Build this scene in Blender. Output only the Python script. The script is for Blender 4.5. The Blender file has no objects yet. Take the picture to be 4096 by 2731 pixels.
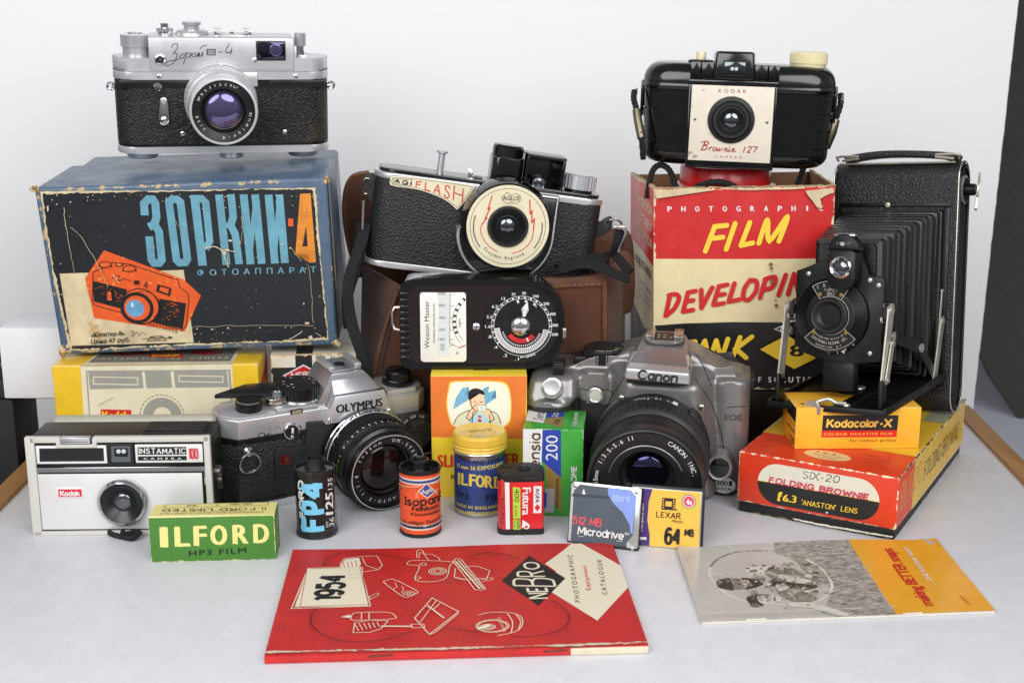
import bpy, bmesh, math, random
from mathutils import Matrix, Vector
random.seed(7)
R = math.radians
S = bpy.context.scene
COL = S.collection

# ---------------------------------------------------------------- camera, world, lamps, exposure
cam = bpy.data.cameras.new('camera'); co = bpy.data.objects.new('camera', cam); COL.objects.link(co)
co.location = (0, 0, .30); co.rotation_euler = (R(76), 0, 0)
cam.sensor_width = 36; cam.lens = 36*5200/4096; cam.clip_start = .02; cam.clip_end = 60
cam.dof.use_dof = True; cam.dof.focus_distance = .80; cam.dof.aperture_fstop = 16
S.camera = co
S.view_settings.view_transform = 'Standard'; S.view_settings.look = 'None'
S.view_settings.exposure = 0; S.view_settings.gamma = 1
S.render.engine = 'CYCLES'
S.cycles.use_denoising = True
S.cycles.max_bounces = 8
S.cycles.caustics_reflective = False; S.cycles.caustics_refractive = False
W = bpy.data.worlds.new('World'); S.world = W; W.use_nodes = True
wn = W.node_tree.nodes; wl = W.node_tree.links
bg = wn['Background']; tc = wn.new('ShaderNodeTexCoord'); sx = wn.new('ShaderNodeSeparateXYZ'); rp = wn.new('ShaderNodeValToRGB')
mr = wn.new('ShaderNodeMapRange'); mr.inputs[1].default_value = -1; mr.inputs[2].default_value = 1
wl.new(tc.outputs['Generated'], sx.inputs[0]); wl.new(sx.outputs[2], mr.inputs[0]); wl.new(mr.outputs[0], rp.inputs[0]); wl.new(rp.outputs[0], bg.inputs[0])
e = rp.color_ramp.elements
e[0].position = .32; e[0].color = (.12, .12, .125, 1); e[1].position = .82; e[1].color = (.34, .34, .36, 1); q = rp.color_ramp.elements.new(.60); q.color = (.62, .62, .64, 1)
bg.inputs[1].default_value = .72
def softbox(name, loc, aim, size, power, col=(1, 1, 1)):
    l = bpy.data.lights.new(name, 'AREA'); l.shape = 'DISK'; l.size = size; l.energy = power; l.color = col
    o = bpy.data.objects.new(name, l); COL.objects.link(o); o.location = loc
    o.rotation_euler = (Vector(aim)-Vector(loc)).to_track_quat('-Z', 'Y').to_euler()
softbox('softbox_lamp', (-.55, -.30, .84), (-.03, .95, .20), 1.0, 12.4)
softbox('softbox_lamp', (.55, -.28, .84), (.05, .95, .20), 1.0, 12.2)

# ---------------------------------------------------------------- materials
def lin(c):
    return tuple(((x/255)/12.92 if x/255 <= .04045 else ((x/255+.055)/1.055)**2.4) for x in c)+(1,)
class NT:
    def __init__(s, name):
        s.m = bpy.data.materials.new(name); s.m.use_nodes = True; s.n = s.m.node_tree.nodes; s.l = s.m.node_tree.links
        s.b = s.n['Principled BSDF']; s.tc = None
    def put(s, sock, v):
        if hasattr(v, 'is_linked') or isinstance(v, bpy.types.NodeSocket): s.l.new(v, sock)
        else: sock.default_value = v
    def math(s, op, a, b=0., c=None, clamp=False):
        n = s.n.new('ShaderNodeMath'); n.operation = op; n.use_clamp = clamp
        s.put(n.inputs[0], a); s.put(n.inputs[1], b)
        if c is not None: s.put(n.inputs[2], c)
        return n.outputs[0]
    def obj(s):
        if not s.tc: s.tc = s.n.new('ShaderNodeTexCoord')
        return s.tc.outputs['Object']
    def vmap(s, scale=(1, 1, 1), rot=(0, 0, 0)):
        n = s.n.new('ShaderNodeMapping'); n.inputs['Scale'].default_value = scale; n.inputs['Rotation'].default_value = rot
        s.l.new(s.obj(), n.inputs[0]); return n.outputs[0]
    def noise(s, scale, detail=4, rough=.55, vec=None, dist=0):
        n = s.n.new('ShaderNodeTexNoise'); n.inputs['Scale'].default_value = scale; n.inputs['Detail'].default_value = detail
        n.inputs['Roughness'].default_value = rough; n.inputs['Distortion'].default_value = dist
        s.l.new(vec or s.obj(), n.inputs['Vector']); return n.outputs[0]
    def voro(s, scale, feature='F1', vec=None):
        n = s.n.new('ShaderNodeTexVoronoi'); n.feature = feature; n.inputs['Scale'].default_value = scale
        s.l.new(vec or s.obj(), n.inputs['Vector']); return n.outputs['Distance']
    def ramp(s, v, a, b, x=0., y=1.):
        n = s.n.new('ShaderNodeMapRange'); s.put(n.inputs[0], v)
        for i, q in enumerate((a, b, x, y)): n.inputs[i+1].default_value = q
        return n.outputs[0]
    def mix(s, f, a, b):
        n = s.n.new('ShaderNodeMix'); n.data_type = 'RGBA'
        s.put(n.inputs[0], f); s.put(n.inputs[6], a); s.put(n.inputs[7], b); return n.outputs[2]
    def bump(s, h, strength, dist=.0004):
        n = s.n.new('ShaderNodeBump'); n.inputs['Strength'].default_value = strength; n.inputs['Distance'].default_value = dist
        s.l.new(h, n.inputs['Height']); s.l.new(n.outputs[0], s.b.inputs['Normal'])
_mc = {}
def mat(name, col, rough=.5, metal=0., spec=.5, coat=0., mottle=0., bump=0., bscale=900, rvar=0., stain=None, sheen=0.):
    """plain surface: tone mottling, fine bump and uneven gloss, all procedural"""
    if name in _mc: return _mc[name]
    t = NT(name); b = t.b; c = lin(col)
    b.inputs['Roughness'].default_value = rough; b.inputs['Metallic'].default_value = metal
    b.inputs['Specular IOR Level'].default_value = spec; b.inputs['Coat Weight'].default_value = coat; b.inputs['Coat Roughness'].default_value = .08
    if sheen: b.inputs['Sheen Weight'].default_value = sheen
    cc = c
    if mottle:
        k = lin([max(0, x*(1-mottle)) for x in col])
        cc = t.mix(t.ramp(t.noise(60, 6, .65), .35, .7), c, k)
    if stain:
        cc = t.mix(t.ramp(t.noise(stain[1], 5, .6), stain[2], stain[2]+.08), cc, lin(stain[0]))
    t.put(b.inputs['Base Color'], cc)
    if rvar: t.put(b.inputs['Roughness'], t.ramp(t.noise(90, 5), .3, .75, max(.02, rough-rvar), rough+rvar))
    if bump: t.bump(t.noise(bscale, 3), bump)
    _mc[name] = t.m; return t.m
def card(name, col, dims, wear=.8, paper=(214, 200, 168), rough=.42, fleck=0., mottle=.10, dark=None, coat=0.):
    """printed cardboard, rubbed to bare paper along the edges of the box dims=(x0,x1,y0,y1,z0,z1) in mm"""
    if name in _mc: return _mc[name]
    t = NT(name); b = t.b; c = lin(col)
    sp = t.n.new('ShaderNodeSeparateXYZ'); t.l.new(t.obj(), sp.inputs[0]); d = []
    for i in range(3):
        lo, hi = dims[2*i]/1000, dims[2*i+1]/1000
        d.append(t.math('SUBTRACT', (hi-lo)/2, t.math('ABSOLUTE', t.math('SUBTRACT', sp.outputs[i], (lo+hi)/2))))
    mid = t.math('MAXIMUM', t.math('MINIMUM', d[0], d[1]), t.math('MINIMUM', t.math('MAXIMUM', d[0], d[1]), d[2]))
    nz = t.math('MULTIPLY', t.ramp(t.noise(130, 8, .7), .42, .75), wear*.0032)
    m = t.ramp(t.math('SUBTRACT', nz, mid), -.00005, .00025)
    if fleck:
        m = t.math('MAXIMUM', m, t.ramp(t.noise(420, 6, .75), .74-fleck*.1, .78-fleck*.1))
    k = lin([x*(1-mottle) for x in col])
    cc = t.mix(t.ramp(t.noise(55, 7, .65), .35, .72), c, k)
    if dark: cc = t.mix(t.ramp(t.noise(28, 7, .7), .55, .75, 0, .5), cc, lin(dark))
    t.put(b.inputs['Base Color'], t.mix(m, cc, lin(paper)))
    t.put(b.inputs['Roughness'], t.math('ADD', t.ramp(t.noise(70, 4), .3, .7, rough-.08, rough+.1), t.math('MULTIPLY', m, .3), clamp=True))
    b.inputs['Coat Weight'].default_value = coat; b.inputs['Coat Roughness'].default_value = .2
    t.bump(t.math('ADD', t.noise(350, 4), t.math('MULTIPLY', m, -.6)), .18, .0003)
    _mc[name] = t.m; return t.m
def leather(name, col=(26, 26, 27), scale=620, strength=.9, rough=.42, stretch=(1, 1, 1), rot=(0, 0, 0), patch=None, dist=.0005):
    if name in _mc: return _mc[name]
    t = NT(name); b = t.b
    v = t.vmap(stretch, rot)
    nz = t.n.new('ShaderNodeTexNoise'); nz.inputs['Scale'].default_value = scale*.8; t.l.new(v, nz.inputs['Vector'])
    add = t.n.new('ShaderNodeVectorMath'); add.operation = 'MULTIPLY_ADD'; t.l.new(nz.outputs['Color'], add.inputs[0]); add.inputs[1].default_value = (.0022,)*3; t.l.new(v, add.inputs[2])
    h = t.math('ADD', t.ramp(t.voro(scale, 'DISTANCE_TO_EDGE', add.outputs[0]), 0, .35), t.math('MULTIPLY', t.noise(scale*2.2, 3), .35))
    c = lin(col); cc = t.mix(t.ramp(t.noise(45, 5), .35, .7), c, lin([x*1.35 for x in col]))
    if patch: cc = t.mix(t.math('MULTIPLY', t.ramp(t.noise(26, 6, .6), .52, .72), .75), cc, lin(patch))
    t.put(b.inputs['Base Color'], cc); b.inputs['Roughness'].default_value = rough
    t.bump(h, strength, dist); _mc[name] = t.m; return t.m
def cloth(name, col, scale=1100, rough=.85, strength=.8):
    if name in _mc: return _mc[name]
    t = NT(name); b = t.b
    w1 = t.n.new('ShaderNodeTexWave'); w1.bands_direction = 'X'; w1.inputs['Scale'].default_value = scale*.32
    w2 = t.n.new('ShaderNodeTexWave'); w2.bands_direction = 'Z'; w2.inputs['Scale'].default_value = scale*.32
    v = t.vmap((1, 1, 1), (0, R(30), 0))
    for w in (w1, w2): w.inputs['Distortion'].default_value = 1.2; w.inputs['Detail'].default_value = 2; t.l.new(v, w.inputs['Vector'])
    h = t.math('MULTIPLY', w1.outputs['Fac'], w2.outputs['Fac'])
    f = t.math('ADD', t.math('MULTIPLY', h, .6), t.math('MULTIPLY', t.noise(50, 6, .7), .55), clamp=True)
    t.put(b.inputs['Base Color'], t.mix(f, lin([x*.62 for x in col]), lin([min(255, x*1.12) for x in col])))
    b.inputs['Roughness'].default_value = rough; b.inputs['Sheen Weight'].default_value = .15
    t.bump(h, strength, .0006); _mc[name] = t.m; return t.m
def wood(name, c1, c2):
    if name in _mc: return _mc[name]
    t = NT(name); v = t.vmap((60, 4, 60))
    t.put(t.b.inputs['Base Color'], t.mix(t.ramp(t.noise(2.2, 8, .65, v, .8), .3, .72), lin(c1), lin(c2)))
    t.b.inputs['Roughness'].default_value = .6; t.bump(t.noise(6, 6, .6, v), .25, .0004); _mc[name] = t.m; return t.m

# ---------------------------------------------------------------- geometry helpers, all in millimetres
I4 = Matrix.Identity(4)
def fr(o, x=(1, 0, 0), y=(0, 0, 1)):
    """frame: local x along x, local y along y, local z = outward normal"""
    x = Vector(x).normalized(); y = Vector(y); y = (y-x*y.dot(x)).normalized(); z = x.cross(y)
    m = Matrix((x, y, z)).transposed().to_4x4(); m.translation = Vector(o); return m
FRONT = fr((0, 0, 0)); TOP = fr((0, 0, 0), (1, 0, 0), (0, 1, 0))
def front(x, y, z): return fr((x, y, z))
def top(x, y, z): return fr((x, y, z), (1, 0, 0), (0, 1, 0))
def T(x, y, z): return Matrix.Translation((x, y, z))
def RX(a): return Matrix.Rotation(R(a), 4, 'X')
def RY(a): return Matrix.Rotation(R(a), 4, 'Y')
def RZ(a): return Matrix.Rotation(R(a), 4, 'Z')
def arc(cx, cy, r, a0, a1, n=12, ry=None):
    return [(cx+r*math.cos(R(a0+(a1-a0)*i/n)), cy+(ry or r)*math.sin(R(a0+(a1-a0)*i/n))) for i in range(n+1)]
def rrect(x0, y0, x1, y1, r, n=5):
    if not hasattr(r, '__len__'): r = (r,)*4          # bl br tr tl
    p = []
    for (cx, cy, q, a) in ((x0+r[0], y0+r[0], r[0], 180), (x1-r[1], y0+r[1], r[1], 270), (x1-r[2], y1-r[2], r[2], 0), (x0+r[3], y1-r[3], r[3], 90)):
        p += arc(cx, cy, q, a, a+90, n) if q > 0 else [(cx, cy)]
    return p
def smooth(pts, n=6, closed=False):
    """Catmull-Rom through the points"""
    P = [Vector(p) for p in pts]; out = []; k = len(P)
    if k < 3: return [tuple(p) for p in P]
    for i in range(k if closed else k-1):
        g = lambda j: P[j % k] if closed else P[max(0, min(k-1, j))]
        a, b, c, d = g(i-1), g(i), g(i+1), g(i+2)
        for s in range(n):
            t = s/n
            out.append(tuple(.5*((2*b)+(c-a)*t+(2*a-5*b+4*c-d)*t*t+(3*b-a-3*c+d)*t**3)))
    if not closed: out.append(tuple(P[-1]))
    return out
def jag(pts, amp, step=2.2, rnd=random):
    """torn, uneven outline"""
    out = []; k = len(pts); w = 0.
    for i in range(k):
        a = Vector(pts[i]); b = Vector(pts[(i+1) % k]); L = (b-a).length; n = max(1, int(L/step*1.7)); nn = Vector((-(b-a).y, (b-a).x)).normalized() if L else Vector((0, 0))
        for j in range(n):
            w = w*.72+rnd.uniform(-amp, amp)*.42; q = w+rnd.uniform(-amp, amp)*.28+(rnd.uniform(-1.6, 1.6)*amp if rnd.random() < .05 else 0)
            out.append(tuple(a+(b-a)*(j/n)+nn*q))
    return out
def homog(src, dst):
    import numpy as np
    A = []; B = []
    for (x, y), (X, Y) in zip(src, dst):
        A.append([x, y, 1, 0, 0, 0, -X*x, -X*y]); B.append(X); A.append([0, 0, 0, x, y, 1, -Y*x, -Y*y]); B.append(Y)
    h = np.linalg.solve(np.array(A, float), np.array(B, float))
    return lambda x, y: ((h[0]*x+h[1]*y+h[2])/(h[6]*x+h[7]*y+1), (h[3]*x+h[4]*y+h[5])/(h[6]*x+h[7]*y+1))
class MB:
    """collects faces with materials; build() links them as ONE mesh object"""
    def __init__(s): s.v = []; s.f = []; s.k = []; s.mats = []; s.X = I4.copy()
    def raw(s, vs, fs, m, M=I4):
        if m not in s.mats: s.mats.append(m)
        b = len(s.v); A = s.X @ M; s.v += [A @ Vector(p) for p in vs]; k = s.mats.index(m)
        flip = A.determinant() < 0
        for f in fs: s.f.append([b+i for i in (f[::-1] if flip else f)]); s.k.append(k)
        return s
    def bm(s, b, m, M=I4):
        b.verts.index_update(); s.raw([v.co.copy() for v in b.verts], [[v.index for v in f.verts] for f in b.faces], m, M); b.free(); return s
    def box(s, x0, x1, y0, y1, z0, z1, m, bev=.5, seg=2, M=I4):
        b = bmesh.new(); bmesh.ops.create_cube(b, size=1)
        for v in b.verts: v.co = Vector(((x0+x1)/2+v.co.x*(x1-x0), (y0+y1)/2+v.co.y*(y1-y0), (z0+z1)/2+v.co.z*(z1-z0)))
        if bev: bmesh.ops.bevel(b, geom=b.edges[:], offset=min(bev, .49*min(abs(x1-x0), abs(y1-y0), abs(z1-z0))), segments=seg, affect='EDGES', profile=.5)
        return s.bm(b, m, M)
    def hexa(s, c, m, bev=.5, seg=2, M=I4):
        """eight corners LFB RFB RBB LBB LFT RFT RBT LBT"""
        b = bmesh.new(); v = [b.verts.new(p) for p in c]
        for f in ((0, 3, 2, 1), (4, 5, 6, 7), (0, 1, 5, 4), (1, 2, 6, 5), (2, 3, 7, 6), (3, 0, 4, 7)): b.faces.new([v[i] for i in f])
        if bev: bmesh.ops.bevel(b, geom=b.edges[:], offset=bev, segments=seg, affect='EDGES', profile=.5)
        return s.bm(b, m, M)
    def prism(s, pts, z0, z1, m, bev=0, seg=2, M=I4, both=True):
        """outline in the frame's xy, extruded along its z (normal), cap edges rounded"""
        area = sum(pts[i-1][0]*pts[i][1]-pts[i][0]*pts[i-1][1] for i in range(len(pts)))
        if area < 0: pts = pts[::-1]
        q = []
        for p in pts:
            if not q or (Vector(p)-Vector(q[-1])).length > 1e-4: q.append(p)
        if (Vector(q[0])-Vector(q[-1])).length < 1e-4: q.pop()
        b = bmesh.new(); n = len(q)
        lo = [b.verts.new((x, y, z0)) for x, y in q]; hi = [b.verts.new((x, y, z1)) for x, y in q]
        ft = b.faces.new(hi); fb = b.faces.new(lo[::-1])
        for i in range(n): b.faces.new((lo[i], lo[(i+1) % n], hi[(i+1) % n], hi[i]))
        if bev:
            es = list(ft.edges)+(list(fb.edges) if both else [])
            bmesh.ops.bevel(b, geom=es, offset=bev, segments=seg, affect='EDGES', profile=.5, clamp_overlap=True)
        return s.bm(b, m, M)
    def lathe(s, prof, m, seg=40, M=I4, a0=0, a1=360):
        """profile [(r, z[, material])] turned about the frame's z"""
        full = a1-a0 >= 360; n = seg if full else seg+1; cur = m
        for i in range(len(prof)-1):
            (r0, z0), (r1, z1) = prof[i][:2], prof[i+1][:2]
            if len(prof[i]) > 2: cur = prof[i][2]
            vs = []; fs = []
            for k in range(n):
                a = R(a0+(a1-a0)*k/seg); c, d = math.cos(a), math.sin(a); vs += [(r0*c, r0*d, z0), (r1*c, r1*d, z1)]
            for k in range(seg):
                j = (k+1) % n
                if r0 < 1e-6: fs.append((2*k, 2*j+1, 2*k+1))
                elif r1 < 1e-6: fs.append((2*k, 2*j, 2*k+1))
                else: fs.append((2*k, 2*j, 2*j+1, 2*k+1))
            s.raw(vs, fs, cur, M)
        return s
    def knurl(s, r, z0, z1, n, depth, m, M=I4, duty=.55, cap=True):
        """ribbed cylinder wall with n teeth and a flat cap"""
        pts = []
        for i in range(n):
            a = 2*math.pi*i/n; w = math.pi/n
            for (da, rr) in ((-w*duty*.7, r), (w*duty*.7, r), (w*(.5+duty*.45), r-depth), (w*(1.5-duty*.45), r-depth)): pts.append((rr*math.cos(a+da), rr*math.sin(a+da)))
        if not cap:
            k = len(pts); return s.raw([(x, y, z) for z in (z0, z1) for x, y in pts], [(i, (i+1) % k, k+(i+1) % k, k+i) for i in range(k)], m, M)
        return s.prism(pts, z0, z1, m, 0, M=M)
    def tube(s, pts, r, m, seg=8, closed=False, M=I4, flat=None):
        P = [Vector(p) for p in pts]; n = len(P); vs = []; fs = []; up = Vector((0, 0, 1)); N = None
        for i, p in enumerate(P):
            t = (P[(i+1) % n]-P[i-1]) if closed else (P[min(i+1, n-1)]-P[max(i-1, 0)])
            t.normalize()
            if N is None:
                N = t.cross(up) if abs(t.dot(up)) < .95 else t.cross(Vector((1, 0, 0)))
            N = (N-t*N.dot(t)).normalized(); B = t.cross(N)
            rr = r[i] if hasattr(r, '__len__') else r
            for k in range(seg):
                a = 2*math.pi*k/seg; u = math.cos(a)*rr; w = math.sin(a)*(flat if flat else rr)
                vs.append(p+N*u+B*w)
        for i in range(n if closed else n-1):
            j = (i+1) % n
            for k in range(seg): fs.append((i*seg+k, i*seg+(k+1) % seg, j*seg+(k+1) % seg, j*seg+k))
        if not closed: fs += [tuple(range(seg))[::-1], tuple((n-1)*seg+k for k in range(seg))]
        return s.raw(vs, fs, m, M)
    def loft(s, rings, m, M=I4, cap=True):
        n = len(rings[0]); vs = [p for r in rings for p in r]; fs = []
        for i in range(len(rings)-1):
            for k in range(n): fs.append((i*n+k, i*n+(k+1) % n, (i+1)*n+(k+1) % n, (i+1)*n+k))
        if cap: fs += [tuple(range(n))[::-1], tuple((len(rings)-1)*n+k for k in range(n))]
        return s.raw(vs, fs, m, M)
    def build(s, name, parent=None, sharp=32, weld=True):
        me = bpy.data.meshes.new(name); me.from_pydata([v*.001 for v in s.v], [], s.f)
        for m in s.mats: me.materials.append(m)
        me.polygons.foreach_set('material_index', s.k)
        if weld:
            b = bmesh.new(); b.from_mesh(me); bmesh.ops.remove_doubles(b, verts=b.verts, dist=2e-6); b.to_mesh(me); b.free()
        me.polygons.foreach_set('use_smooth', [True]*len(me.polygons)); me.set_sharp_from_angle(angle=R(sharp)); me.update()
        o = bpy.data.objects.new(name, me); COL.objects.link(o)
        if parent: o.parent = parent
        return o

# ---- stroke alphabet for display lettering: cap height 6, x height 4; '~' marks a curved stroke
G = {'A': (4, '0,0 2,6 4,0;.7,2 3.3,2'), 'B': (3.6, '0,0 0,6;~0,6 1.8,6 3.1,5.6 3.2,4.4 2.6,3.4 0,3.2;~0,3.2 2.2,3.2 3.5,2.6 3.6,1.4 3,.2 1.6,0 0,0'),
     'C': (4, '~4,4.8 3.2,5.8 2,6 .7,5.3 0,3 .7,.7 2,0 3.2,.2 4,1.2'), 'D': (4, '0,0 0,6;~0,6 1.5,6 3.3,5.2 4,3 3.3,.8 1.5,0 0,0'),
     'E': (3.3, '3.3,6 0,6 0,0 3.3,0;0,3.1 2.7,3.1'), 'F': (3.2, '3.2,6 0,6 0,0;0,3.1 2.6,3.1'), 'G': (4.2, '~4,4.8 3.2,5.8 2,6 .7,5.3 0,3 .7,.7 2,0 3.3,.2 4.1,1;4.1,1 4.1,2.7 2.4,2.7'),
     'H': (4, '0,0 0,6;4,0 4,6;0,3 4,3'), 'I': (0, '0,0 0,6'), 'J': (2.6, '~2.6,6 2.6,1.5 1.6,0 .4,.2 0,1.2'), 'K': (3.9, '0,0 0,6;3.7,6 .2,2.6;1.3,3.6 3.9,0'), 'L': (3.1, '0,6 0,0 3.1,0'),
     'M': (4.8, '0,0 .3,6 2.4,1.2 4.5,6 4.8,0'), 'N': (4, '0,0 0,6 4,0 4,6'), 'O': (4.4, '~2.2,6 .7,5.3 0,3 .7,.7 2.2,0 3.7,.7 4.4,3 3.7,5.3 2.2,6'),
     'P': (3.5, '0,0 0,6;~0,6 1.9,6 3.2,5.6 3.5,4.4 3.1,3.2 1.8,2.7 0,2.7'), 'R': (3.8, '0,0 0,6;~0,6 1.9,6 3.2,5.6 3.5,4.5 3.1,3.4 1.8,3 0,3;1.6,3 3.8,0'),
     'S': (3.6, '~3.4,5 2.8,5.8 1.8,6 .5,5.6 .2,4.5 .9,3.5 2.6,2.7 3.5,1.7 3,.4 1.8,0 .6,.3 0,1.2'), 'T': (4, '2,0 2,6;0,6 4,6'), 'U': (4, '~0,6 0,2 .6,.5 2,0 3.4,.5 4,2 4,6'),
     'V': (4, '0,6 2,0 4,6'), 'W': (5.8, '0,6 1.4,0 2.9,5.2 4.4,0 5.8,6'), 'X': (4, '0,0 4,6;0,6 4,0'), 'Y': (4, '0,6 2,2.8 4,6;2,2.8 2,0'), 'Z': (3.8, '0,6 3.8,6 0,0 3.8,0'),
     '0': (3.8, '~1.9,6 .5,5.3 0,3 .5,.7 1.9,0 3.3,.7 3.8,3 3.3,5.3 1.9,6'), '1': (1.2, '0,4.9 1.2,6 1.2,0'), '2': (3.6, '~.1,4.6 .6,5.7 1.8,6 3.2,5.5 3.4,4.3 2.6,2.9 .8,1.1 0,0;0,0 3.6,0'),
     '3': (3.5, '~.1,5 .8,5.8 1.8,6 3.1,5.5 3.2,4.3 2.5,3.3 1.4,3.1;~1.4,3.1 2.7,2.9 3.5,1.8 3.1,.5 1.7,0 .6,.3 0,1.2'), '4': (4, '3,0 3,6 0,1.8 4,1.8'),
     '5': (3.6, '3.3,6 .5,6 .2,3.2;~.2,3.2 1.5,3.8 3,3.4 3.6,2 3,.5 1.7,0 .5,.3 0,1.1'), '6': (3.7, '~3.3,5.2 2.6,5.9 1.6,5.9 .5,4.9 0,2.6 .4,.7 1.8,0 3.2,.5 3.7,1.9 3.2,3.2 1.9,3.7 .6,3.1 .1,2'),
     '7': (3.6, '0,6 3.6,6 1.2,0'), '8': (3.6, '~1.8,6 .5,5.5 .3,4.4 1.2,3.3 3,2.5 3.5,1.4 2.9,.3 1.8,0 .6,.3 .1,1.4 .6,2.5 2.4,3.3 3.3,4.4 3.1,5.5 1.8,6'),
     '9': (3.7, '~.4,.8 1.2,.1 2.2,.1 3.2,1.1 3.7,3.4 3.3,5.3 1.9,6 .5,5.5 0,4.1 .5,2.8 1.8,2.3 3.1,2.9 3.6,4'),
     'a': (2.9, '2.9,4 2.9,0;~2.9,3 2,4 .9,3.8 0,2 .9,.2 2,0 2.9,1'), 'c': (2.8, '~2.8,3.2 2,4 1.2,3.9 0,2 1.2,.1 2,0 2.8,.8'), 'd': (3, '3,6.2 3,0;~3,3 2,4 .9,3.8 0,2 .9,.2 2,0 3,1'),
     'e': (3, '~0,2.1 3,2.1 2.7,3.5 1.6,4 .5,3.5 0,2 .5,.5 1.7,0 2.9,.7'), 'f': (2, '~.7,0 .7,4.8 1.2,6 2.1,5.8;0,4 1.8,4'), 'g': (3, '3,4 3,-.8;~3,-.8 2.4,-1.8 1.3,-2 .3,-1.5;~3,3 2,4 .9,3.8 0,2 .9,.2 2,0 3,1'),
     'i': (0, '0,0 0,4;0,5.3 0,5.7'), 'k': (3, '0,0 0,6.2;2.8,4 .2,1.8;1.1,2.6 3,0'), 'l': (0, '0,0 0,6.2'), 'm': (4.8, '0,0 0,4;~0,3 1,4 2,3.8 2.4,3;2.4,3 2.4,0;~2.4,3 3.4,4 4.4,3.8 4.8,3;4.8,3 4.8,0'),
     'n': (2.8, '0,0 0,4;~0,3 1.2,4 2.4,3.8 2.8,2.9;2.8,2.9 2.8,0'), 'o': (3, '~1.5,4 .4,3.4 0,2 .4,.6 1.5,0 2.6,.6 3,2 2.6,3.4 1.5,4'), 'p': (3, '0,4 0,-2;~0,3 1,4 2.1,3.8 3,2 2.1,.2 1,0 0,1'),
     'r': (1.9, '0,0 0,4;~0,2.6 .8,3.8 1.9,3.9'), 's': (2.5, '~2.4,3.3 1.7,4 .6,3.8 .2,3 1,2.2 2.2,1.5 2.3,.5 1.4,0 .5,.1 0,.8'), 't': (1.9, '~.8,5.4 .8,1 1.2,.1 1.9,.2;0,4 1.8,4'),
     'u': (2.8, '~0,4 0,1.2 .6,.1 1.6,0 2.8,1.2;2.8,4 2.8,0'), 'v': (2.8, '0,4 1.4,0 2.8,4'), 'x': (2.8, '0,0 2.8,4;0,4 2.8,0'), '-': (1.8, '0,2.3 1.8,2.3'), '.': (0, '0,0 0,.3'), "'": (0, '0,5 0,6'), '/': (2.4, '0,0 2.4,6'), ' ': (1.4, '')}
def glyphs(txt, gap=1.3):
    """[(points, x)] of a line of stroke lettering and its width"""
    out = []; x = 0
    for ch in txt:
        w, d = G.get(ch) or G.get(ch.upper()) or (2, '')
        for s in filter(None, d.split(';')):
            cv = s[0] == '~'; p = [tuple(float(q) for q in a.split(',')) for a in s.strip('~').split()]
            out.append([(a+x, b) for a, b in (smooth(p, 5) if cv else p)])
        x += w+gap
    return out, x-gap
_ft = {}
def font_mesh(txt, bold, spacing):
    k = (txt, bold, spacing)
    if k not in _ft:
        c = bpy.data.curves.new('t', 'FONT'); c.body = txt; c.size = 1; c.offset = bold; c.space_character = spacing; c.resolution_u = 3; c.fill_mode = 'FRONT'
        o = bpy.data.objects.new('t', c); COL.objects.link(o); bpy.context.view_layer.update()
        me = o.evaluated_get(bpy.context.evaluated_depsgraph_get()).to_mesh()
        _ft[k] = ([tuple(v.co.xy) for v in me.vertices], [list(p.vertices) for p in me.polygons])
        bpy.data.objects.remove(o); bpy.data.curves.remove(c)
    return _ft[k]
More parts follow.
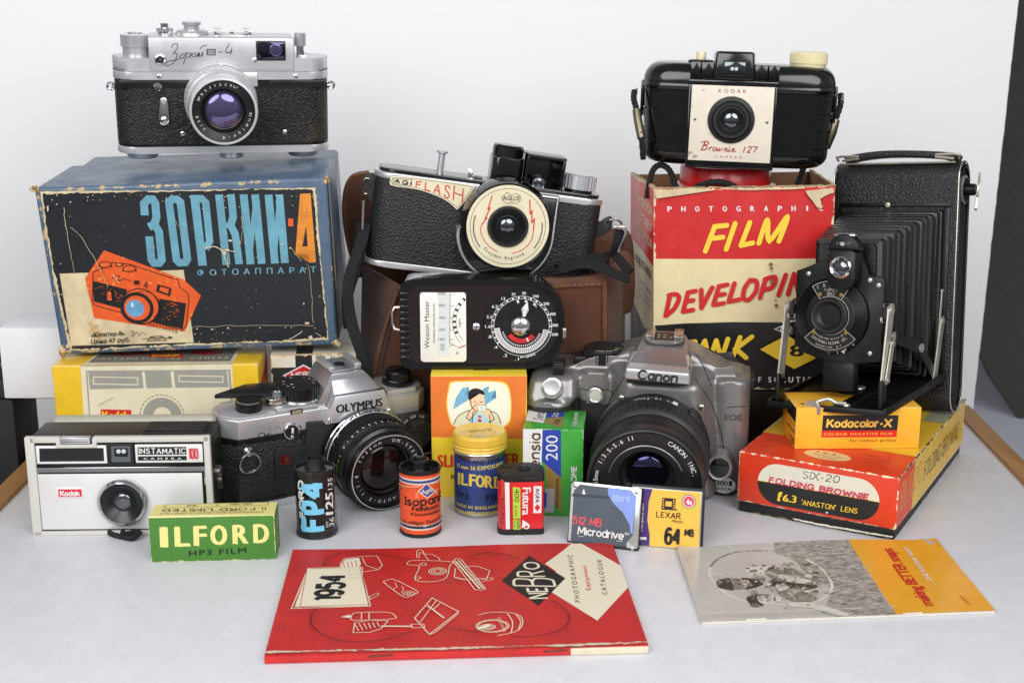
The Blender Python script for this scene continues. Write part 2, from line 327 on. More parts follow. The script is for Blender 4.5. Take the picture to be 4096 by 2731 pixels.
class Face:
    """prints on one flat face: frame M (origin lower left, normal outwards), size w x h mm.
    quad = the face's TL TR BR BL as measured on the reference, so that prints can be given in those measures"""
    def __init__(s, mb, M, w=0, h=0, quad=None, lift=.06, x0=0):
        s.mb = mb; s.M = M; s.z = lift; s.m = homog(quad, ((x0, h), (x0+w, h), (x0+w, 0), (x0, 0))) if quad else (lambda x, y: (x, y))
    def up(s): s.z += .012; return s.z
    def poly(s, pts, m, mapped=True, dz=0):
        p = [s.m(*q) for q in pts] if mapped else pts; z = s.up()+dz
        a = sum(p[i-1][0]*p[i][1]-p[i][0]*p[i-1][1] for i in range(len(p)))
        if a < 0: p = p[::-1]
        b = bmesh.new(); f = b.faces.new([b.verts.new((x, y, z)) for x, y in p])
        if len(p) > 4: bmesh.ops.triangulate(b, faces=[f])
        s.mb.bm(b, m, s.M); return s
    def rect(s, x0, y0, x1, y1, m, r=0):
        return s.poly(rrect(x0, y0, x1, y1, r) if r else [(x0, y0), (x1, y0), (x1, y1), (x0, y1)], m)
    def frame(s, x0, y0, x1, y1, w, m): return s.line([(x0, y0), (x1, y0), (x1, y1), (x0, y1)], w, m, closed=True)
    def circ(s, x, y, r, m, ry=None, n=28): return s.poly(arc(*s.m(x, y), r, 0, 360-360/n, n-1, ry), m, False)   # radius in mm
    def line(s, pts, w, m, closed=False, round_=False, mapped=True):
        """ribbon of width w mm"""
        P = [Vector(s.m(*p)) if mapped else Vector(p) for p in pts]; z = s.up(); Q = []
        for p in P:
            if not Q or (p-Q[-1]).length > 1e-4: Q.append(p)
        if closed and (Q[0]-Q[-1]).length < 1e-4: Q.pop()
        n = len(Q)
        if n < 2: return s
        if not closed:                                  # break the ribbon at hairpins so that no spike grows there
            for i in range(1, n-1):
                if (Q[i]-Q[i-1]).normalized().dot((Q[i+1]-Q[i]).normalized()) < -.25:
                    s.line([tuple(q) for q in Q[:i+1]], w, m, False, round_, False); return s.line([tuple(q) for q in Q[i:]], w, m, False, round_, False)
        vs = []; fs = []
        for i, p in enumerate(Q):
            a = Q[i-1] if (i or closed) else None; b = Q[(i+1) % n] if (i < n-1 or closed) else None
            d0 = (p-a).normalized() if a is not None else (b-p).normalized(); d1 = (b-p).normalized() if b is not None else d0
            n0 = Vector((-d0.y, d0.x)); n1 = Vector((-d1.y, d1.x)); t = n0+n1
            t = n1 if t.length < .3 else t.normalized(); k = w/2/max(.5, t.dot(n1))
            vs += [(*(p+t*k), z), (*(p-t*k), z)]
        for i in range(n if closed else n-1):
            j = (i+1) % n; fs.append((2*i+1, 2*j+1, 2*j, 2*i))
        s.mb.raw(vs, fs, m, s.M)
        if round_ and not closed:
            for p in (Q[0], Q[-1]):
                z = s.up(); k = arc(p.x, p.y, w/2, 0, 330, 11); s.mb.raw([(x, y, z) for x, y in k], [tuple(range(12))], m, s.M)
        return s
    def ring(s, x, y, r, w, m, ry=None, a0=0, a1=360, n=36):
        return s.line(arc(*s.m(x, y), r, a0, a1, n, ry), w, m, closed=a1-a0 >= 360, mapped=False)
    def _aff(s, bl, br, tl, mapped):
        f = s.m if mapped else (lambda x, y: (x, y)); o = Vector(f(*bl)); return o, Vector(f(*br))-o, Vector(f(*tl))-o
    def text(s, txt, m, bl, br, tl, bold=0., space=1., mapped=True):
        """plain lettering: baseline bl-br, cap height bl-tl"""
        v, f = font_mesh(txt, 0., space)
        if not v: return s
        o, ex, ey = s._aff(bl, br, tl, mapped); x0 = min(p[0] for p in v); x1 = max(p[0] for p in v); fl = ex.x*ey.y-ex.y*ey.x < 0
        k = bold*.9                                     # heavier stems by overprinting a little sideways and upwards
        for dx, dy in (((-k, 0), (0, k*.3), (k, -k*.3)) if bold > .012 else ((0, 0),)):
            z = s.up(); sh = ex.normalized()*(dx*ey.length/.729); s.mb.raw([(*(o+sh+ex*((x-x0)/(x1-x0))+ey*((y+dy)/.729)), z) for x, y in v], [q[::-1] if fl else q for q in f], m, s.M)
        return s
    def arctext(s, txt, m, cx, cy, r, a0, a1, size, bold=.01, inward=False, mapped=True, sq=1.):
        """characters spread on a circle from angle a0 to a1 (degrees), tops outward unless inward"""
        c = s.m(cx, cy) if mapped else (cx, cy); n = len(txt)
        for i, ch in enumerate(txt):
            if ch == ' ': continue
            a = R(a0+(a1-a0)*(i/(n-1) if n > 1 else .5)); u = Vector((math.cos(a), math.sin(a))); up = -u if inward else u; rt = Vector((up.y, -up.x))
            v, f = font_mesh(ch, 0., 1.); p0 = Vector(c)+u*r
            if not v: continue
            xm = (min(p[0] for p in v)+max(p[0] for p in v))/2; k = size/.729
            s.mb.raw([(*(p0+rt*((x-xm)*k*sq)+up*((y-.36)*k)), s.z+.012) for x, y in v], f, m, s.M)
        s.up(); return s
    def brush(s, txt, m, bl, br, tl, w, slab=0., gap=1.3, mapped=True, round_=False, serif=.8):
        """stroke lettering, stroke w mm; slab > 0 adds slab serifs of that half length (glyph units)"""
        st, W_ = glyphs(txt, gap); o, ex, ey = s._aff(bl, br, tl, mapped)
        q = lambda p: tuple(o+ex*(p[0]/W_)+ey*(p[1]/6))
        for p in st:
            s.line([q(a) for a in p], w, m, mapped=False, round_=round_)
            if slab:
                for a, b in ((p[0], p[1]), (p[-1], p[-2])):
                    if abs(a[1]-round(a[1])) < .05 and abs(a[0]-b[0]) < abs(a[1]-b[1])*.75 and abs(a[1]-b[1]) > .6:
                        s.line([q((a[0]-slab, a[1])), q((a[0]+slab, a[1]))], w*serif, m, mapped=False)
        return s
def thing(name, label, cat, loc=(0, 0, 0), yaw=0, tilt=0, roll=0, group=None):
    """an Empty at the thing's base that parents its parts; loc in mm"""
    o = bpy.data.objects.new(name, None); COL.objects.link(o); o.empty_display_size = .01
    o.matrix_world = T(*[c*.001 for c in loc]) @ RZ(yaw) @ RX(tilt) @ RY(roll)
    return tag(o, label, cat, group)
def tag(o, label, cat, group=None):
    o['label'] = label; o['category'] = cat
    if group: o['group'] = group
    return o
def place(o, loc, yaw=0, tilt=0, roll=0):
    o.matrix_world = T(*[c*.001 for c in loc]) @ RZ(yaw) @ RX(tilt) @ RY(roll); return o
def screw(mb, M, r, m, slot):
    mb.lathe([(r, 0), (r*.95, r*.25), (r*.6, r*.42), (0, r*.5)], m, 16, M)
    mb.box(-r*.8, r*.8, -r*.12, r*.12, r*.4, r*.53, slot, 0, M=M @ RZ(random.uniform(0, 180)))

def adopt(o, t):
    """parents a mesh built in world measures without moving it"""
    o.parent = t; o.matrix_parent_inverse = t.matrix_world.inverted(); return o
def strap(mb, pts, w, th, m, wd=(0, 1, 0), n=8):
    """flat webbing along a smooth path; wd = its width direction, one or one per point"""
    k = len(pts); wds = wd if hasattr(wd[0], '__len__') else [wd]*k
    P = [Vector(p) for p in smooth(pts, n)]; Wd = [Vector(p) for p in smooth(wds, n)] if len(set(wds)) > 1 else [Vector(wds[0])]*len(P); rings = []
    for i, p in enumerate(P):
        tg = (P[min(i+1, len(P)-1)]-P[max(0, i-1)]).normalized(); a = (Wd[i]-tg*Wd[i].dot(tg)).normalized(); b = tg.cross(a)
        rings.append([p+a*(x*w/2)+b*(y*th/2) for x, y in ((-1, -.4), (-.9, -1), (.9, -1), (1, -.4), (1, .4), (.9, 1), (-.9, 1), (-1, .4))])
    mb.loft(rings, m)
def bend(src, dst, r, a0=0., step=1.1):
    """wraps flat prints (x = arc length, y = height, z = lift) from collector src round a cylinder into collector dst"""
    b = bmesh.new(); vs = [b.verts.new(v) for v in src.v]
    for f, k in zip(src.f, src.k):
        try: q = b.faces.new([vs[i] for i in f]); q.material_index = k
        except ValueError: pass
    bmesh.ops.triangulate(b, faces=b.faces[:])
    for _ in range(5):
        e = [x for x in b.edges if abs(x.verts[0].co.x-x.verts[1].co.x) > step]
        if not e: break
        bmesh.ops.subdivide_edges(b, edges=e, cuts=1); bmesh.ops.triangulate(b, faces=[f for f in b.faces if len(f.verts) > 3])
    b.verts.index_update()
    V = [Vector(((r+v.co.z)*math.sin(v.co.x/r+R(a0)), -(r+v.co.z)*math.cos(v.co.x/r+R(a0)), v.co.y)) for v in b.verts]
    for k, m in enumerate(src.mats): dst.raw(V, [[v.index for v in f.verts] for f in b.faces if f.material_index == k], m)
    b.free()
def wrapface(r, cx0, y0, cx1, y1, h, ppm):
    """flat print face for a can of radius r seen with its axis at x=cx0 (row y0, height h) to cx1 (row y1, height 0)"""
    F = Face(MB(), I4, lift=.08)
    def m(x, y):
        c = cx0+(cx1-cx0)*(y-y0)/(y1-y0); q = max(-.999, min(.999, (x-c)/ppm/r)); sag = (1-math.sqrt(1-q*q))*r*.33
        return (r*math.asin(q), h*(y1-y)/(y1-y0)-sag)
    F.m = m; return F
# ---------------------------------------------------------------- shared materials
WHITE = mat('white_paint', (232, 232, 232), .45, mottle=.04)
CREAM = mat('cream_ink', (236, 222, 180), .45, mottle=.05)
INK = mat('black_ink', (24, 24, 26), .5, mottle=.2)
REDINK = mat('red_ink', (208, 34, 40), .45, mottle=.06)
YELINK = mat('yellow_ink', (250, 208, 60), .45, mottle=.05)
SATIN = mat('satin_chrome', (214, 214, 217), .33, .72, rvar=.05, bump=.04, bscale=2500)
CHROME = mat('bright_chrome', (214, 214, 216), .10, 1, rvar=.04)
STEEL = mat('worn_steel', (170, 166, 158), .28, 1, rvar=.1, mottle=.12)
BAKE = mat('black_bakelite', (13, 13, 14), .14, coat=.3, rvar=.06, bump=.02, bscale=300)
BLK = mat('black_enamel', (17, 17, 18), .32, rvar=.08)
MATT = mat('matt_black_plastic', (22, 22, 23), .52, rvar=.1, bump=.08, bscale=1800)
DEEP = mat('deep_black', (4, 4, 5), .6)
SILK = mat('white_enamel_ink', (226, 226, 224), .5)
def glass(name, tint, rough=.02, spec=1., base=.10):
    t = NT(name) if name not in _mc else None
    if t is None: return _mc[name]
    b = t.b; lw = t.n.new('ShaderNodeLayerWeight'); lw.inputs[0].default_value = .35
    b.inputs['Base Color'].default_value = lin([x*base for x in tint]); b.inputs['Roughness'].default_value = rough
    b.inputs['IOR'].default_value = 1.9; b.inputs['Specular IOR Level'].default_value = spec; b.inputs['Specular Tint'].default_value = lin(tint)
    b.inputs['Coat Weight'].default_value = .25; b.inputs['Coat Roughness'].default_value = .02
    _mc[name] = t.m; return t.m
GL_BLUE = glass('violet_coated_glass', (186, 174, 246), base=.34)
GL_GREY = glass('plain_lens_glass', (225, 232, 240))
GL_WARM = glass('amber_coated_glass', (120, 108, 106))
def dome(mb, M, r, h, m, seg=32, n=7):
    """convex glass cap"""
    mb.lathe([(r*math.cos(R(90*i/n)) if i < n else 0, h*math.sin(R(90*i/n))) for i in range(n+1)], m, seg, M)

# ---------------------------------------------------------------- setting
def struct(o): o['kind'] = 'structure'; return o
m = mat('studio_floor_grey', (30, 31, 33), .7, mottle=.15)
mb = MB(); mb.raw([(-4000, -1500, -760), (4000, -1500, -760), (4000, 4000, -760), (-4000, 4000, -760)], [(0, 1, 2, 3)], m); struct(mb.build('floor'))
m = mat('studio_grey_paper', (214, 218, 228), .85, mottle=.06)
mb = MB(); pr = [(1900, 2600)]+[(1900-300+300*math.cos(R(a)), -160+300-300*math.sin(R(a))) for a in range(0, 91, 10)]+[(1110, -160)]
mb.raw([(x, y, z) for y, z in pr for x in (330, 2200)], [(2*i, 2*i+1, 2*i+3, 2*i+2) for i in range(len(pr)-1)], m); struct(mb.build('backdrop'))

TABLE_W = mat('table_laminate', (222, 222, 227), .42, mottle=.04, bump=.03, bscale=500, rvar=.06, stain=((186, 178, 166), 900, .705))
OAK = wood('batten_wood', (176, 132, 78), (140, 98, 54))
t = thing('table', 'white topped work table with bare wooden edge battens under the whole collection', 'table', (0, 0, 0))
mb = MB(); mb.box(-325, 347, 380, 985, -18, 0, TABLE_W, 1); mb.build('tabletop', t)
for a, b in (((-318, 380), (-333, 985)), ((322, 380), (354, 985))):
    mb = MB(); dx = (b[0]-a[0]); M = T(a[0], a[1], 0) @ RZ(math.degrees(-math.atan2(dx, 605)))
    mb.box(-7, 7, 0, 605, -24, 3, OAK, .8, M=M); mb.build('edge_batten', t)
for x in (-290, 310):
    for y in (420, 940):
        mb = MB(); mb.box(x-18, x+18, y-18, y+18, -758, -19, OAK, 2); mb.build('leg', t)

BOARD = mat('white_foam_board', (244, 244, 245), .55)
BEDGE = mat('foam_board_edge', (206, 188, 150), .8, mottle=.2)
th = math.atan2(66, 719); K = 1.16; M = fr((-356*K, 914*K, 300-299*K), (math.cos(th), math.sin(th), 0), (0, 0, 1)) @ Matrix.Diagonal((K, K, 1, 1))
out = jag([(0, 0), (722, 0), (733, 520), (-60, 520), (-31, 235), (-18, 110)], .35, 6)
mb = MB(); mb.prism(out, -5, -.3, BEDGE, 0, M=M); mb.prism(out, -.3, 0, BOARD, 0, M=M)
tag(mb.build('background_board', weld=False), 'tall white card sheet standing upright behind all the cameras', 'board')
mb = MB(); mb.box(-350, -215, 860, 912, 45, 95, mat('white_carton', (236, 236, 238), .5, mottle=.02, bump=.03, bscale=150), 1.2)
CARTON = mb
t = thing('display_stand', 'thin black stand hidden under the plain white carton at the left', 'stand', (0, 0, 0)); mb = MB(); mb.box(-420, -346, 864, 908, -758, 43, DEEP, 1); mb.build('post', t); mb = MB(); mb.box(-420, -218, 866, 908, 43.2, 44.9, DEEP, .2); mb.build('plate', t); mb = CARTON
tag(mb.build('white_carton'), 'plain white carton at the left, behind the blue camera box', 'carton')
mb = MB(); cs = mat('black_case_shell', (9, 9, 10), .3, rvar=.12, bump=.1, bscale=200)
mb.box(-1000, -425, 1110, 1400, -758, 5, cs, 6)
for z in (-60, -34): mb.box(-1004, -423, 1107, 1402, z, z+3, cs, 1)
tag(mb.build('equipment_case'), 'black equipment case in the dark, low behind the white carton', 'case')
mb = MB(); mb.box(-1000, -395, 1300, 1340, -758, 260, mat('olive_cabinet', (44, 38, 26), .7, mottle=.2), 4)
tag(mb.build('olive_cabinet'), 'dark olive cabinet glimpsed past the left edge of the white board', 'cabinet')
mb = MB(); pts = [(1400, 1500), (1400, -420)]+smooth([(800, -330), (660, -228), (571, -123), (549, -86), (523, -49), (490, 2), (450, 80)], 4)+[(430, 1500)]
mb.prism(pts, 0, 12, mat('charcoal_panel', (66, 66, 62), .8, mottle=.1), 0, M=front(0, 1480, 0))
PANEL = mb.build('charcoal_panel'); tag(PANEL, 'charcoal studio panel with a rounded lower corner beyond the right edge of the board', 'panel')

# ---------------------------------------------------------------- blue camera box with torn black label
BD = (-92, 92, 0, 102, 0, 113)
BLUE = card('blue_box_paper', (88, 110, 134), (-93, 93, -2, 70, 0, 113), 1.9, (190, 166, 122), .38, .35, .16, dark=(62, 84, 106), coat=.15)
BLUE2 = card('blue_box_paper_body', (84, 106, 130), (-88, 88, 66, 112, 2, 110), .5, (186, 160, 116), .34, .1, .14, coat=.15)
BPAP = mat('torn_label_paper', (226, 208, 168), .7, mottle=.18, bump=.2, bscale=400, stain=((190, 150, 96), 40, .62))
BINK = mat('worn_black_label', (33, 36, 42), .42, mottle=.15, bump=.35, bscale=300, stain=((196, 182, 150), 520, .69))
BTEAL = mat('worn_teal_ink', (112, 172, 192), .5, mottle=.16, stain=((226, 212, 176), 300, .70))
BORG = mat('worn_orange_ink', (240, 150, 50), .5, mottle=.2, stain=((240, 200, 130), 260, .62))
BORG2 = mat('orange_red_ink', (238, 96, 36), .5, mottle=.12, stain=((250, 160, 70), 300, .60))
t = thing('camera_box', 'battered blue cardboard box with torn black label in teal and orange lettering', 'box', (-206, 835, 86), 2, 5.3, -1.6)
mb = MB(); k = [(-92, 0, 0), (90, 0, 0), (91, 68, 0), (-90, 68, 0), (-94, 0, 112), (91, 0, 113), (90, 66, 113), (-89, 66, 113)]
mb.hexa(k, BLUE, 2.0, 3)
lid = mb.build('lid', t)
mb = MB(); mb.box(-87, 88, 66.2, 112, 2, 110, BLUE2, 3, 3); mb.build('box_body', t)
mb = MB(); TAN = mat('bare_strawboard', (158, 122, 74), .85, mottle=.25, bump=.5, bscale=500); TAN2 = mat('pale_strawboard', (214, 196, 152), .8, mottle=.2, bump=.3, bscale=500)
# crushed corners and the open seam on the right side
for (x, z, r) in ((-93.2, 111.2, 3.0), (-90.8, 1.6, 4.0), (90, 1.5, 3.4), (90.6, 111.5, 2.6)):
    mb = MB()
    for j in range(7):
        a = random.uniform(0, 6.28); q = random.uniform(.2, .8)*r
        mb.box(-r*.5, r*.5, -r*.45, r*.5, -r*.35, r*.35, TAN if j % 2 else TAN2, .4, 1, M=T(x+q*math.cos(a), 1.2+random.uniform(-.8, .8), z+q*math.sin(a)) @ RY(random.uniform(0, 90)) @ RX(random.uniform(-20, 20)))
    mb.build('crushed_corner', lid)
mb = MB(); F = Face(mb, fr((91.3, 1, 2), (0, 1, 0), (0, 0, 1)), 66, 110)
F.poly(jag([(2, 2), (7, 1), (8, 60), (6, 108), (3, 109), (1, 60)], .6, 4), TAN2, False); F.poly(jag([(1, 30), (3.2, 31), (3.4, 80), (2, 108), (.8, 108)], .5, 3), TAN, False)
mb.build('split_seam', lid)
mb = MB(); F = Face(mb, front(-93, -.35, 0), 184, 112.5, ((300, 325), (2140, 225), (2195, 1335), (430, 1370)), .05)
F.poly(jag([(328, 348), (1200, 322), (2064, 288), (2090, 800), (2130, 1300), (1500, 1312), (490, 1345), (400, 900)], 6, 26), BPAP)
F.poly(jag([(345, 362), (1000, 340), (1600, 312), (2048, 300), (2060, 520), (2100, 1000), (2118, 1285), (1700, 1302), (1200, 1312), (505, 1335), (455, 1100), (400, 800), (360, 520)], 7, 18), BINK)
# teal word, traced stroke by stroke
F.line([(962, 488), (958, 412), (985, 384), (1012, 384), (1028, 408), (1034, 500), (1020, 545), (985, 562)], 5, BTEAL)
F.line([(1020, 545), (1048, 590), (1062, 770), (1045, 792), (1012, 792), (998, 770), (986, 622)], 5, BTEAL)
F.line([(1114, 400), (1135, 382), (1165, 382), (1186, 400), (1222, 765), (1208, 788), (1172, 790), (1154, 772)], 4.9, BTEAL, closed=True)
F.line([(1274, 352), (1318, 808)], 5.4, BTEAL); F.line([(1270, 376), (1320, 374), (1346, 400), (1366, 650), (1350, 682), (1305, 686)], 4.6, BTEAL)
F.line([(1432, 346), (1470, 802)], 5, BTEAL); F.line([(1508, 342), (1520, 490), (1502, 545), (1530, 600), (1552, 797)], 4.8, BTEAL); F.line([(1450, 545), (1506, 545)], 3.6, BTEAL)
F.line([(1590, 342), (1626, 798)], 5, BTEAL); F.line([(1665, 340), (1698, 794)], 5, BTEAL); F.line([(1618, 770), (1650, 520), (1672, 360)], 3.2, BTEAL)
F.line([(1752, 340), (1784, 792)], 5, BTEAL); F.line([(1822, 338), (1850, 788)], 5, BTEAL); F.line([(1778, 765), (1806, 520), (1826, 360)], 3.2, BTEAL)
F.line([(1788, 350), (1793, 392), (1800, 350)], .8, BINK)
F.rect(1877, 495, 1911, 546, BORG2); F.poly([(1960, 330), (2030, 326), (2056, 782), (2009, 785), (2006, 728), (1920, 728)], BORG); F.poly([(1995, 540), (2004, 676), (1967, 680)], BINK)
F.text('ФОТОАППАРАТ', BTEAL, (1284, 872), (2054, 850), (1283, 834), .02, 1.9)
# cream panel, orange plaque and the printed camera drawing
F.poly([(438, 860), (1198, 835), (1252, 1300), (500, 1312)], BPAP)
F.poly([(708, 712), (1195, 895), (1304, 1000), (1196, 1233), (640, 1140), (590, 890)], BORG2)
def L(pts, w=.55, c=False, cv=False): F.line(smooth(pts, 5, c) if cv else pts, w, INK, c)
L([(640, 850), (700, 825), (760, 790), (860, 800), (1160, 900), (1170, 945), (1220, 985), (1228, 1030), (1205, 1200), (1180, 1222), (650, 1060), (632, 1040), (640, 850)], .6)
F.poly([(636, 905), (845, 960), (835, 1010), (800, 1080), (640, 1035)], INK); F.poly([(1042, 1018), (1210, 1050), (1185, 1215), (985, 1165), (1035, 1080)], INK)
for i in range(26):
    x = random.uniform(1060, 1180); y = random.uniform(1045, 1160); F.line([(x, y), (x+random.uniform(4, 12), y+random.uniform(-3, 6))], .45, BORG2)
    x = random.uniform(650, 820); y = 915+(x-650)*.25+random.uniform(8, 100); F.line([(x, y), (x+random.uniform(4, 10), y+3)], .4, BORG2)
for (x, y, r) in ((715, 800, 38), (800, 800, 20), (862, 825, 40)): F.circ(x, y, r*.098, BORG2, r*.05); F.ring(x, y, r*.098, .5, INK, r*.05); F.line([(x-r, y), (x-r, y+r*.5)], .5, INK); F.line([(x+r, y), (x+r, y+r*.5)], .5, INK)
F.poly([(1035, 925), (1120, 950), (1110, 1000), (1025, 970)], INK); F.poly([(1052, 940), (1105, 955), (1098, 985), (1045, 965)], BORG2)
L([(755, 885), (800, 870), (790, 905), (830, 890), (870, 905)], .4, cv=True); F.rect(890, 900, 922, 925, INK); F.line([(965, 912), (950, 935), (975, 940)], .4, INK); F.line([(968, 912), (962, 950)], .4, INK)
F.poly([(725, 965), (748, 970), (755, 1030), (722, 1025)], BORG2); L([(725, 965), (748, 970), (755, 1030), (722, 1025)], .4, True)
F.circ(925, 1065, 12.3, BORG2); F.ring(925, 1065, 12, .7, INK); F.ring(905, 1075, 9.6, 2.4, INK); F.ring(950, 1060, 9.8, .4, INK, a0=-60, a1=110)
F.circ(893, 1078, 5.9, mat('pale_blue_ink', (110, 172, 214), .5, mottle=.2)); F.poly([(868, 1045), (880, 1040), (884, 1066), (872, 1070)], WHITE)
for i in range(9): F.line([(985+i*20, 1165+i*6), (985+i*20, 1190+i*6)], .45, INK)
F.text('«Юпитер-8»', INK, (622, 1256), (826, 1246), (621, 1228), .02); F.text('Цена 47 руб.', INK, (624, 1298), (858, 1288), (623, 1268), .02)
F.line([(930, 1270), (1100, 1264)], .35, INK); F.poly([(1098, 1254), (1126, 1263), (1098, 1273)], INK); F.line([(985, 1258), (1055, 1254), (1084, 1280), (966, 1284)], .5, INK, True)
F.line([(985, 1260), (1030, 1280), (1055, 1256)], .4, INK); L([(860, 1228), (880, 1220), (872, 1255), (900, 1225), (915, 1250), (930, 1228), (960, 1245)], .3, cv=True)
# cracks, scuffs and flaked patches
def crack(pts, w): 
    for a, b in zip(pts, pts[1:]):
        p = [(a[0]+(b[0]-a[0])*i/5+random.uniform(-4, 4), a[1]+(b[1]-a[1])*i/5+random.uniform(-4, 4)) for i in range(6)]
        F.line(p, w*random.uniform(.35, .8), BPAP)
crack([(472, 440), (485, 560), (505, 700), (528, 850)], .5); crack([(512, 565), (570, 620), (640, 730), (700, 860), (730, 940)], .55); crack([(762, 860), (800, 915)], .8)
crack([(1150, 515), (1190, 565), (1225, 590)], .4); crack([(1330, 690), (1400, 680), (1440, 700), (1470, 770), (1488, 815)], 1.0); crack([(1440, 700), (1530, 712)], .8)
crack([(1575, 480), (1580, 560), (1570, 640), (1540, 700)], .45); crack([(1900, 690), (1960, 775)], .7); crack([(1255, 1195), (1500, 1192), (1800, 1190), (2030, 1196)], .3)
crack([(2040, 1240), (2120, 1300)], .7); crack([(1960, 1230), (1870, 1285)], .9); crack([(2010, 800), (2025, 1000), (2030, 1180)], .3)
for (x, y, w, h) in ((1500, 640, 26, 14), (1462, 720, 22, 26), (1835, 660, 12, 10), (1890, 685, 16, 12), (1990, 1180, 34, 18), (2010, 1275, 30, 26), (1970, 1050, 10, 14), (1375, 1215, 14, 8), (1680, 1205, 10, 6), (1990, 435, 12, 10),
                     (1455, 312, 40, 9), (775, 1325, 14, 12), (990, 1322, 12, 10), (1480, 700, 30, 18), (1475, 425, 16, 6), (380, 450, 10, 40), (365, 600, 8, 24), (480, 1310, 20, 20), (1660, 960, 5, 8), (1475, 1205, 14, 9)):
    F.poly(jag([(x-w/2, y-h/3), (x+w/3, y-h/2), (x+w/2, y+h/3), (x-w/3, y+h/2)], 2.5, 6), BPAP)

for _ in range(150):
    x = random.uniform(360, 2100); y = random.choice((random.uniform(350, 1300), random.uniform(330, 420), random.uniform(1200, 1300))); r = random.uniform(1.5, 5)
    F.poly(jag(arc(x, y, r, 0, 300, 5, r*random.uniform(.4, 1.2)), 1, 4), BPAP)
mb.build('label', t)

# ---------------------------------------------------------------- yellow and cream camera carton under it
D = (-66.5, 66.5, 0, 42, 0, 81.2)
CY = card('carton_yellow', (240, 196, 36), D, .6, (226, 206, 150), .3, .1, .10, dark=(206, 160, 40), coat=.25)
CC = card('carton_cream', (232, 222, 192), D, .5, (214, 192, 140), .34, 0, .06, dark=(214, 196, 150), coat=.25)
CG = mat('carton_grey_ink', (160, 158, 148), .4, mottle=.06); CG2 = mat('carton_dark_grey_ink', (120, 118, 108), .4, mottle=.08)
CR = mat('carton_red_ink', (212, 40, 36), .4, mottle=.06); CR2 = mat('carton_deep_red_ink', (170, 30, 36), .4)
mb = MB(); mb.box(*D, CY, 1.2, 3)
F = Face(mb, front(-66.5, 0, 0), 133, 81.2, ((318, 262), (1612, 222), (1625, 990), (377, 1030)))
F.poly([(502, 259), (1450, 228), (1470, 1000), (540, 1030)], CC)
F.poly([(534, 290), (1437, 265), (1460, 700), (560, 720)], CG); F.poly([(545, 300), (1425, 275), (1446, 720), (568, 740)], CC)
F.poly([(550, 296), (885, 285), (893, 398), (560, 412)], CG); F.frame(582, 330, 858, 376, .7, CC)
F.poly([(902, 285), (1063, 279), (1072, 392), (912, 398)], CG); F.poly([(1082, 278), (1415, 266), (1424, 380), (1092, 392)], CG); F.frame(1116, 312, 1390, 350, .7, CC)
for i in range(30): F.ring(1006, 575, 14.2, .5, CG2, a0=i*12, a1=i*12+8, n=3)
F.ring(1008, 575, 9.3, 6.2, CG); F.rect(626, 540, 814, 640, CR); F.brush('Kodak', YELINK, (640, 610), (800, 605), (638, 556), 1.2, .55)
for i in range(14): F.line([(610+i*7, 514-i*4+random.uniform(-3, 3)), (616+i*7, 512-i*4)], .3, TAN)
F = Face(mb, top(-66.5, 0, 81.2), 133, 42, ((388, 138), (1680, 98), (1612, 222), (318, 262)))
F.poly([(502, 259), (1450, 228), (1520, 90), (620, 115)], CC); F.poly([(540, 236), (1438, 208), (1490, 100), (640, 120)], CG2)
F.text('INSTAMATIC  100  CAMERA', CC, (585, 214), (1425, 190), (594, 198), 0, 1.5)
F.circ(790, 155, 11, CR2, 8); F.circ(790, 155, 6, CG2, 4); F.circ(1290, 140, 11, CR2, 8); F.rect(915, 162, 1135, 188, CR); F.brush('Kodak', YELINK, (940, 184), (1110, 178), (944, 166), .8, .5)
F = Face(mb, fr((66.5, 0, 0), (0, 1, 0), (0, 0, 1)), 42, 81.2)
F.poly([(10, 44), (40, 50), (40, 78), (10, 66)], CR, False); F.brush('Kodak', YELINK, (14, 54), (38, 60), (14, 63), 1.4, .5, mapped=False)
tag(place(mb.build('camera_carton'), (-232, 815.5, 0), 2.4), 'yellow and cream camera carton with grey printed camera, under the blue box', 'box')

# ---------------------------------------------------------------- white and black accessory carton
D = (-28.5, 28.5, 0, 41.5, 0, 82)
AW = card('grubby_white_card', (222, 214, 196), D, 1.0, (196, 160, 104), .5, .1, .1, dark=(196, 176, 140)); AB = card('grubby_black_print', (34, 33, 34), D, 1.1, (206, 184, 144), .5, .3, .1)
mb = MB(); mb.box(*D, AW, .9, 2)
F = Face(mb, front(-28.5, 0, 0), 57, 82, ((393, 165), (1008, 112), (1010, 900), (420, 960)))
F.poly([(572, 148), (692, 138), (700, 900), (590, 915)], AB); F.poly([(397, 252), (1010, 205), (1010, 330), (402, 350)], AB); F.poly([(397, 350), (560, 345), (560, 700), (420, 720)], AB)
F.poly([(480, 300), (630, 215), (800, 290), (660, 385)], WHITE); F.poly([(496, 300), (630, 226), (780, 290), (655, 374)], CR); F.brush('NEBRO', WHITE, (540, 312), (740, 284), (545, 280), .8)
F.text('FOR  31  m/m', INK, (724, 166), (950, 158), (724, 142), .012, 1.2); F.text('FILTER', INK, (735, 208), (830, 202), (735, 186), .012, 1.2)
F = Face(mb, top(-28.5, 0, 82), 57, 41.5); F.poly([(17, .5), (28, .5), (28, 41), (17, 41)], AB, False); F.text('FITS', INK, (52, 26), (42, 26), (52, 23), .01, 1.2, False)
tag(place(mb.build('filter_carton'), (-132.6, 840, 0), 7), 'small grubby white carton with black stripes and a red diamond, beneath the blue box', 'box')
def tread(mb, M, r, z0, z1, n, depth, m): mb.knurl(r, z0, z1, n, depth, m, M)
def strapcord(mb, pts, r, m, turns=1.0, M=I4):
    """braided round cord"""
    P = smooth(pts, 10); mb.tube(P, [r*(1+.10*math.sin(i*1.9)) for i in range(len(P))], m, 10, M=M)
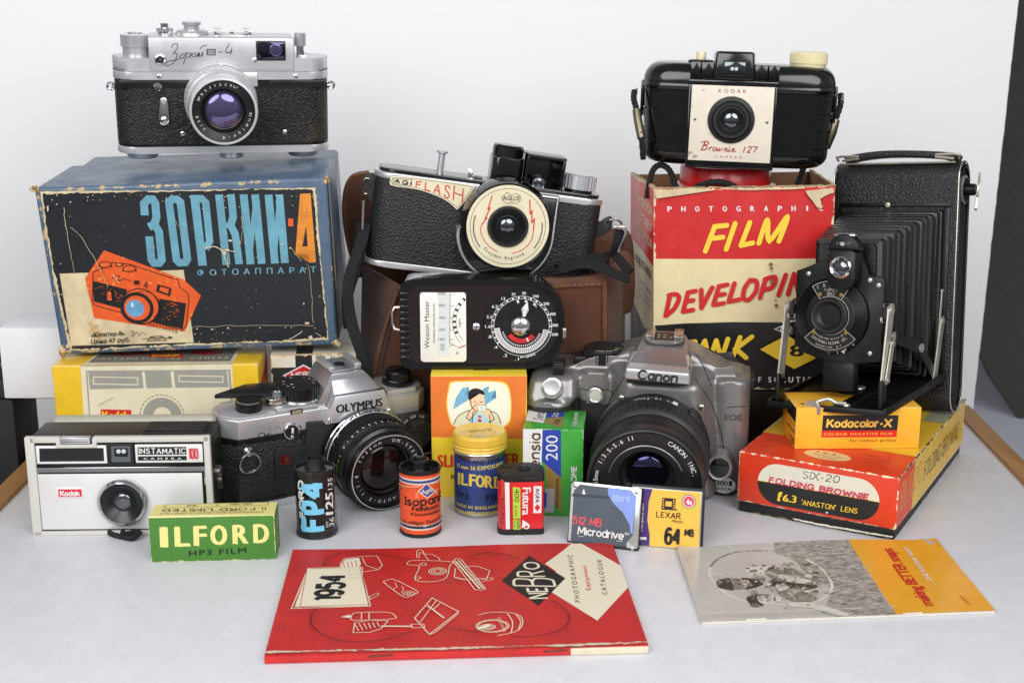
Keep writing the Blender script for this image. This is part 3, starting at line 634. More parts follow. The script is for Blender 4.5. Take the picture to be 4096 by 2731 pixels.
BRAID = NT('black_braid'); _v = BRAID.voro(1500); BRAID.b.inputs['Base Color'].default_value = (.010, .010, .011, 1); BRAID.b.inputs['Roughness'].default_value = .75; BRAID.bump(_v, 1., .0006); BRAID = BRAID.m

# ---------------------------------------------------------------- chrome rangefinder camera on the blue box
t = thing('rangefinder_camera', 'chrome and black leather rangefinder camera standing on the blue box', 'camera', (-190.8, 873.2, 211.9), 14.3, 5.4, .5)
LEA = leather('coarse_black_leather', (22, 21, 20), 380, .5, .44, (1, 1, 1.9), (0, R(35), 0), (62, 52, 32), .0014)
Z = mat('silk_chrome', (216, 216, 219), .36, .62, rvar=.06, bump=.05, bscale=3000)
plan = rrect(-70, 0, 70, 33, 15, 9)
mb = MB(); mb.prism(plan, 0, 4.6, Z, .7); mb.build('base_plate', t)
mb = MB(); mb.prism(rrect(-69.3, .7, 69.3, 32.3, 14.4, 9), 4.6, 6.4, BLK, 0); mb.prism(rrect(-69.5, .5, 69.5, 32.5, 14.5, 9), 6.4, 43, LEA, .3); mb.prism(rrect(-69.4, .6, 69.4, 32.4, 14.4, 9), 43, 48.4, BLK, 0); mb.build('body', t)
mb = MB(); mb.prism(plan, 48.4, 53.4, Z, .4); mb.prism(rrect(-69.8, .2, 69.8, 32.8, 14.8, 9), 53.6, 62.2, Z, 2.4, 4)
mb.prism(rrect(-45.5, .1, 46.5, 28, (1, 1, 3, 3), 4), 61, 75.8, Z, 1.2, 3)
hs = rrect(-46.5, -.25, 46.6, 20, 1.0, 3); mb.prism(hs, 54.2, 75.4, Z, 1.0, 3)
mb.box(-15, 22, -.9, 6, 44, 53.3, Z, .4)          # throat plate behind the lens
F = Face(mb, front(-70, -.27, 0), 140, 62.2, ((694, 367), (2071, 368), (2079, 950), (735, 972)))
def sc(pts, w=.42): F.line(smooth(pts, 6), w, INK)
sc([(1075, 302), (1085, 281), (1108, 276), (1114, 300), (1092, 330), (1084, 336), (1106, 336), (1108, 362), (1085, 398), (1052, 414), (1037, 408), (1055, 388), (1120, 372), (1132, 352), (1146, 338), (1156, 350), (1144, 368), (1130, 362), (1136, 344)])
sc([(1158, 338), (1168, 334), (1160, 370), (1150, 406)]); sc([(1162, 352), (1182, 332), (1192, 344), (1176, 364), (1166, 360)]); sc([(1202, 330), (1194, 364)]); sc([(1222, 330), (1202, 346), (1220, 362)])
sc([(1229, 332), (1225, 356), (1236, 352), (1246, 330), (1242, 356), (1252, 334), (1250, 354), (1262, 350), (1271, 328), (1269, 354)]); sc([(1256, 308), (1268, 292), (1296, 286)]); sc([(1372, 328), (1394, 327)], .5); sc([(1440, 272), (1414, 328), (1458, 324)]); sc([(1454, 300), (1446, 342)])
F.rect(1296, 308, 1352, 348, BLK); F.rect(1302, 312, 1348, 345, mat('rangefinder_window', (150, 150, 152), .12)); mb.build('top_housing', t)
mb = MB(); F = Face(mb, front(-70, -.3, 0), 140, 62.2, ((694, 367), (2071, 368), (2079, 950), (735, 972))); c = F.m(1699, 320); c = (c[0]-70, c[1])
mb.box(c[0]-9.6, c[0]+9.6, -.7, 1, c[1]-6.4, c[1]+6.4, BLK, .4); mb.box(c[0]-8.6, c[0]+8.9, -.9, 0, c[1]-5.6, c[1]+5.6, glass('finder_glass', (140, 130, 165), .04), .2)
dome(mb, front(c[0]+3.2, -.9, c[1]+.6), 4.2, .5, GL_BLUE); mb.build('viewfinder_window', t)
for a, b in ((-66, -16), (30, 66)): mb = MB(); mb.box(a, b, -.2, 3, 43.4, 48, BLK, .2); mb.build('trim_strip', t)
mb = MB(); M = T(-54.6, 16, 0); mb.lathe([(8.4, 60), (8.4, 68)], SATIN, 40, M); mb.knurl(9.4, 68, 75.6, 46, .5, SATIN, M); mb.lathe([(9, 75.6), (7, 76.3), (4.6, 76.3), (4.6, 77), (0, 77.2)], CHROME, 36, M); mb.build('winding_knob', t)
mb = MB(); M = T(-35.6, 14, 0); mb.lathe([(4.4, 75), (4.4, 77.4), (5.2, 77.4), (5.2, 80), (3, 80.3), (2.6, 80.3), (2.6, 83), (0, 83.2)], CHROME, 30, M); mb.knurl(5.5, 78, 79.6, 34, .4, SATIN, M); mb.build('shutter_button', t)
mb = MB(); M = T(-18.5, 14, 0); mb.lathe([(11, 75), (10.6, 77), (9.2, 78.8), (5, 79), (5, 82)], SATIN, 40, M); mb.knurl(10.3, 76.4, 78.2, 60, .35, SATIN, M); mb.knurl(6, 82, 84, 34, .4, SATIN, M); mb.build('shutter_dial', t)
mb = MB(); mb.box(-4, 18, 4, 24, 75.6, 76.3, SATIN, .2); mb.box(-4.4, -2.6, 4, 24, 76, 79.2, CHROME, .3); mb.box(-4.4, .2, 4, 24, 78.6, 79.4, CHROME, .2); mb.box(14.6, 19.2, 4, 24, 78.6, 79.4, CHROME, .2); mb.box(17.4, 19.2, 4, 24, 76, 79.2, CHROME, .3); mb.lathe([(1.2, 75.8), (1.2, 78)], CHROME, 14, T(7, 10, 0)); mb.build('accessory_shoe', t)
mb = MB(); M = T(51.5, 13, 0); mb.lathe([(2.6, 60), (2.6, 69)], CHROME, 24, M); mb.knurl(3.9, 69, 77.4, 22, .45, SATIN, M); mb.lathe([(3.5, 77.4), (0, 77.7)], SATIN, 24, M); mb.box(50, 55, 8, 12, 62, 63.2, CHROME, .3); mb.lathe([(1, 63), (1, 65.5)], CHROME, 12, T(53, 10, 0)); mb.build('rewind_knob', t)
mb = MB(); M = front(-39.4, -.2, 61.6); mb.lathe([(3.3, 0), (3.3, 1.2), (2.4, 1.5), (2.2, .4, DEEP), (1.1, .4), (1.1, 1, STEEL), (0, 1)], CHROME, 28, M); mb.build('flash_socket', t)
for (x, z, r, y) in ((-40.6, 50.8, 1.5, -.3), (47, 50.6, 1.5, -.3), (-1, 57.6, 1.6, -.3), (20.5, 61.2, 1.6, -.3), (-27.6, 13.2, 1.7, .45), (39, 13.4, 1.7, .45)): mb = MB(); screw(mb, front(x, y, z), r, CHROME, DEEP); mb.build('screw', t)
mb = MB(); M = front(-42, .3, 44); mb.lathe([(2.7, 0), (2.7, 1), (1.9, 1.6), (1.9, 2.8), (0, 3)], CHROME, 24, M); mb.build('timer_button', t)
mb = MB(); M = front(-38.6, .4, 22.5); pts = arc(0, 12.4, 2.4, 10, 170, 8)+arc(-.6, 0, 3.5, 170, 370, 12); mb.prism(pts, .6, 2.2, CHROME, .5, M=M)
mb.lathe([(1.6, 2.2), (1.5, 3), (0, 3.2)], SATIN, 20, M @ T(0, 12.4, 0)); screw(mb, M @ T(-.4, 0, 2.2), 2.4, CHROME, DEEP); mb.build('self_timer_lever', t)
for s in (-1, 1):
    mb = MB(); mb.lathe([(2.2, -.7), (2.9, 0), (2.2, .7), (1.4, .5), (1.2, 0), (1.4, -.5), (2.2, -.7)], CHROME, 20, T(s*71.6, 11, 43) @ RX(90)); mb.lathe([(1.5, 0), (1.5, 2)], CHROME, 12, T(s*69, 11, 43) @ RY(s*90)); mb.build('strap_lug', t)
for (x, r, z) in ((-54, 11, -4.6), (52, 11, -4.6), (4, 8.4, -5.4)):
    mb = MB(); mb.lathe([(r, 0), (r, -1.6), (r*.86, z), (0, z)] if r > 9 else [(r, 0), (r, z+.6), (r-.7, z), (0, z)], SATIN, 36, T(x, 16, 0)); mb.build('base_disc', t)
M = front(-2.3, 0, 35.0) @ Matrix.Diagonal((.92, .92, 1, 1))
mb = MB(); mb.lathe([(25.6, -1), (25.6, 3), (25, 3.6), (25, 7), (24.2, 7.2)], Z, 56, M); mb.knurl(25.2, 7.4, 13, 90, .5, SATIN, M); mb.lathe([(24.2, 13), (24.2, 19), (22.8, 20), (22.8, 24)], Z, 56, M); mb.knurl(23.4, 24, 29, 80, .45, SATIN, M)
mb.lathe([(22.6, 29), (22.4, 36), (23.4, 37), (23.4, 43), (22.8, 44.8), (21.2, 45)], Z, 56, M)
for i in range(22): mb.box(-.1, .1, 20.4, 23.5, 15, 15+1.2*(1+i % 2), INK, 0, M=M @ RZ(i*9-100) @ T(0, 1, 0))
lens = mb.build('lens_barrel', t)
mb = MB(); mb.lathe([(21.3, 44.9), (20.8, 44.2), (15.2, 43.0), (14.4, 41), (13.6, 39.4), (12, 38.5), (0, 38)], BLK, 56, M); mb.lathe([(14.7, 43.05), (13.2, 39)], mat('brass_edge', (120, 108, 84), .3, 1), 48, M, 150, 330)
F = Face(mb, M @ T(0, 0, 43.75), lift=.05)
F.arctext('№6531529', SILK, 0, 0, 18.3, 152, 72, 2.0, .012, mapped=False); F.arctext('ЮПИТЕР-8', SILK, 0, 0, 18.3, -8, -92, 2.0, .012, mapped=False); F.arctext('2/50', SILK, 0, 0, 18.3, 222, 192, 2.0, .012, mapped=False)
F.line(arc(8.6, 16.4, 1.7, 0, 360, 4, .9), .2, SILK, mapped=False); mb.build('front_ring', lens)
mb = MB(); dome(mb, M @ T(0, 0, 38.6), 12.6, 3.4, GL_BLUE, 48, 12); mb.build('front_element', lens)

# ---------------------------------------------------------------- white and black cartridge camera, front left
t = thing('cartridge_camera', 'pale metal fronted box camera with red badge, standing far left on the table', 'camera', (-230.4, 727.6, 0), 1.5)
Q = ((205, 700), (1335, 700), (1340, 1310), (235, 1308)); GREYP = mat('light_grey_plastic', (206, 204, 196), .38, mottle=.03)
BG = mat('grained_black_plastic', (24, 24, 25), .38, bump=.9, bscale=1100)
mb = MB(); mb.box(-52.5, 52.5, 1, 29, .5, 61.5, BG, 1.4, 3); mb.box(-53.2, -51, 6, 20, 50, 60, BLK, .6); mb.build('body', t)
mb = MB(); mb.box(-50, 50, 29, 38, 1, 64, mat('warm_grey_plastic', (176, 172, 156), .42, mottle=.05), 4, 3); mb.build('back_door', t)
mb = MB(); F = Face(mb, FRONT, 105, 61.7, Q, x0=-52.5); m_ = F.m
def bar(x0, y0, x1, y1, l, m, bev=.4, d=2):
    a = m_(x0, y1); b = m_(x1, y0); mb.box(min(a[0], b[0]), max(a[0], b[0]), -l, d, min(a[1], b[1]), max(a[1], b[1]), m, bev)
bar(206, 702, 234, 1306, 2, GREYP); bar(1302, 702, 1336, 1306, 2, GREYP); bar(210, 1284, 1330, 1308, 2, GREYP); bar(210, 703, 396, 737, 2, GREYP); bar(374, 712, 400, 770, 2.02, GREYP); bar(380, 748, 622, 770, 2.04, GREYP); bar(600, 712, 625, 770, 2.06, GREYP); bar(604, 703, 1332, 737, 2, GREYP)
mb.build('front_surround', t)
mb = MB(); F.mb = mb; bar(232, 735, 1304, 890, .4, BLK, .2); mb.build('upper_panel', t)
mb = MB(); F.mb = mb; bar(248, 757, 684, 868, 1.3, SILK, .3); F.z = 1.4; F.rect(266, 771, 668, 853, MATT)
for i in range(1, 8): F.line([(266+i*50.2, 771), (266+i*50.2, 853)], .28, DEEP)
for i in range(1, 3): F.line([(266, 771+i*27.3), (668, 771+i*27.3)], .28, DEEP)
mb.build('cell_window', t)
mb = MB(); F.mb = mb; bar(690, 744, 852, 886, 1.8, MATT, .5); F.z = 1.85; F.rect(708, 752, 842, 862, DEEP); F.rect(716, 758, 836, 858, GL_GREY); F.rect(735, 772, 820, 825, DEEP); c = m_(778, 792)
for s in (-1, 1): mb.lathe([(1.4, 1.86), (1.2, 2.1), (0, 2.2)], mat('painted_glint', (200, 205, 205), .2), 16, front(c[0]+s*1.5, 0, c[1]))  # pale studs modelled as glints in the finder glass
mb.build('viewfinder', t)
mb = MB(); F.mb = mb; bar(866, 754, 1287, 866, 1.3, SILK, .3); F.z = 1.4; F.rect(880, 768, 1186, 816, MATT); F.rect(880, 825, 1186, 852, MATT)
F.brush('INSTAMATIC', SILK, (890, 806), (1180, 806), (890, 777), .55, .75, 1.9); F.text('CAMERA', SILK, (918, 845), (1155, 845), (918, 831), .02, 1.8)
F.brush('100', mat('badge_red', (214, 44, 62), .4), (1204, 840), (1258, 840), (1204, 777), .75, 0, 1.4); mb.build('name_plate', t)
mb = MB(); F.mb = mb; bar(238, 893, 1304, 1285, .9, CHROME, .6); mb.build('bezel', t)
mb = MB(); F.mb = mb; F.z = .95; F.poly(rrect(252, 922, 1290, 1280, 4), BLK); bar(264, 932, 1276, 1272, 1.4, mat('satin_aluminium', (232, 232, 230), .40, .35, rvar=.05), .3); mb.build('face_plate', t)
mb = MB(); F.mb = mb; bar(361, 1012, 531, 1080, 1.9, SILK, .5); F.z = 1.95; F.rect(374, 1023, 521, 1070, mat('badge_red', (214, 44, 62), .4)); F.brush('Kodak', SILK, (388, 1061), (506, 1061), (388, 1034), .75, .6); mb.build('badge', t)
c = m_(778, 1100); M = front(c[0], -1.2, c[1]); mb = MB(); mb.knurl(14.6, 0, 3.4, 56, .9, CHROME, M, .5, False); mb.lathe([(14.2, 3.4), (13.2, 5), (12.6, 5.2), (12.3, 4.8)], CHROME, 56, M); ln = mb.build('lens_ring', t)
mb = MB(); mb.lathe([(12.3, 4.9), (11.6, 4.6), (6.2, 1.2), (5.6, 1.2), (5.4, 2), (0, 2)], BLK, 48, M); mb.build('lens_cone', ln); mb = MB(); dome(mb, M @ T(0, 0, 1.6), 5.3, 1.5, GL_GREY); mb.build('lens_glass', ln)
mb = MB(); F.mb = mb; bar(400, 704, 586, 742, 2.6, SATIN, .5, 5); F.z = 2.65; F.line([(408, 716), (578, 716)], .3, CHROME); F.line([(408, 730), (578, 730)], .3, BLK); mb.build('release_button', t)
mb = MB(); mb.box(12, 49, 3, 24, 61, 62.6, MATT, .4)
for i in range(4): mb.box(13, 48, 5+i*4.6, 8+i*4.6, 62.4, 63.6, MATT, .5)
mb.build('top_grip', t)
mb = MB(); mb.lathe([(4.5, 0), (4.5, 2.4), (3, 3.4), (0, 3.4)], STEEL, 24, T(52.4, 14, 34) @ RY(90)); mb.box(52.4, 56.5, 8, 12, 25, 32, STEEL, .6); mb.build('door_latch', t)
mb = MB(); strapcord(mb, [(-14, 12, 2), (-12, 3, 1.6), (-8, -4, 1.6), (0, -9, 1.7), (6, -12, 2.2), (9.5, -8.5, 3.8), (6, -4, 3), (0, -4, 1.7), (-5, 4, 1.6), (-8, 12, 1.6)], 1.6, BRAID); mb.build('wrist_cord', t)

# ---------------------------------------------------------------- green and yellow film box, lying in front of it
D = (-35.1, 35.1, 0, 20, 0, 27.2)
GR = card('film_box_green', (72, 130, 46), D, .45, (226, 218, 150), .5, .05, .06); PY = card('film_box_pale_yellow', (236, 224, 140), D, .3, (240, 232, 180), .5, 0, .05)
mb = MB(); mb.box(*D, GR, .5, 2); F = Face(mb, front(-35.1, 0, 0), 70.2, 27.2, ((930, 1222), (1722, 1188), (1736, 1462), (945, 1470)))
F.poly([(930, 1226), (1722, 1192), (1722, 1187), (930, 1217)], PY); BO = dict(slab=.0, gap=2.0)

for ch, a, b in (('I', 1004, 1036), ('L', 1090, 1168), ('F', 1204, 1272), ('O', 1308, 1400), ('R', 1450, 1540), ('D', 1588, 1680)):
    y = 1386-(a-1000)*.044; F.text(ch, PY, (a, y), (b, y-(b-a)*.044), (a-3, y-118), .05)
F.text('HP3 FILM', INK, (1168, 1436), (1530, 1420), (1167, 1404), .022, 1.25)
F = Face(mb, top(-35.1, 0, 27.2), 70.2, 20, ((975, 1122), (1738, 1088), (1722, 1188), (930, 1222))); F.poly([(976, 1124), (1736, 1090), (1719, 1186), (934, 1220)], PY)
F.brush('ILFORD LIMITED', INK, (1660, 1134), (1020, 1164), (1664, 1152), .6, .5, 1.6); F.text('HYPERSENSITIVE PANCHROMATIC SAFETY FILM', INK, (1655, 1170), (1004, 1196), (1655, 1178), .015, 1.1); F.text('MADE IN ENGLAND BY', INK, (1508, 1162), (1192, 1174), (1508, 1168), .0, 1.1)
F.line([(1034, 1130), (1678, 1098), (1672, 1122), (1028, 1154)], .3, INK, True); F.line([(1360, 1114), (1354, 1138)], .3, INK); F.text('DEC 1965', INK, (1572, 1110), (1436, 1117), (1574, 1119), .02); F.text('959', INK, (1226, 1127), (1168, 1131), (1228, 1136), .02)
F = Face(mb, fr((35.1, 0, 0), (0, 1, 0), (0, 0, 1)), 20, 27.2); F.ring(10, 14, 4.5, .5, PY); F.line(arc(10, 14, 2.6, 0, 250, 8), .5, PY, mapped=False); F.ring(10, 20.5, 1.6, .4, PY); F.ring(10, 7.5, 1.6, .4, PY); F.line([(10, 3), (10, 25)], .3, PY)
mb.build('film_box'); o = bpy.data.objects['film_box']; tag(place(o, (-169.6, 687.8, 0), 3.5), 'small green film box with pale yellow top and lettering, on the table', 'film box')

# ---------------------------------------------------------------- single lens reflex camera with chrome top, turned to the right
t = thing('reflex_camera', 'black and chrome reflex film camera with silver pyramid top, turned towards the right', 'camera', (-117, 790.5, 0), 30, 6)
CH = mat('camera_satin_silver', (206, 206, 208), .32, .65, rvar=.04); LB = leather('fine_black_leather', (20, 20, 21), 520, .55, .46, dist=.0009)
OQ = ((97, 577), (1504, 360), (1484, 978), (112, 1241))
end = [(-69, 8), (-61, 0), (61, 0), (69, 8), (69, 26), (62, 32), (-62, 32), (-69, 26)]
mb = MB(); mb.prism(end, 0, 5, CH, .5); mb.build('base_plate', t)
mb = MB(); e2 = [(x*.994, y*.97+.4) for x, y in end]; mb.prism(e2, 5, 46, LB, .3); mb.prism(end, 46, 49.4, BLK, .2); mb.box(-67, -30, -.2, 3, 4.9, 7, BLK, .3); mb.build('body', t)
mb = MB(); mb.prism(end, 49.4, 62.4, CH, .9, 3); mb.prism([(-69, 9), (-60, 1), (-12, 1), (-8, 30), (-62, 31)], 62.4, 63.6, CH, .5); mb.prism([(-36, .6), (-9, .6), (-9, 28), (-36, 28)], 62.6, 65.4, CH, .9); mb.prism([(40, 3), (60, 3), (67, 9), (67, 25), (60, 30), (40, 30)], 62.4, 65.6, CH, .8)
F = Face(mb, front(-70, -.02, 0), 136, 64, OQ); F.m = homog(OQ, ((2, 64), (138, 64), (138, 0), (2, 0)))
F.ring(342, 684, 2.1, .5, INK); F.brush('M', INK, (362, 692), (394, 686), (360, 668), .45); F.text('10', INK, (402, 676), (478, 664), (396, 622), .0); F.text('10', CH, (404, 674), (476, 663), (398, 625), -.03)
F.poly([(542, 506), (628, 490), (628, 522), (544, 538)], INK); F.poly([(556, 510), (620, 498), (620, 520), (558, 532)], mat('cell_grid', (200, 196, 150), .4))
for i in range(5): F.line([(560+i*13, 508-i*2.4), (572+i*12, 528-i*2)], .5, INK)
F.line([(602, 618), (612, 612), (616, 636)], .5, INK); mb.build('top_plate', t)
# pyramid housing with name plate
PR = mat('prism_satin_silver', (184, 184, 187), .30, .85, rvar=.04)
P = MB(); P.hexa([(-10, 3, 60), (44, 3, 60), (44, 31, 60), (-12, 31, 60), (1.5, 3.6, 82.6), (23, 3.6, 82.6), (23, 29, 83), (0, 29, 83)], PR, .7)
P.hexa([(-2.2, -3.6, 60), (37, -3.6, 60), (40, 8, 60), (-6, 8, 60), (1.8, -1.8, 69.4), (33, -1.8, 69.4), (23, 6, 82.5), (1.8, 6, 82.5)], PR, .5)
P.hexa([(-6.4, -6, 53.4), (40, -6, 53.4), (40, 6, 53.4), (-6.4, 6, 53.4), (.6, -4.4, 70.4), (34, -4.4, 70.4), (34, 0, 70.4), (.6, 0, 70.4)], CH, .5)
P.box(-.5, 35, -4.2, -1.5, 70.2, 70.8, CHROME, .2)
Fp = Face(P, fr((-6.4, -6.02, 53.4), (1, 0, 0), (0, 1.6, 17)), 46.4, 17.1, None, .08)
Fp.text('OLYMPUS', INK, (7.6, 6.4), (39, 6.4), (7.6, 12), .05, 1.02, False)
for x in (3, 43.6): screw(P, fr((-6.4+x, -5.9, 56), (1, 0, 0), (0, 1.6, 17)), 1.7, SATIN, DEEP)
P.build('prism_housing', t)
mb = MB(); mb.box(1.5, 22.5, 6, 28, 82.8, 83.8, PR, .2); mb.box(.2, 4.8, 5, 28, 83.6, 86.6, SATIN, .6); mb.box(18.6, 23.2, 7, 28, 83.6, 86.6, SATIN, .6); mb.lathe([(3.4, 83.8), (3.4, 84.4), (0, 84.4)], DEEP, 20, T(11.8, 16, 0)); mb.build('hot_shoe', t)
mb = MB(); M = T(-49.5, 13, 62.2) @ Matrix.Diagonal((.86, .86, .9, 1)); mb.lathe([(9, 0), (9, 1)], CHROME, 36, M); mb.knurl(9.4, 1, 8, 60, .25, BLK, M); mb.lathe([(9, 8), (8.4, 8.6)], CHROME, 36, M); mb.lathe([(8.4, 8.6), (7.4, 8.5), (0, 8.5)], BLK, 36, M); mb.build('rewind_knob', t)
mb = MB(); M = T(-31, 13, 66); mb.prism(rrect(-8, -6, 6, 7, 5), 0, 4, STEEL, 1, 3, M=M); mb.lathe([(4, 4), (3.6, 6), (2, 6.4), (1.8, 5.6, BLK), (0, 5.8)], CHROME, 24, M); mb.build('shutter_button', t)
mb = MB(); M = T(-15, 18, 65) @ Matrix.Diagonal((1.22, 1.22, 1, 1)); mb.lathe([(11.4, 0), (11.4, 1.4)], CHROME, 40, M); mb.knurl(11.6, 1.6, 9, 40, .5, BLK, M); mb.lathe([(11, 9), (10.4, 9.6), (0, 9.6)], BLK, 40, M)
F2 = Face(mb, M @ T(0, 0, 9.6)); F2.arctext('AUTO B 1000', SILK, 0, 0, 7.8, 230, -30, 1.5, 0, mapped=False); F2.rect(-5, -2, -3.6, -1.2, SILK); mb.build('speed_dial', t)
mb = MB(); mb.prism([(-67, 26), (-30, 12), (-24, 32), (-44, 36)], 68, 71.5, BLK, 1); mb.build('wind_lever', t)
mb = MB(); M = T(53, 15, 65); mb.knurl(10.4, 0, 3, 26, .6, BLK, M, .6); mb.lathe([(10, 3), (9, 3.6, CHROME), (8.7, 3.8), (8.4, 4, BLK), (8.4, 9), (7.6, 10), (0, 10.2)], BLK, 40, M); mb.box(-7.5, 7.5, -1, 1.2, 10, 11.2, BLK, .4, M=M); mb.build('rewind_crank', t)
mb = MB(); F = Face(mb, front(0, 0, 0)); F.m = homog(OQ, ((-68, 64), (68, 64), (68, 0), (-68, 0))); c = F.m(548, 650); M = front(c[0], -.3, c[1]); mb.lathe([(5.2, 0), (5.2, .8), (4.9, 1.2), (4.5, 1.2)], CHROME, 36, M); mb.lathe([(4.5, 1.2), (4.2, 2.4), (0, 2.4)], BLK, 36, M)
mb.box(-.7, .7, -.6, 3.2, 2.3, 2.7, SILK, .3, M=M); F2 = Face(mb, M @ T(0, 0, 2.4)); F2.text('R', SILK, (-1, -3.6), (.9, -3.6), (-1, -1.6), .03); mb.build('mode_switch', t)
c = F.m(520, 880); mb = MB(); mb.box(c[0]-8, c[0]+26, -1, 2, c[1]-9, c[1]+11, MATT, .4)
for i in range(6): mb.box(c[0]+9+i*2.6, c[0]+10.6+i*2.6, -1.6, 0, c[1]-8, c[1]+10.5, MATT, .2)
mb.box(c[0]-4.4, c[0]+1.6, -1.4, 0, c[1], c[1]+6.6, mat('dark_red_lamp', (84, 16, 14), .12), .3); mb.build('front_grip', t)
c = F.m(235, 790); mb = MB(); M = front(c[0]+1, -.2, c[1]); mb.lathe([(3, 0), (3, 1), (1.8, 2.2), (2.2, 4), (0, 4.6)], CHROME, 24, M)
mb.tube([(c[0]+1+6.6*math.cos(R(a)), -3.6-.8*math.sin(R(a)), c[1]-6.6+6.6*math.sin(R(a))) for a in range(0, 360, 12)], .7, CHROME, 8, True); mb.build('strap_ring', t)
mb = MB(); mb.hexa([(-20, -1.2, 8), (30, -4, 8), (30, 3, 8), (-20, 3, 8), (-17, -1.2, 55), (0, -4, 53.4), (0, 3, 53.4), (-17, 3, 55)], MATT, 1.2); mb.build('mount_shoulder', t); mb = MB(); mb.box(38, 50, -5, 3, 14, 50, BAKE, 2); mb.build('mount_shoulder', t)
# accessory dial adapter at the right end
mb = MB(); mb.prism(rrect(43, 18, 68, 50, 5), -6, 3, MATT, 1.2, M=front(0, -3, 0)); mb.build('adapter_plate', t); c = (56.5, 38.5)
mb = MB(); M = front(c[0], -6, c[1]); mb.knurl(9.6, 0, 7, 30, .5, MATT, M); mb.lathe([(9.2, 7), (8.6, 7.6), (0, 7.6)], LB, 36, M); F2 = Face(mb, front(c[0], -6.05, c[1])); F2.arctext('1000 500 250 125', SILK, 0, 0, 10.9, 185, 60, 1.8, .01, mapped=False); F2.text('MANUAL ADAPTER', SILK, (-13, -18.4), (12, -18.4), (-13, -16.4), .02); mb.build('adapter_dial', t)
mb = MB(); mb.tube([(69.5, 6+4*math.sin(R(a)), 33+6*math.cos(R(a))) for a in range(0, 360, 20)], .8, BLK, 6, True); mb.build('strap_ring', t)
M = front(21.5, -4, 30.4) @ Matrix.Diagonal((.96, .96, 1, 1)); mb = MB()
mb.lathe([(31, -2), (31, 4, CHROME), (30.6, 4.4), (30.6, 8, CH), (30.2, 8.4)], BLK, 64, M)
for i in range(7): mb.knurl(30.2, 9+i*1.25, 9+i*1.25+.95, 76, .8, MATT, M @ RZ(i*2.4))
mb.lathe([(29.3, 9), (29.3, 18.5, BLK), (29, 19), (29, 24), (28.4, 24.4)], BLK, 64, M); mb.knurl(29.4, 24.6, 29, 110, .4, MATT, M)
mb.lathe([(28.8, 29), (28.6, 31), (26.8, 32.2), (26.6, 36.5), (26, 37)], BLK, 64, M); mb.lathe([(26.05, 37), (25.5, 37.1)], SATIN, 64, M); mb.lathe([(25.5, 37.05), (24.6, 36), (24.2, 34), (18.4, 33.2), (17.6, 30), (16, 29), (0, 28.6)], BLK, 64, M)
def bandtext(txt, m, r, z, a0, a1, h):
    for i, ch in enumerate(txt):
        if ch == ' ': continue
        a = a0+(a1-a0)*i/max(1, len(txt)-1); v, f = font_mesh(ch, 0., 1.); xm = sum(p[0] for p in v)/len(v); k = h/.729
        mb.raw([((x-xm)*k, (y-.36)*k, .12) for x, y in v], f, m, M @ RZ(a-90) @ T(0, r, z) @ RX(-90) @ RZ(180) @ RY(0))
bandtext('16 11 8 5.6 4 2.8 1.8', SILK, 29.05, 21.6, 60, 148, 2.3); bandtext('50mm', mat('green_ink', (110, 180, 60), .5), 29.05, 21.6, 160, 180, 2.6); bandtext('16 8 4 4 8 16', INK, 30.6, 6.2, 60, 130, 1.8); bandtext('m', SILK, 30.2, 10.5, 142, 142, 2.4); bandtext('ft', BORG, 30.2, 10.5, 154, 154, 2.4)
ln = mb.build('lens_barrel', t); mb = MB(); F2 = Face(mb, M @ T(0, 0, 33.9), lift=.05); F2.arctext('OM-SYSTEM ZUIKO AUTO-S 1:1.8  f=50mm', SILK, 0, 0, 21.4, 78, -255, 2.3, .012, mapped=False); mb.build('ring_lettering', ln)
mb = MB(); dome(mb, M @ T(0, 0, 28.8), 16.6, 3.6, GL_WARM, 48, 12); mb.build('front_element', ln)
# ---------------------------------------------------------------- brown canvas camera case
CAN = cloth('brown_canvas', (104, 60, 35), 620, .85, 1.); LTH = leather('brown_leather_trim', (86, 54, 36), 700, .4, .5); STI = mat('stitching_thread', (150, 112, 70), .8)
t = thing('camera_case', 'open brown canvas camera case with leather trim holding the tilted flash camera', 'case', (0, 0, 0))
mb = MB(); mb.hexa([(-99, 838, .5), (66, 842, .5), (66, 846, .5), (-99, 842, .5), (-74, 838, 127), (62, 842, 134), (62, 845.5, 134), (-74, 841.5, 127)], CAN, 1, 2); mb.build('front_panel', t)
mb = MB(); mb.hexa([(-112, 905, .5), (-99, 840, .5), (-96, 842, .5), (-108, 905, .5), (-106, 905, 130), (-75, 841, 128), (-72, 842, 128), (-103, 905, 130)], CAN, .8, 2)
mb.hexa([(66, 842.5, .5), (82, 905, .5), (78, 905, .5), (63, 845, .5), (61.5, 842.5, 134), (80, 905, 138), (77, 905, 138), (59, 845, 134)], CAN, .8, 2)
mb.hexa([(-112, 905, .5), (82, 905, .5), (82, 909, .5), (-112, 909, .5), (-106, 905, 132), (80, 905, 140), (80, 909, 140), (-106, 909, 132)], CAN, .8, 2); mb.build('case_body', t)
def piping(pts, r=1.9): mb.tube(smooth(pts, 6), r, LTH, 8)
mb = MB(); piping([(-99, 837.5, 2), (-92, 836.5, 70), (-75, 837, 126.5)]); mb.build('corner_piping', t); mb = MB(); piping([(66, 841.5, 2), (62, 841, 88), (61, 841.5, 133)]); mb.build('corner_piping', t)
mb = MB(); mb.hexa([(-76, 836.6, 121), (63, 840.6, 128), (63, 847, 128), (-76, 843, 121), (-75, 836.8, 128.5), (63, 840.8, 135.5), (63, 847, 135.5), (-75, 843, 128.5)], LTH, .8)
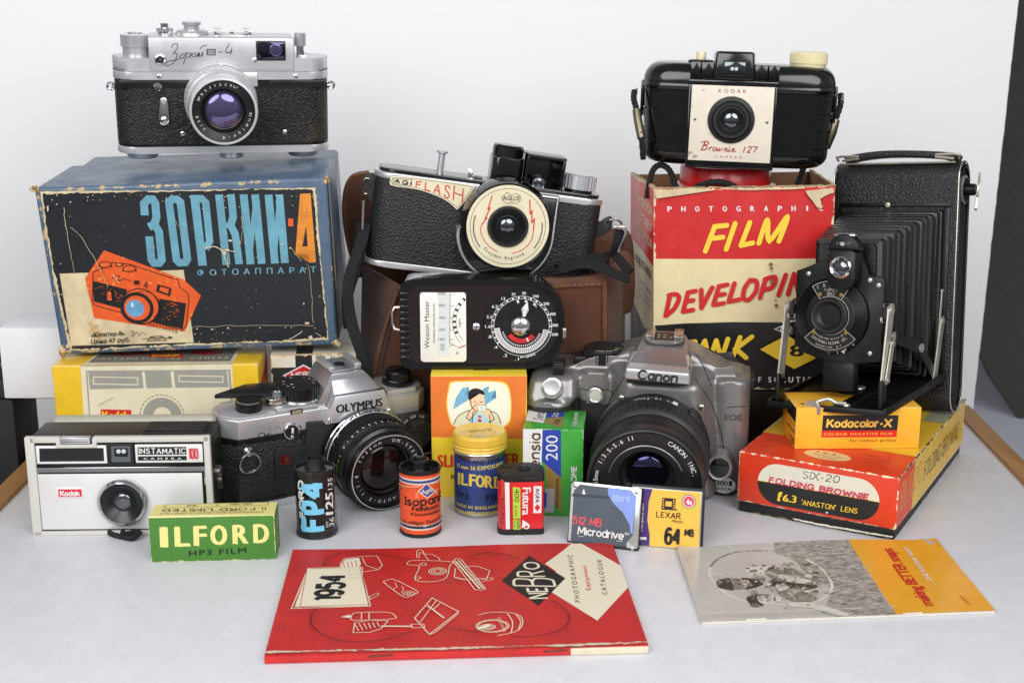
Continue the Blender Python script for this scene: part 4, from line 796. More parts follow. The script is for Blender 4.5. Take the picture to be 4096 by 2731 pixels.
for i in range(34): x = -72+i*4; z = 123+(x+76)/139*7; mb.box(x, x+2.2, 836.9+(x+76)/139*4-.45, 838+(x+76)/139*4, z-.25, z+.25, STI, 0)
mb.build('rim_binding', t)
mb = MB(); mb.prism(smooth([(0, 120), (-6, 150), (-7, 176), (-2, 190), (10, 193), (20, 188), (22, 120)], 5), 0, 3, CAN, .8, M=front(-110, 912, 0)); mb.tube(smooth([(-110, 912, 120), (-116.5, 910, 150), (-117.5, 910, 176), (-112, 910, 191), (-100, 910, 194.5)], 6), 1.8, LTH, 8); mb.build('side_flap', t)
mb = MB(); mb.prism(smooth([(0, 120), (24, 120), (26, 140), (22, 158), (8, 162), (-4, 166), (-8, 150)], 5), 0, 3.5, LTH, 1, M=front(60, 906, -4)); mb.prism(smooth([(4, 100), (22, 98), (24, 130), (18, 142), (6, 138)], 5), 0, 2.6, LTH, .8, M=front(62, 899, 0)); mb.build('side_tab', t)

# ---------------------------------------------------------------- flash camera resting in the case
WEB = NT('black_webbing'); _c = WEB.voro(900); WEB.b.inputs['Base Color'].default_value = (.005, .005, .006, 1); WEB.b.inputs['Roughness'].default_value = .8; WEB.bump(_c, 1., .0006); WEB = WEB.m
t = thing('flash_camera', 'black leather camera with cream nameplate and round cream dial, tilted in the brown case', 'camera', (-22, 850, 130.4), 6.6, .1, 8.3)
AQ = ((212, 227), (1754, 431), (1654, 1050), (134, 866)); AL = leather('pebbled_black_leather', (22, 22, 23), 440, .4, .5, dist=.001)
IV = mat('ivory_plate', (232, 222, 190), .4, mottle=.06, coat=.2); RDL = mat('dial_red', (206, 70, 60), .5)
mb = MB(); mb.prism(rrect(-76, 0, 76, 34, 12, 8), 4.6, 58.6, AL, .4); mb.build('body', t)
mb = MB(); mb.prism(rrect(-76.6, -.6, 76.6, 34.6, 12.6, 8), .8, 4.8, SATIN, .9, 3); mb.build('base_trim', t)
mb = MB(); mb.prism(rrect(-76.6, -.6, 76.6, 34.6, 12.6, 8), 58.6, 62.8, SATIN, 1, 3); mb.build('top_trim', t)
mb = MB(); mb.prism(rrect(-74, 1.5, 74, 33, 11, 8), 62.6, 65.2, BAKE, 1, 3); mb.build('top_plate', t)
F = Face(None, FRONT, 152, 62.7, AQ, x0=-76)
blk = [(-6, 62.6), (44, 62.6), (44, 34)]+arc(12, 34, 32, 0, -70, 8)+arc(12, 34, 32, -110, -180, 8)+[(-7, 44)]
mb = MB(); mb.prism(blk, -1, 9, SATIN, 1, 3, M=FRONT); mb.build('housing_rim', t)
mb = MB(); b2 = [(-6, 61.5), (42.4, 61.5), (42.4, 34)]+arc(12, 34, 30.4, 0, -70, 8)+arc(12, 34, 30.4, -110, -180, 8)+[(-6.4, 44)]; mb.prism(b2, 8, 12, BAKE, 1.2, 3, M=FRONT); mb.build('lens_housing', t)
c = (11.7, 41.1-.8); M = front(c[0], 0, c[1]); mb = MB(); mb.lathe([(30, 0), (30, 10), (29, 13), (28.4, 17.5), (27.8, 18.6), (27.2, 18.2), (26.8, 17.6), (13, 17.6)], BAKE, 72, M); dl = mb.build('lens_mount', t)
mb = MB(); mb.lathe([(26.9, 17.5), (26.9, 17.9), (13, 17.9)], IV, 72, M); Fd = Face(mb, M @ T(0, 0, 17.9), lift=.05); _a = R(8.3)
def _m(x, y):
    a, b = (x-1105)/10.2, (600-y)/10.2; return (a*math.cos(_a)-b*math.sin(_a), a*math.sin(_a)+b*math.cos(_a))
Fd.m = _m
Fd.ring(1105, 600, 24.6, .3, INK); Fd.ring(1105, 600, 13.4, .3, INK)
Fd.line([(1002, 392), (972, 486), (990, 470), (952, 548), (968, 536), (932, 584)], .8, RDL); Fd.line(smooth([(932, 584), (924, 610), (930, 650), (966, 716), (1036, 768)], 5), .5, RDL)
Fd.line([(1250, 424), (1252, 522), (1266, 492), (1262, 580), (1282, 548), (1274, 626)], .8, RDL); Fd.line(smooth([(1276, 626), (1266, 680), (1240, 724), (1190, 762), (1130, 780)], 5), .5, RDL)
for a0, a1 in ((160, 216), (-40, 6)): Fd.ring(1105, 600, 22.4, .7, mat('dial_grey', (96, 96, 92), .5), a0=a0+8, a1=a1+8, n=12)
Fd.line([(1065, 400), (1100, 374), (1126, 392), (1160, 380), (1190, 404), (1186, 432), (1155, 450), (1128, 434), (1096, 448), (1070, 424)], .22, INK, True); Fd.text('AGILUX', INK, (1072, 424), (1184, 430), (1073, 392), .005); Fd.text('LTD', INK, (1112, 451), (1138, 452), (1112, 444))
Fd.arctext('Croydon England', INK, 1105, 600, 20.4, 232, 306, 2.1, 0., True); mb.build('dial_plate', dl)
mb = MB(); mb.lathe([(13.1, 17.7), (13.1, 19.4), (12.6, 20), (11.6, 20), (10.6, 18.8), (10.2, 19.2), (9.4, 18), (9, 18.4), (8.2, 17), (7.8, 17.4), (7, 16), (6.4, 16.2), (6, 15.4), (0, 15.4)], MATT, 56, M); mb.build('lens_cone', dl); mb = MB(); dome(mb, M @ T(0, 0, 15.4), 6, 2.6, GL_GREY, 36, 9); mb.build('lens_glass', dl)
mb = MB(); F.mb = mb; pl = smooth([(312, 262), (450, 266), (600, 284), (740, 302), (878, 326)], 4)+smooth([(878, 326), (845, 380), (800, 440), (755, 487)], 4)+smooth([(755, 487), (690, 430), (600, 386), (480, 348), (320, 326), (302, 300)], 4)
pm = [F.m(*p) for p in pl]; mb.prism(pm, .2, 1.0, IV, .25, M=FRONT); F.z = 1.02; F.line([(322, 272), (450, 275), (600, 293), (740, 312), (862, 334), (832, 382), (795, 432), (757, 472), (690, 418), (600, 374), (480, 338), (325, 318), (312, 300)], .28, INK, True)
F.line([(326, 280), (322, 308), (448, 326), (452, 284)], .3, INK, True)
F.brush('AGI', INK, (334, 302), (442, 320), (338, 280), .75, 0, 2.2); 
for txt, x0, y0, x1, y1, tx, ty in (('F', 478, 334, 512, 338, 484, 296), ('L', 540, 350, 576, 362, 546, 300), ('A', 598, 370, 640, 385, 606, 310), ('S', 668, 398, 702, 412, 676, 318), ('H', 730, 420, 790, 440, 738, 322)): F.brush(txt, RDL, (x0, y0), (x1, y1), (tx, ty), .8)
mb.build('name_plate', t)
mb = MB(); mb.prism(rrect(-1, 6, 20, 32, 5, 6), 64, 82, BAKE, 1.2, 3); mb.lathe([(10.4, 80), (10.4, 88), (9.4, 89.4), (8, 89.6), (0, 89.6)], BAKE, 40, T(9.6, 19, 0)); mb.build('finder_tube', t)
mb = MB(); x0, x1, z0, z1 = 20.5, 47, 63, 87
mb.box(x0, x1, 22, 25, z0, z1, BAKE, .6)
for a in ((x0, x0+2, z0, z1), (x1-2, x1, z0, z1), (x0, x1, z1-2.4, z1), (x0, x1, z0, z0+2.6)): mb.box(a[0], a[1], 2, 24, a[2], a[3], BAKE, .7)
mb.build('flash_hood', t); mb = MB(); mb.lathe([(4.6, 0), (4.6, 8), (4, 9), (0, 9)], CHROME, 28, front(32, 22, 67.5)); dome(mb, front(32, 13, 67.5), 3.4, .8, GL_GREY); mb.build('bulb_socket', t)
mb = MB(); M2 = T(60, 17, 65); mb.knurl(11.6, 0, 9, 26, .8, SATIN, M2 @ T(0, 0, 2), .5); mb.lathe([(9.6, -1), (9.6, 2)], BLK, 36, M2); mb.lathe([(11, 11), (10.2, 11.8), (6, 11.6), (0, 11.6)], SATIN, 40, M2); mb.build('winding_knob', t)
mb = MB(); mb.lathe([(2.2, 64), (2.2, 78), (3.8, 78.6), (3.8, 79.8), (2.4, 80.4), (0, 80.4)], SATIN, 24, T(-34, 16, 0)); mb.build('release_post', t)
mb = MB(); mb.hexa([(-16, 12, 64), (-10, 12, 64), (-10, 15, 64), (-16, 15, 64), (-15.6, 12, 71), (-14, 12, 71), (-14, 15, 70), (-15.6, 15, 70)], CHROME, .3); mb.box(-12, -6, 10, 17, 64, 66.4, BLK, .5); mb.build('shutter_lever', t)
for s in (-1, 1):
    mb = MB(); mb.prism(smooth([(74, 44), (80, 50), (84, 52), (85.5, 48), (84, 42), (75, 35)] if s > 0 else [(-74, 44), (-77, 56), (-80, 60), (-83, 58), (-82, 50), (-75, 38)], 4), 0, 2, MATT, .5, M=front(0, 12, 0)); mb.build('strap_lug', t)
mb = MB(); mb.tube([(-81+2.6*math.cos(R(a)), 10.5-1.8*math.sin(R(a)), 51+5.5*math.sin(R(a))) for a in range(0, 360, 20)], .7, STEEL, 6, True); mb.build('strap_ring', t)
mb = MB(); mb.tube([(87+5*math.cos(R(a)), 10.5-2*math.sin(R(a)), 47+3.4*math.sin(R(a))) for a in range(0, 360, 20)], .7, STEEL, 6, True); mb.build('strap_ring', t)
mb = MB(); mb.tube([(-97, 846, 183), (-98, 845, 165)], .9, CHROME, 8); mb.lathe([(1.6, 0), (1.6, 1)], CHROME, 12, T(-97, 846, 183)); adopt(mb.build('strap_hook', t), t)
mb = MB(); mb.tube([(72, 846, 166), (75, 846, 163), (70, 846, 150)], .9, CHROME, 8); mb.box(66, 75, 845, 850, 164.6, 167.4, STEEL, 1); adopt(mb.build('strap_hook', t), t)
mb = MB(); strap(mb, [(72, 849, 164), (69, 850, 152), (62, 855, 145), (50, 848, 144.5), (36, 841, 142.5), (30, 836.5, 140), (34, 833, 141.5), (46, 832, 144.5), (58, 832, 142), (68, 832, 137.5), (75, 835, 135), (77, 844, 137), (72, 851, 143), (66, 856, 148)], 8, 1.3, WEB, [(.9, .2, .2)]*2+[(.1, .8, .6)]*9+[(.2, .8, .5)]*3); adopt(mb.build('neck_strap', t), t); mb = MB()
strap(mb, [(-97, 850, 168), (-98.5, 842, 158), (-104, 833, 142), (-107, 829, 126), (-104.5, 826, 106), (-99, 824, 88), (-95, 824, 72), (-93, 826, 40)], 7.5, 1.3, WEB, [(1, .1, 0), (1, .1, 0), (.9, -.3, -.2), (.9, .4, 0), (1, .2, .1), (1, 0, .1), (1, 0, .1), (1, 0, .1)]); adopt(mb.build('neck_strap', t), t); mb = MB()
strap(mb, [(-99, 852, 168), (-101, 850, 156), (-103, 846, 140), (-109, 842, 120), (-108, 838, 100)], 8, 1.2, WEB, (.8, .5, 0)); adopt(mb.build('neck_strap', t), t)

# ---------------------------------------------------------------- light meter standing on the yellow carton
t = thing('light_meter', 'black handheld light meter with white scale window and round dial, on the yellow carton', 'light meter', (-18.9, 803, 81.4), .7, -3)
WQ = ((350, 960), (1490, 960), (1478, 1530), (375, 1530)); ol = rrect(-52.5, 0, 52.5, 58, (7, 25, 26, 8), 10)
mb = MB(); mb.prism(ol, -30, -.6, BAKE, 4.2, 5, M=FRONT); mb.prism([(x*.93, 29+(y-29)*.88) for x, y in ol], -2, 0, BAKE, .8, 3, M=FRONT)
for z0, z1 in ((3, 14), (16.5, 27)):
    n = 62
    for i in range(n): x = -38+i*1.12; mb.box(x-.32, x+.32, z0, z1, 57, 58.7, BAKE, .3, 1)
    for i in range(15): a = 88-i*4.4; mb.box(-.32, .32, z0, z1, 25, 26.7, BAKE, .3, 1, M=T(26.5, 0, 32) @ RY(90-a))
for i in range(11): mb.box(-52.5, -46, -.1, 28, 6.4+i*4.1, 9.2+i*4.1, BAKE, .9, 3)
mb.build('body', t)
mb = MB(); mb.prism([(x*.9+1, 29+(y-29)*.86) for x, y in ol], -.5, .5, mat('dark_maroon_enamel', (30, 17, 18), .22, coat=.4), .3, M=FRONT); mb.build('face_plate', t)
F = Face(None, FRONT, 105, 58, WQ, x0=-52.5)
a = F.m(505, 1486); b = F.m(818, 1034); mb = MB(); F.mb = mb; mb.prism(rrect(a[0], a[1], b[0], b[1], 2.4), .4, 1.2, BLK, .3, M=FRONT); mb.prism(rrect(a[0]+.7, a[1]+.7, b[0]-.7, b[1]-.7, 2), 1, 1.5, mat('meter_scale_white', (236, 234, 226), .3), .2, M=FRONT); F.z = 1.52
F.rect(622, 1045, 702, 1450, mat('meter_scale_grey', (212, 218, 214), .35))
for s, y in (('1600', 1056), ('800', 1132), ('400', 1210), ('200', 1285), ('100', 1346), ('50', 1384), ('25', 1406)): F.text(s, INK, (668-13*len(s), y), (670, y), (668-13*len(s), y-18), .0)
F.text('Weston Master', INK, (568, 1394), (560, 1092), (535, 1396), -.005); F.text('UNIVERSAL EXPOSURE METER', INK, (607, 1362), (602, 1110), (592, 1362), .0); F.text('Light', INK, (778, 1262), (776, 1205), (760, 1262)); F.text('0', INK, (750, 1434), (764, 1434), (750, 1416))
cx, cy, rr = 930, 1225, 19.8
for r in (19.6, 17.4): F.line([(930+r*10.6*math.cos(R(q)), 1225-r*10.2*math.sin(R(q))) for q in range(133, 228, 5)], .2, INK)
for i in range(14):
    if i % 2 == 0: F.line([(930+18.5*10.6*math.cos(R(q)), 1225-18.5*10.2*math.sin(R(q))) for q in (130+i*6.6*(1-.01*i), 134+i*6.6*(1-.01*i))], 2, INK)
for y in (1056, 1130, 1205, 1280, 1342, 1378): F.line([(703, y), (735, y-6)], .2, INK)
F.line([(704, 1045), (704, 1360), (770, 1392)], .2, INK); F.line([(768, 1392), (812, 1374)], .6, REDINK); mb.build('scale_window', t)
c = F.m(883, 1262); mb = MB(); screw(mb, front(c[0], -.4, c[1]), 2.5, CHROME, DEEP); mb.build('screw', t)
c = F.m(1190, 1255); M = front(c[0], -.3, c[1]); mb = MB(); mb.lathe([(24, 0), (24, 1.4), (23.4, 2), (0, 2)], BLK, 64, M); Fd = Face(mb, M @ T(0, 0, 2), lift=.05); Fd.m = lambda x, y: ((x-1190)/10.9, (1255-y)/10.6)
Fd.ring(1190, 1255, 19.2, .25, SILK); Fd.ring(1190, 1255, 17.6, .25, SILK)
for i in range(40):
    q = -20+i*6; Fd.ring(1190, 1255, 18.4, 1.5, SILK, a0=q, a1=q+(3 if i % 2 else .4), n=2)
def num(s, deg, r=21.3, h=1.9): q = R(deg); x, y = r*math.cos(q), r*math.sin(q); w = h*.62*len(s); Fd.text(s, SILK, (x-w/2, y-h/2), (x+w/2, y-h/2), (x-w/2, y+h/2), .02, mapped=False)
for s, d in (('.1', 262), ('.2', 241), ('.4', 219), ('.8', 198), ('1.6', 180), ('3.2', 163), ('6.5', 143), ('13', 123), ('25', 104), ('50', 86), ('100', 65), ('200', 43), ('400', 22), ('800', 2), ('1600', -14)): num(s, d)
Fd.text('LIGHT', SILK, (1222, 1470), (1290, 1450), (1218, 1450), .03); Fd.line([(1180, 1466), (1212, 1463)], .4, SILK); Fd.poly([(1178, 1466), (1190, 1459), (1190, 1473)], SILK)
Fd.poly([(1198, 1190), (1204, 1130), (1188, 1136), (1232, 1085), (1238, 1148), (1224, 1136), (1216, 1188)], SILK)
Fd.ring(1190, 1255, 15.6, 3.4, SILK, a0=184, a1=352)
for i in range(34): q = 187+i*4.9; Fd.ring(1190, 1255, 15.6, 2.4, INK, a0=q, a1=q+1.6, n=2)
for i in range(26): q = 196+i*5.6; Fd.ring(1190, 1255, 12.4, 1.3, SILK, a0=q, a1=q+2.2, n=2)
Fd.ring(1190, 1255, 9.2, 2.9, REDINK, a0=214, a1=322); Fd.arctext('WESTON SPEED', INK, 1190, 1255, 9.2, 246, 318, 1.3, .02, True)
Fd.ring(1190, 1255, 9.2, 2.6, SILK, a0=291, a1=297)
for q in (78, 96, 58): Fd.ring(1190, 1255, 16.4, 1.4, SILK, a0=q, a1=q+5, n=2)
Fd.text('A', SILK, (1160, 1098), (1172, 1098), (1160, 1084), .02); Fd.text('C', SILK, (1282, 1120), (1294, 1124), (1284, 1106), .02); dl = mb.build('dial', t)
mb = MB(); dome(mb, M @ T(-.6, -.2, 2), 6.4, 2.6, CHROME, 36, 9); mb.build('dial_knob', dl)
mb = MB(); mb.box(51, 53.6, -2, 6, 20, 27, STEEL, .8); mb.build('dial_catch', t)
mb = MB(); mb.tube([(-52, 8, 24), (-56.5, 8, 25), (-57.5, 8, 29), (-57.5, 8, 36), (-56, 8, 39), (-52, 8, 39)], 1.1, mat('pale_metal', (206, 190, 186), .3, 1), 8); mb.build('cord_loop', t)

# ---------------------------------------------------------------- yellow and orange viewer carton
D = (-30.4, 30.4, 0, 36, 0, 81)
YB = card('viewer_yellow', (246, 214, 48), D, .35, (236, 222, 160), .34, 0, .05, coat=.2)
HT = mat('halftone_orange', (238, 128, 52), .36, mottle=.08, bump=.04, bscale=1600, stain=((248, 168, 70), 1400, .62))
SK = mat('printed_skin', (246, 208, 172), .45); BL = mat('printed_blue', (122, 186, 222), .45, mottle=.15); LB2 = mat('printed_pale_blue', (176, 212, 230), .45)
mb = MB(); mb.box(*D, YB, .5, 2); F = Face(mb, FRONT, 60.8, 81, ((232, 215), (985, 190), (990, 1140), (262, 1155)), x0=-30.4)
F.poly([(233, 217), (984, 192), (972, 690), (250, 688)], HT); ro = lambda k: smooth([(382-k, 300), (400-k, 262-k), (520, 250-k), (700, 246-k), (810+k, 262-k), (848+k, 340), (856+k, 470), (838+k, 560+k), (760, 606+k), (600, 612+k), (430, 600+k), (388-k, 540), (366-k, 420)], 4, True)
F.poly(ro(9), YELINK); F.poly(ro(0), mat('printed_cream', (246, 240, 220), .4))
for p in ([(430, 380), (480, 300), (530, 290), (500, 360), (535, 340), (520, 400), (470, 430), (410, 470)], [(640, 300), (690, 280), (680, 330), (740, 310), (700, 380), (745, 372), (660, 430), (640, 380)]): F.poly(p, BL)
F.poly([(412, 590), (470, 500), (540, 470), (600, 480), (700, 476), (760, 510), (790, 580), (700, 606)], mat('printed_jacket', (222, 222, 190), .45)); F.poly([(556, 480), (640, 500), (700, 470), (708, 600), (530, 600)], LB2); F.poly([(604, 512), (628, 514), (634, 560), (606, 566)], REDINK); F.line([(604, 530), (632, 540)], .7, WHITE)
F.poly(smooth([(545, 370), (548, 430), (580, 470), (630, 474), (650, 420), (648, 350), (600, 320), (556, 330)], 4, True), SK); F.poly(smooth([(530, 400), (526, 350), (545, 312), (590, 300), (640, 318), (652, 350), (600, 340), (560, 352), (545, 372), (542, 404)], 4, True), INK)
F.line([(570, 404), (590, 410)], .5, INK); F.line([(615, 408), (640, 404)], .5, INK); F.poly([(530, 395), (543, 390), (546, 425), (534, 425)], SK); F.poly([(648, 390), (658, 395), (654, 425), (646, 425)], SK)
F.poly(rrect(598, 426, 668, 482, 12), INK); F.poly(rrect(602, 430, 664, 478, 10), mat('printed_cream', (246, 240, 220), .4)); F.circ(632, 455, 1.1, LB2)
F.poly(smooth([(515, 530), (545, 470), (600, 420), (598, 450), (560, 490), (590, 480), (560, 520), (540, 550)], 3, True), SK); F.poly(smooth([(668, 470), (690, 462), (716, 510), (730, 540), (700, 560), (670, 520), (656, 490)], 3, True), SK)
for p in ([(415, 586), (450, 520), (515, 480), (540, 476)], [(700, 474), (755, 500), (785, 572)], [(515, 530), (545, 470), (598, 422)], [(540, 552), (566, 512), (596, 478)], [(668, 466), (692, 462), (716, 508), (732, 542)], [(512, 530), (546, 556)], [(690, 562), (730, 542)], [(545, 376), (552, 440), (582, 472)], [(566, 482), (556, 600)], [(690, 500), (708, 600)]): F.line(smooth(p, 4), .45, INK)
F.text('SLIDE VIEWER', mat('viewer_red', (216, 40, 36), .4), (300, 918), (930, 894), (300, 820), .03); F.text('FOR', INK, (405, 1010), (470, 1008), (405, 972), .02)
F = Face(mb, top(0, 0, 81), 60.8, 36, ((262, 70), (992, 50), (985, 190), (232, 215)), x0=-30.4); F.poly([(580, 76), (700, 74), (700, 146), (580, 148)], INK); F.poly([(640, 92), (690, 122), (640, 142), (590, 122)], YELINK); F.text('NEBRO', INK, (610, 128), (672, 126), (610, 114), .02)
tag(place(mb.build('viewer_carton'), (-20.9, 788.8, 0), 1.3), 'yellow carton with orange panel and drawing of a man looking into a viewer', 'box')

# ---------------------------------------------------------------- film cassettes and the metal film can
t = thing('film_cassette', 'black metal film cassette with white and pale blue upright lettering', 'film cassette', (-117, 730, 0)); TB = mat('printed_cassette_black', (20, 20, 22), .28, coat=.2)
mb = MB(); mb.lathe([(0, 0), (11.8, 0), (12.4, .6), (12.4, 2.6), (12, 3), (12, 39)], TB, 64)
F = wrapface(12.0, 712, 945, 732, 1418, 42, 11.6); PB = mat('pale_blue_print', (122, 200, 232), .4); SW = SILK
F.brush('ILFORD', SW, (652, 1324), (632, 996), (620, 1327), 1.15, 0, 1.2); 
F.brush('F', PB, (776, 1335), (772, 1250), (640, 1335), 3.4); F.brush('P', PB, (774, 1215), (770, 1150), (640, 1215), 3.4); F.brush('4', PB, (766, 1110), (760, 1010), (628, 1110), 3.4)
F.text('125', SW, (834, 1240), (830, 1090), (782, 1240), .05); F.text('135', SW, (828, 1068), (826, 985), (796, 1068), .01); F.text('36', SW, (842, 1328), (840, 1264), (808, 1328), .01); F.text('EXP', SW, (802, 1330), (802, 1290), (786, 1330), .01); F.text('Made in England ILFORD Limited', SW, (856, 1300), (850, 1050), (848, 1300)); F.line([(845, 1230), (842, 980)], .15, SW)
bend(F.mb, mb, 12.0, 9.1); mb.build('shell', t)
mb = MB(); mb.lathe([(12, 39), (12.5, 39.4), (12.5, 41.4), (12, 42), (11.4, 41.8), (11, 40.4), (7, 40), (6, 40.6)], TB, 64); mb.build('end_cap', t)
mb = MB(); mb.lathe([(6.2, 40), (5.7, 41), (5.5, 47), (5.1, 47.4), (4.6, 47), (4.4, 42), (0, 42)], MATT, 40); mb.build('spool_end', t)

t = thing('film_cassette', 'orange red paper covered film cassette with blue and cream stripes', 'film cassette', (-55, 732.5, 0)); OR_ = mat('faded_orange_paper', (236, 88, 44), .5, mottle=.12, stain=((226, 190, 150), 160, .70)); ST = mat('stripe_cream', (230, 218, 190), .5, mottle=.1); SB = mat('stripe_blue', (56, 74, 150), .5, mottle=.1)
mb = MB(); r = 12.15; bands = [(2.4, OR_), (5.0, ST), (6.0, SB), (7.4, ST), (8.2, OR_), (33.6, ST), (34.4, SB), (36, ST), (37, OR_), (39, OR_)]
for (z, m_), (z2, _) in zip(bands, bands[1:]): mb.lathe([(r, z), (r, z2)], m_, 64)
mb.lathe([(0, 0), (12, 0), (12.6, .6), (12.6, 2), (12.15, 2.4)], BLK, 64)
F = wrapface(12.15, 1437, 930, 1447, 1400, 41, 11.75)
F.poly([(1482, 1002), (1548, 1062), (1490, 1112), (1424, 1060)], ST); F.poly([(1482, 1010), (1538, 1062), (1490, 1104), (1436, 1060)], SB); F.text('Agfa', ST, (1448, 1080), (1526, 1062), (1446, 1050), .03)
for y in (1064, 1078, 1092): F.line([(1408, y+10), (1428, y+8)], .35, ST); F.line([(1544, y-10), (1560, y-12)], .35, ST)
F.brush('Isopan', INK, (1342, 1150), (1562, 1132), (1340, 1098), 1.0, .8, 1.4); F.brush('F', INK, (1572, 1130), (1594, 1126), (1572, 1076), 1.0, .8); F.text('Feinkorn', INK, (1388, 1195), (1564, 1178), (1388, 1160), .035); F.text('Kleinbildfilm', INK, (1380, 1228), (1572, 1208), (1380, 1206), .025); F.text('nur bei völliger Dunkelheit', INK, (1296, 1254), (1590, 1246), (1296, 1230), .02); F.text('PHOTOFABRIK · LEVERKUSEN', INK, (1308, 1296), (1592, 1282), (1308, 1274), .03)
for p in ([(1296, 1000), (1340, 1020), (1400, 1024), (1450, 1016)], [(1500, 1008), (1560, 996), (1592, 990)]): F.line(p, .5, BPAP)
F.poly(jag([(1300, 1022), (1312, 1024), (1310, 1046), (1300, 1046)], 2, 8), mat('old_label_green', (120, 140, 110), .6)); F.poly(jag([(1300, 1330), (1330, 1345), (1325, 1360), (1302, 1350)], 3, 8), INK)
bend(F.mb, mb, r, 4.3); mb.build('shell', t)
mb = MB(); mb.lathe([(12.15, 39), (12.6, 39.2), (12.6, 41.2), (12, 41.8), (11.4, 41.4), (11, 38.8), (6, 38.4)], BLK, 64); mb.build('end_cap', t)
mb = MB(); mb.lathe([(6.4, 38), (5.2, 40), (5.2, 44), (5.8, 44.4), (5.6, 45.8), (4.4, 46), (4, 45), (3.8, 41), (0, 41)], BLK, 40); mb.build('spool_end', t)

t = thing('film_can', 'silver metal film can with blue paper label and yellow ribbed screw lid', 'film can', (-20, 768, 0)); ALU = mat('dull_aluminium', (196, 196, 192), .34, 1, mottle=.12, rvar=.1); BLB = mat('worn_blue_label', (44, 68, 132), .45, mottle=.2, stain=((150, 156, 170), 330, .72)); YL = mat('yellow_lid_enamel', (236, 198, 72), .26, mottle=.08, coat=.4, rvar=.05)
mb = MB(); mb.lathe([(0, 0), (15.2, 0), (16, 1), (16.1, 3.4), (16.1, 3.5, BLB), (16.15, 3.5), (16.15, 37.2), (16.1, 37.4, ALU), (16.1, 39.4), (17.1, 40.6), (16.6, 41.4)], ALU, 72)
F = wrapface(16.15, 618, 845, 628, 1295, 42, 12.65); YT = mat('worn_yellow_print', (236, 214, 90), .5, mottle=.15)
F.text('OPEN AND DEVELOP IN', INK, (455, 888), (840, 866), (455, 858), .02, 1.1); F.text('35 mm 36 EXPOSURES', YT, (442, 932), (796, 922), (442, 904), .03, 1.05); 
for i, ch in enumerate('ILFORD'): x = (452, 480, 542, 594, 662, 732)[i]; w = (14, 46, 44, 58, 56, 54)[i]; y = 1054+(x-448)*.1; F.text(ch, YT, (x, y), (x+w, y+w*.1), (x, y-86), .045)

F.text('FP3    FILM', INK, (446, 1138), (800, 1148), (448, 1094), .03, 1.3); F.text('MADE IN ENGLAND BY', YT, (450, 1200), (796, 1204), (450, 1176), .02, 1.15); F.text('ILFORD LIMITED ILFORD LONDON', YT, (446, 1240), (796, 1244), (446, 1216), .02)
bend(F.mb, mb, 16.15, 1.5); mb.build('can_body', t)
mb = MB(); mb.lathe([(16.7, 41.2), (17, 42), (16.5, 42.8), (16.5, 43.6), (17, 44.2), (16.5, 44.9), (16.5, 45.4), (16.9, 46)], YL, 72); mb.knurl(17, 46, 50, 96, .35, YL); mb.lathe([(16.8, 50), (16.4, 51.4), (15.4, 52), (14.6, 51.7), (0, 51.9)], YL, 72)
F2 = Face(mb, top(0, 0, 51.9) @ RZ(197), lift=.05); F2.text('ILFORD', mat('lid_stamp', (150, 118, 46), .4), (-7, -1.5), (7, -1.5), (-7, 2), .03, 1.1, False); mb.build('lid', t)

t = thing('film_cartridge', 'small red oval film cartridge with black ends and a green strip', 'film cartridge', (5.5, 726, 0), 3); RC = mat('cartridge_red', (214, 34, 40), .32, coat=.2)
ol = rrect(-13.6, 0, 13.6, 20, (4.5, 2.2, 8, 8), 7); up = [(x*1.02, y*1.02-.2) for x, y in ol]
mb = MB(); mb.prism(ol, 3.6, 34.2, RC, .1)
F = Face(mb, FRONT, 27.2, 38, ((812, 920), (1150, 905), (1155, 1425), (815, 1415)), x0=-13.6)
F.poly([(858, 975), (890, 976), (898, 1378), (868, 1372)], SILK); F.poly([(830, 950), (852, 962), (858, 1350), (832, 1330)], mat('cartridge_faded', (190, 60, 60), .4)); F.text('919-962', INK, (834, 1100), (836, 1320), (850, 1100), .02)
F.rect(1070, 1006, 1132, 1236, SILK); F.text('AGFA', INK, (1086, 1024), (1086, 1148), (1116, 1024), .05); F.poly([(1100, 1158), (1124, 1188), (1100, 1222), (1078, 1190)], RC)
F.text('Futura', SILK, (988, 1020), (988, 1248), (1052, 1020), .03, .95); F.poly([(916, 1014), (970, 1020), (974, 1280), (920, 1276)], mat('lime_print', (176, 214, 70), .4)); F.poly([(920, 1286), (972, 1290), (974, 1372), (922, 1370)], mat('lime_print', (176, 214, 70), .4))
F.text('400', INK, (928, 1030), (928, 1140), (966, 1030), .01); F.text('25 EXP', INK, (930, 1164), (932, 1260), (950, 1164), .0); F.text('DXIX', INK, (946, 1294), (948, 1366), (970, 1294), .03); F.text('IX240', INK, (924, 1296), (925, 1352), (938, 1296)); F.text('For color prints Für Farb-Papierbilder', INK, (896, 1010), (900, 1360), (906, 1010))
F.circ(1020, 1345, 1.9, SILK); F.poly([(990, 1290), (1030, 1320), (985, 1362)], SILK); F.circ(1018, 1350, .9, RC); mb.build('shell', t)
mb = MB(); mb.prism(up, 0, 3.8, MATT, .6); mb.build('end_cap', t)
mb = MB(); mb.prism(up, 33.4, 38.6, MATT, .8, 3); mb.lathe([(3.8, 38.4), (3.8, 39.4), (3, 39.6), (2.6, 38.8), (0, 38.7)], MATT, 28, T(2, 9, 0)); mb.lathe([(2.4, 38.4), (2.4, 39), (1.8, 39), (1.6, 38.7), (0, 38.7)], MATT, 24, T(-8.5, 13, 0)); mb.box(0, 9, -.5, 3, 34, 36.4, MATT, .4); mb.build('end_cap', t)

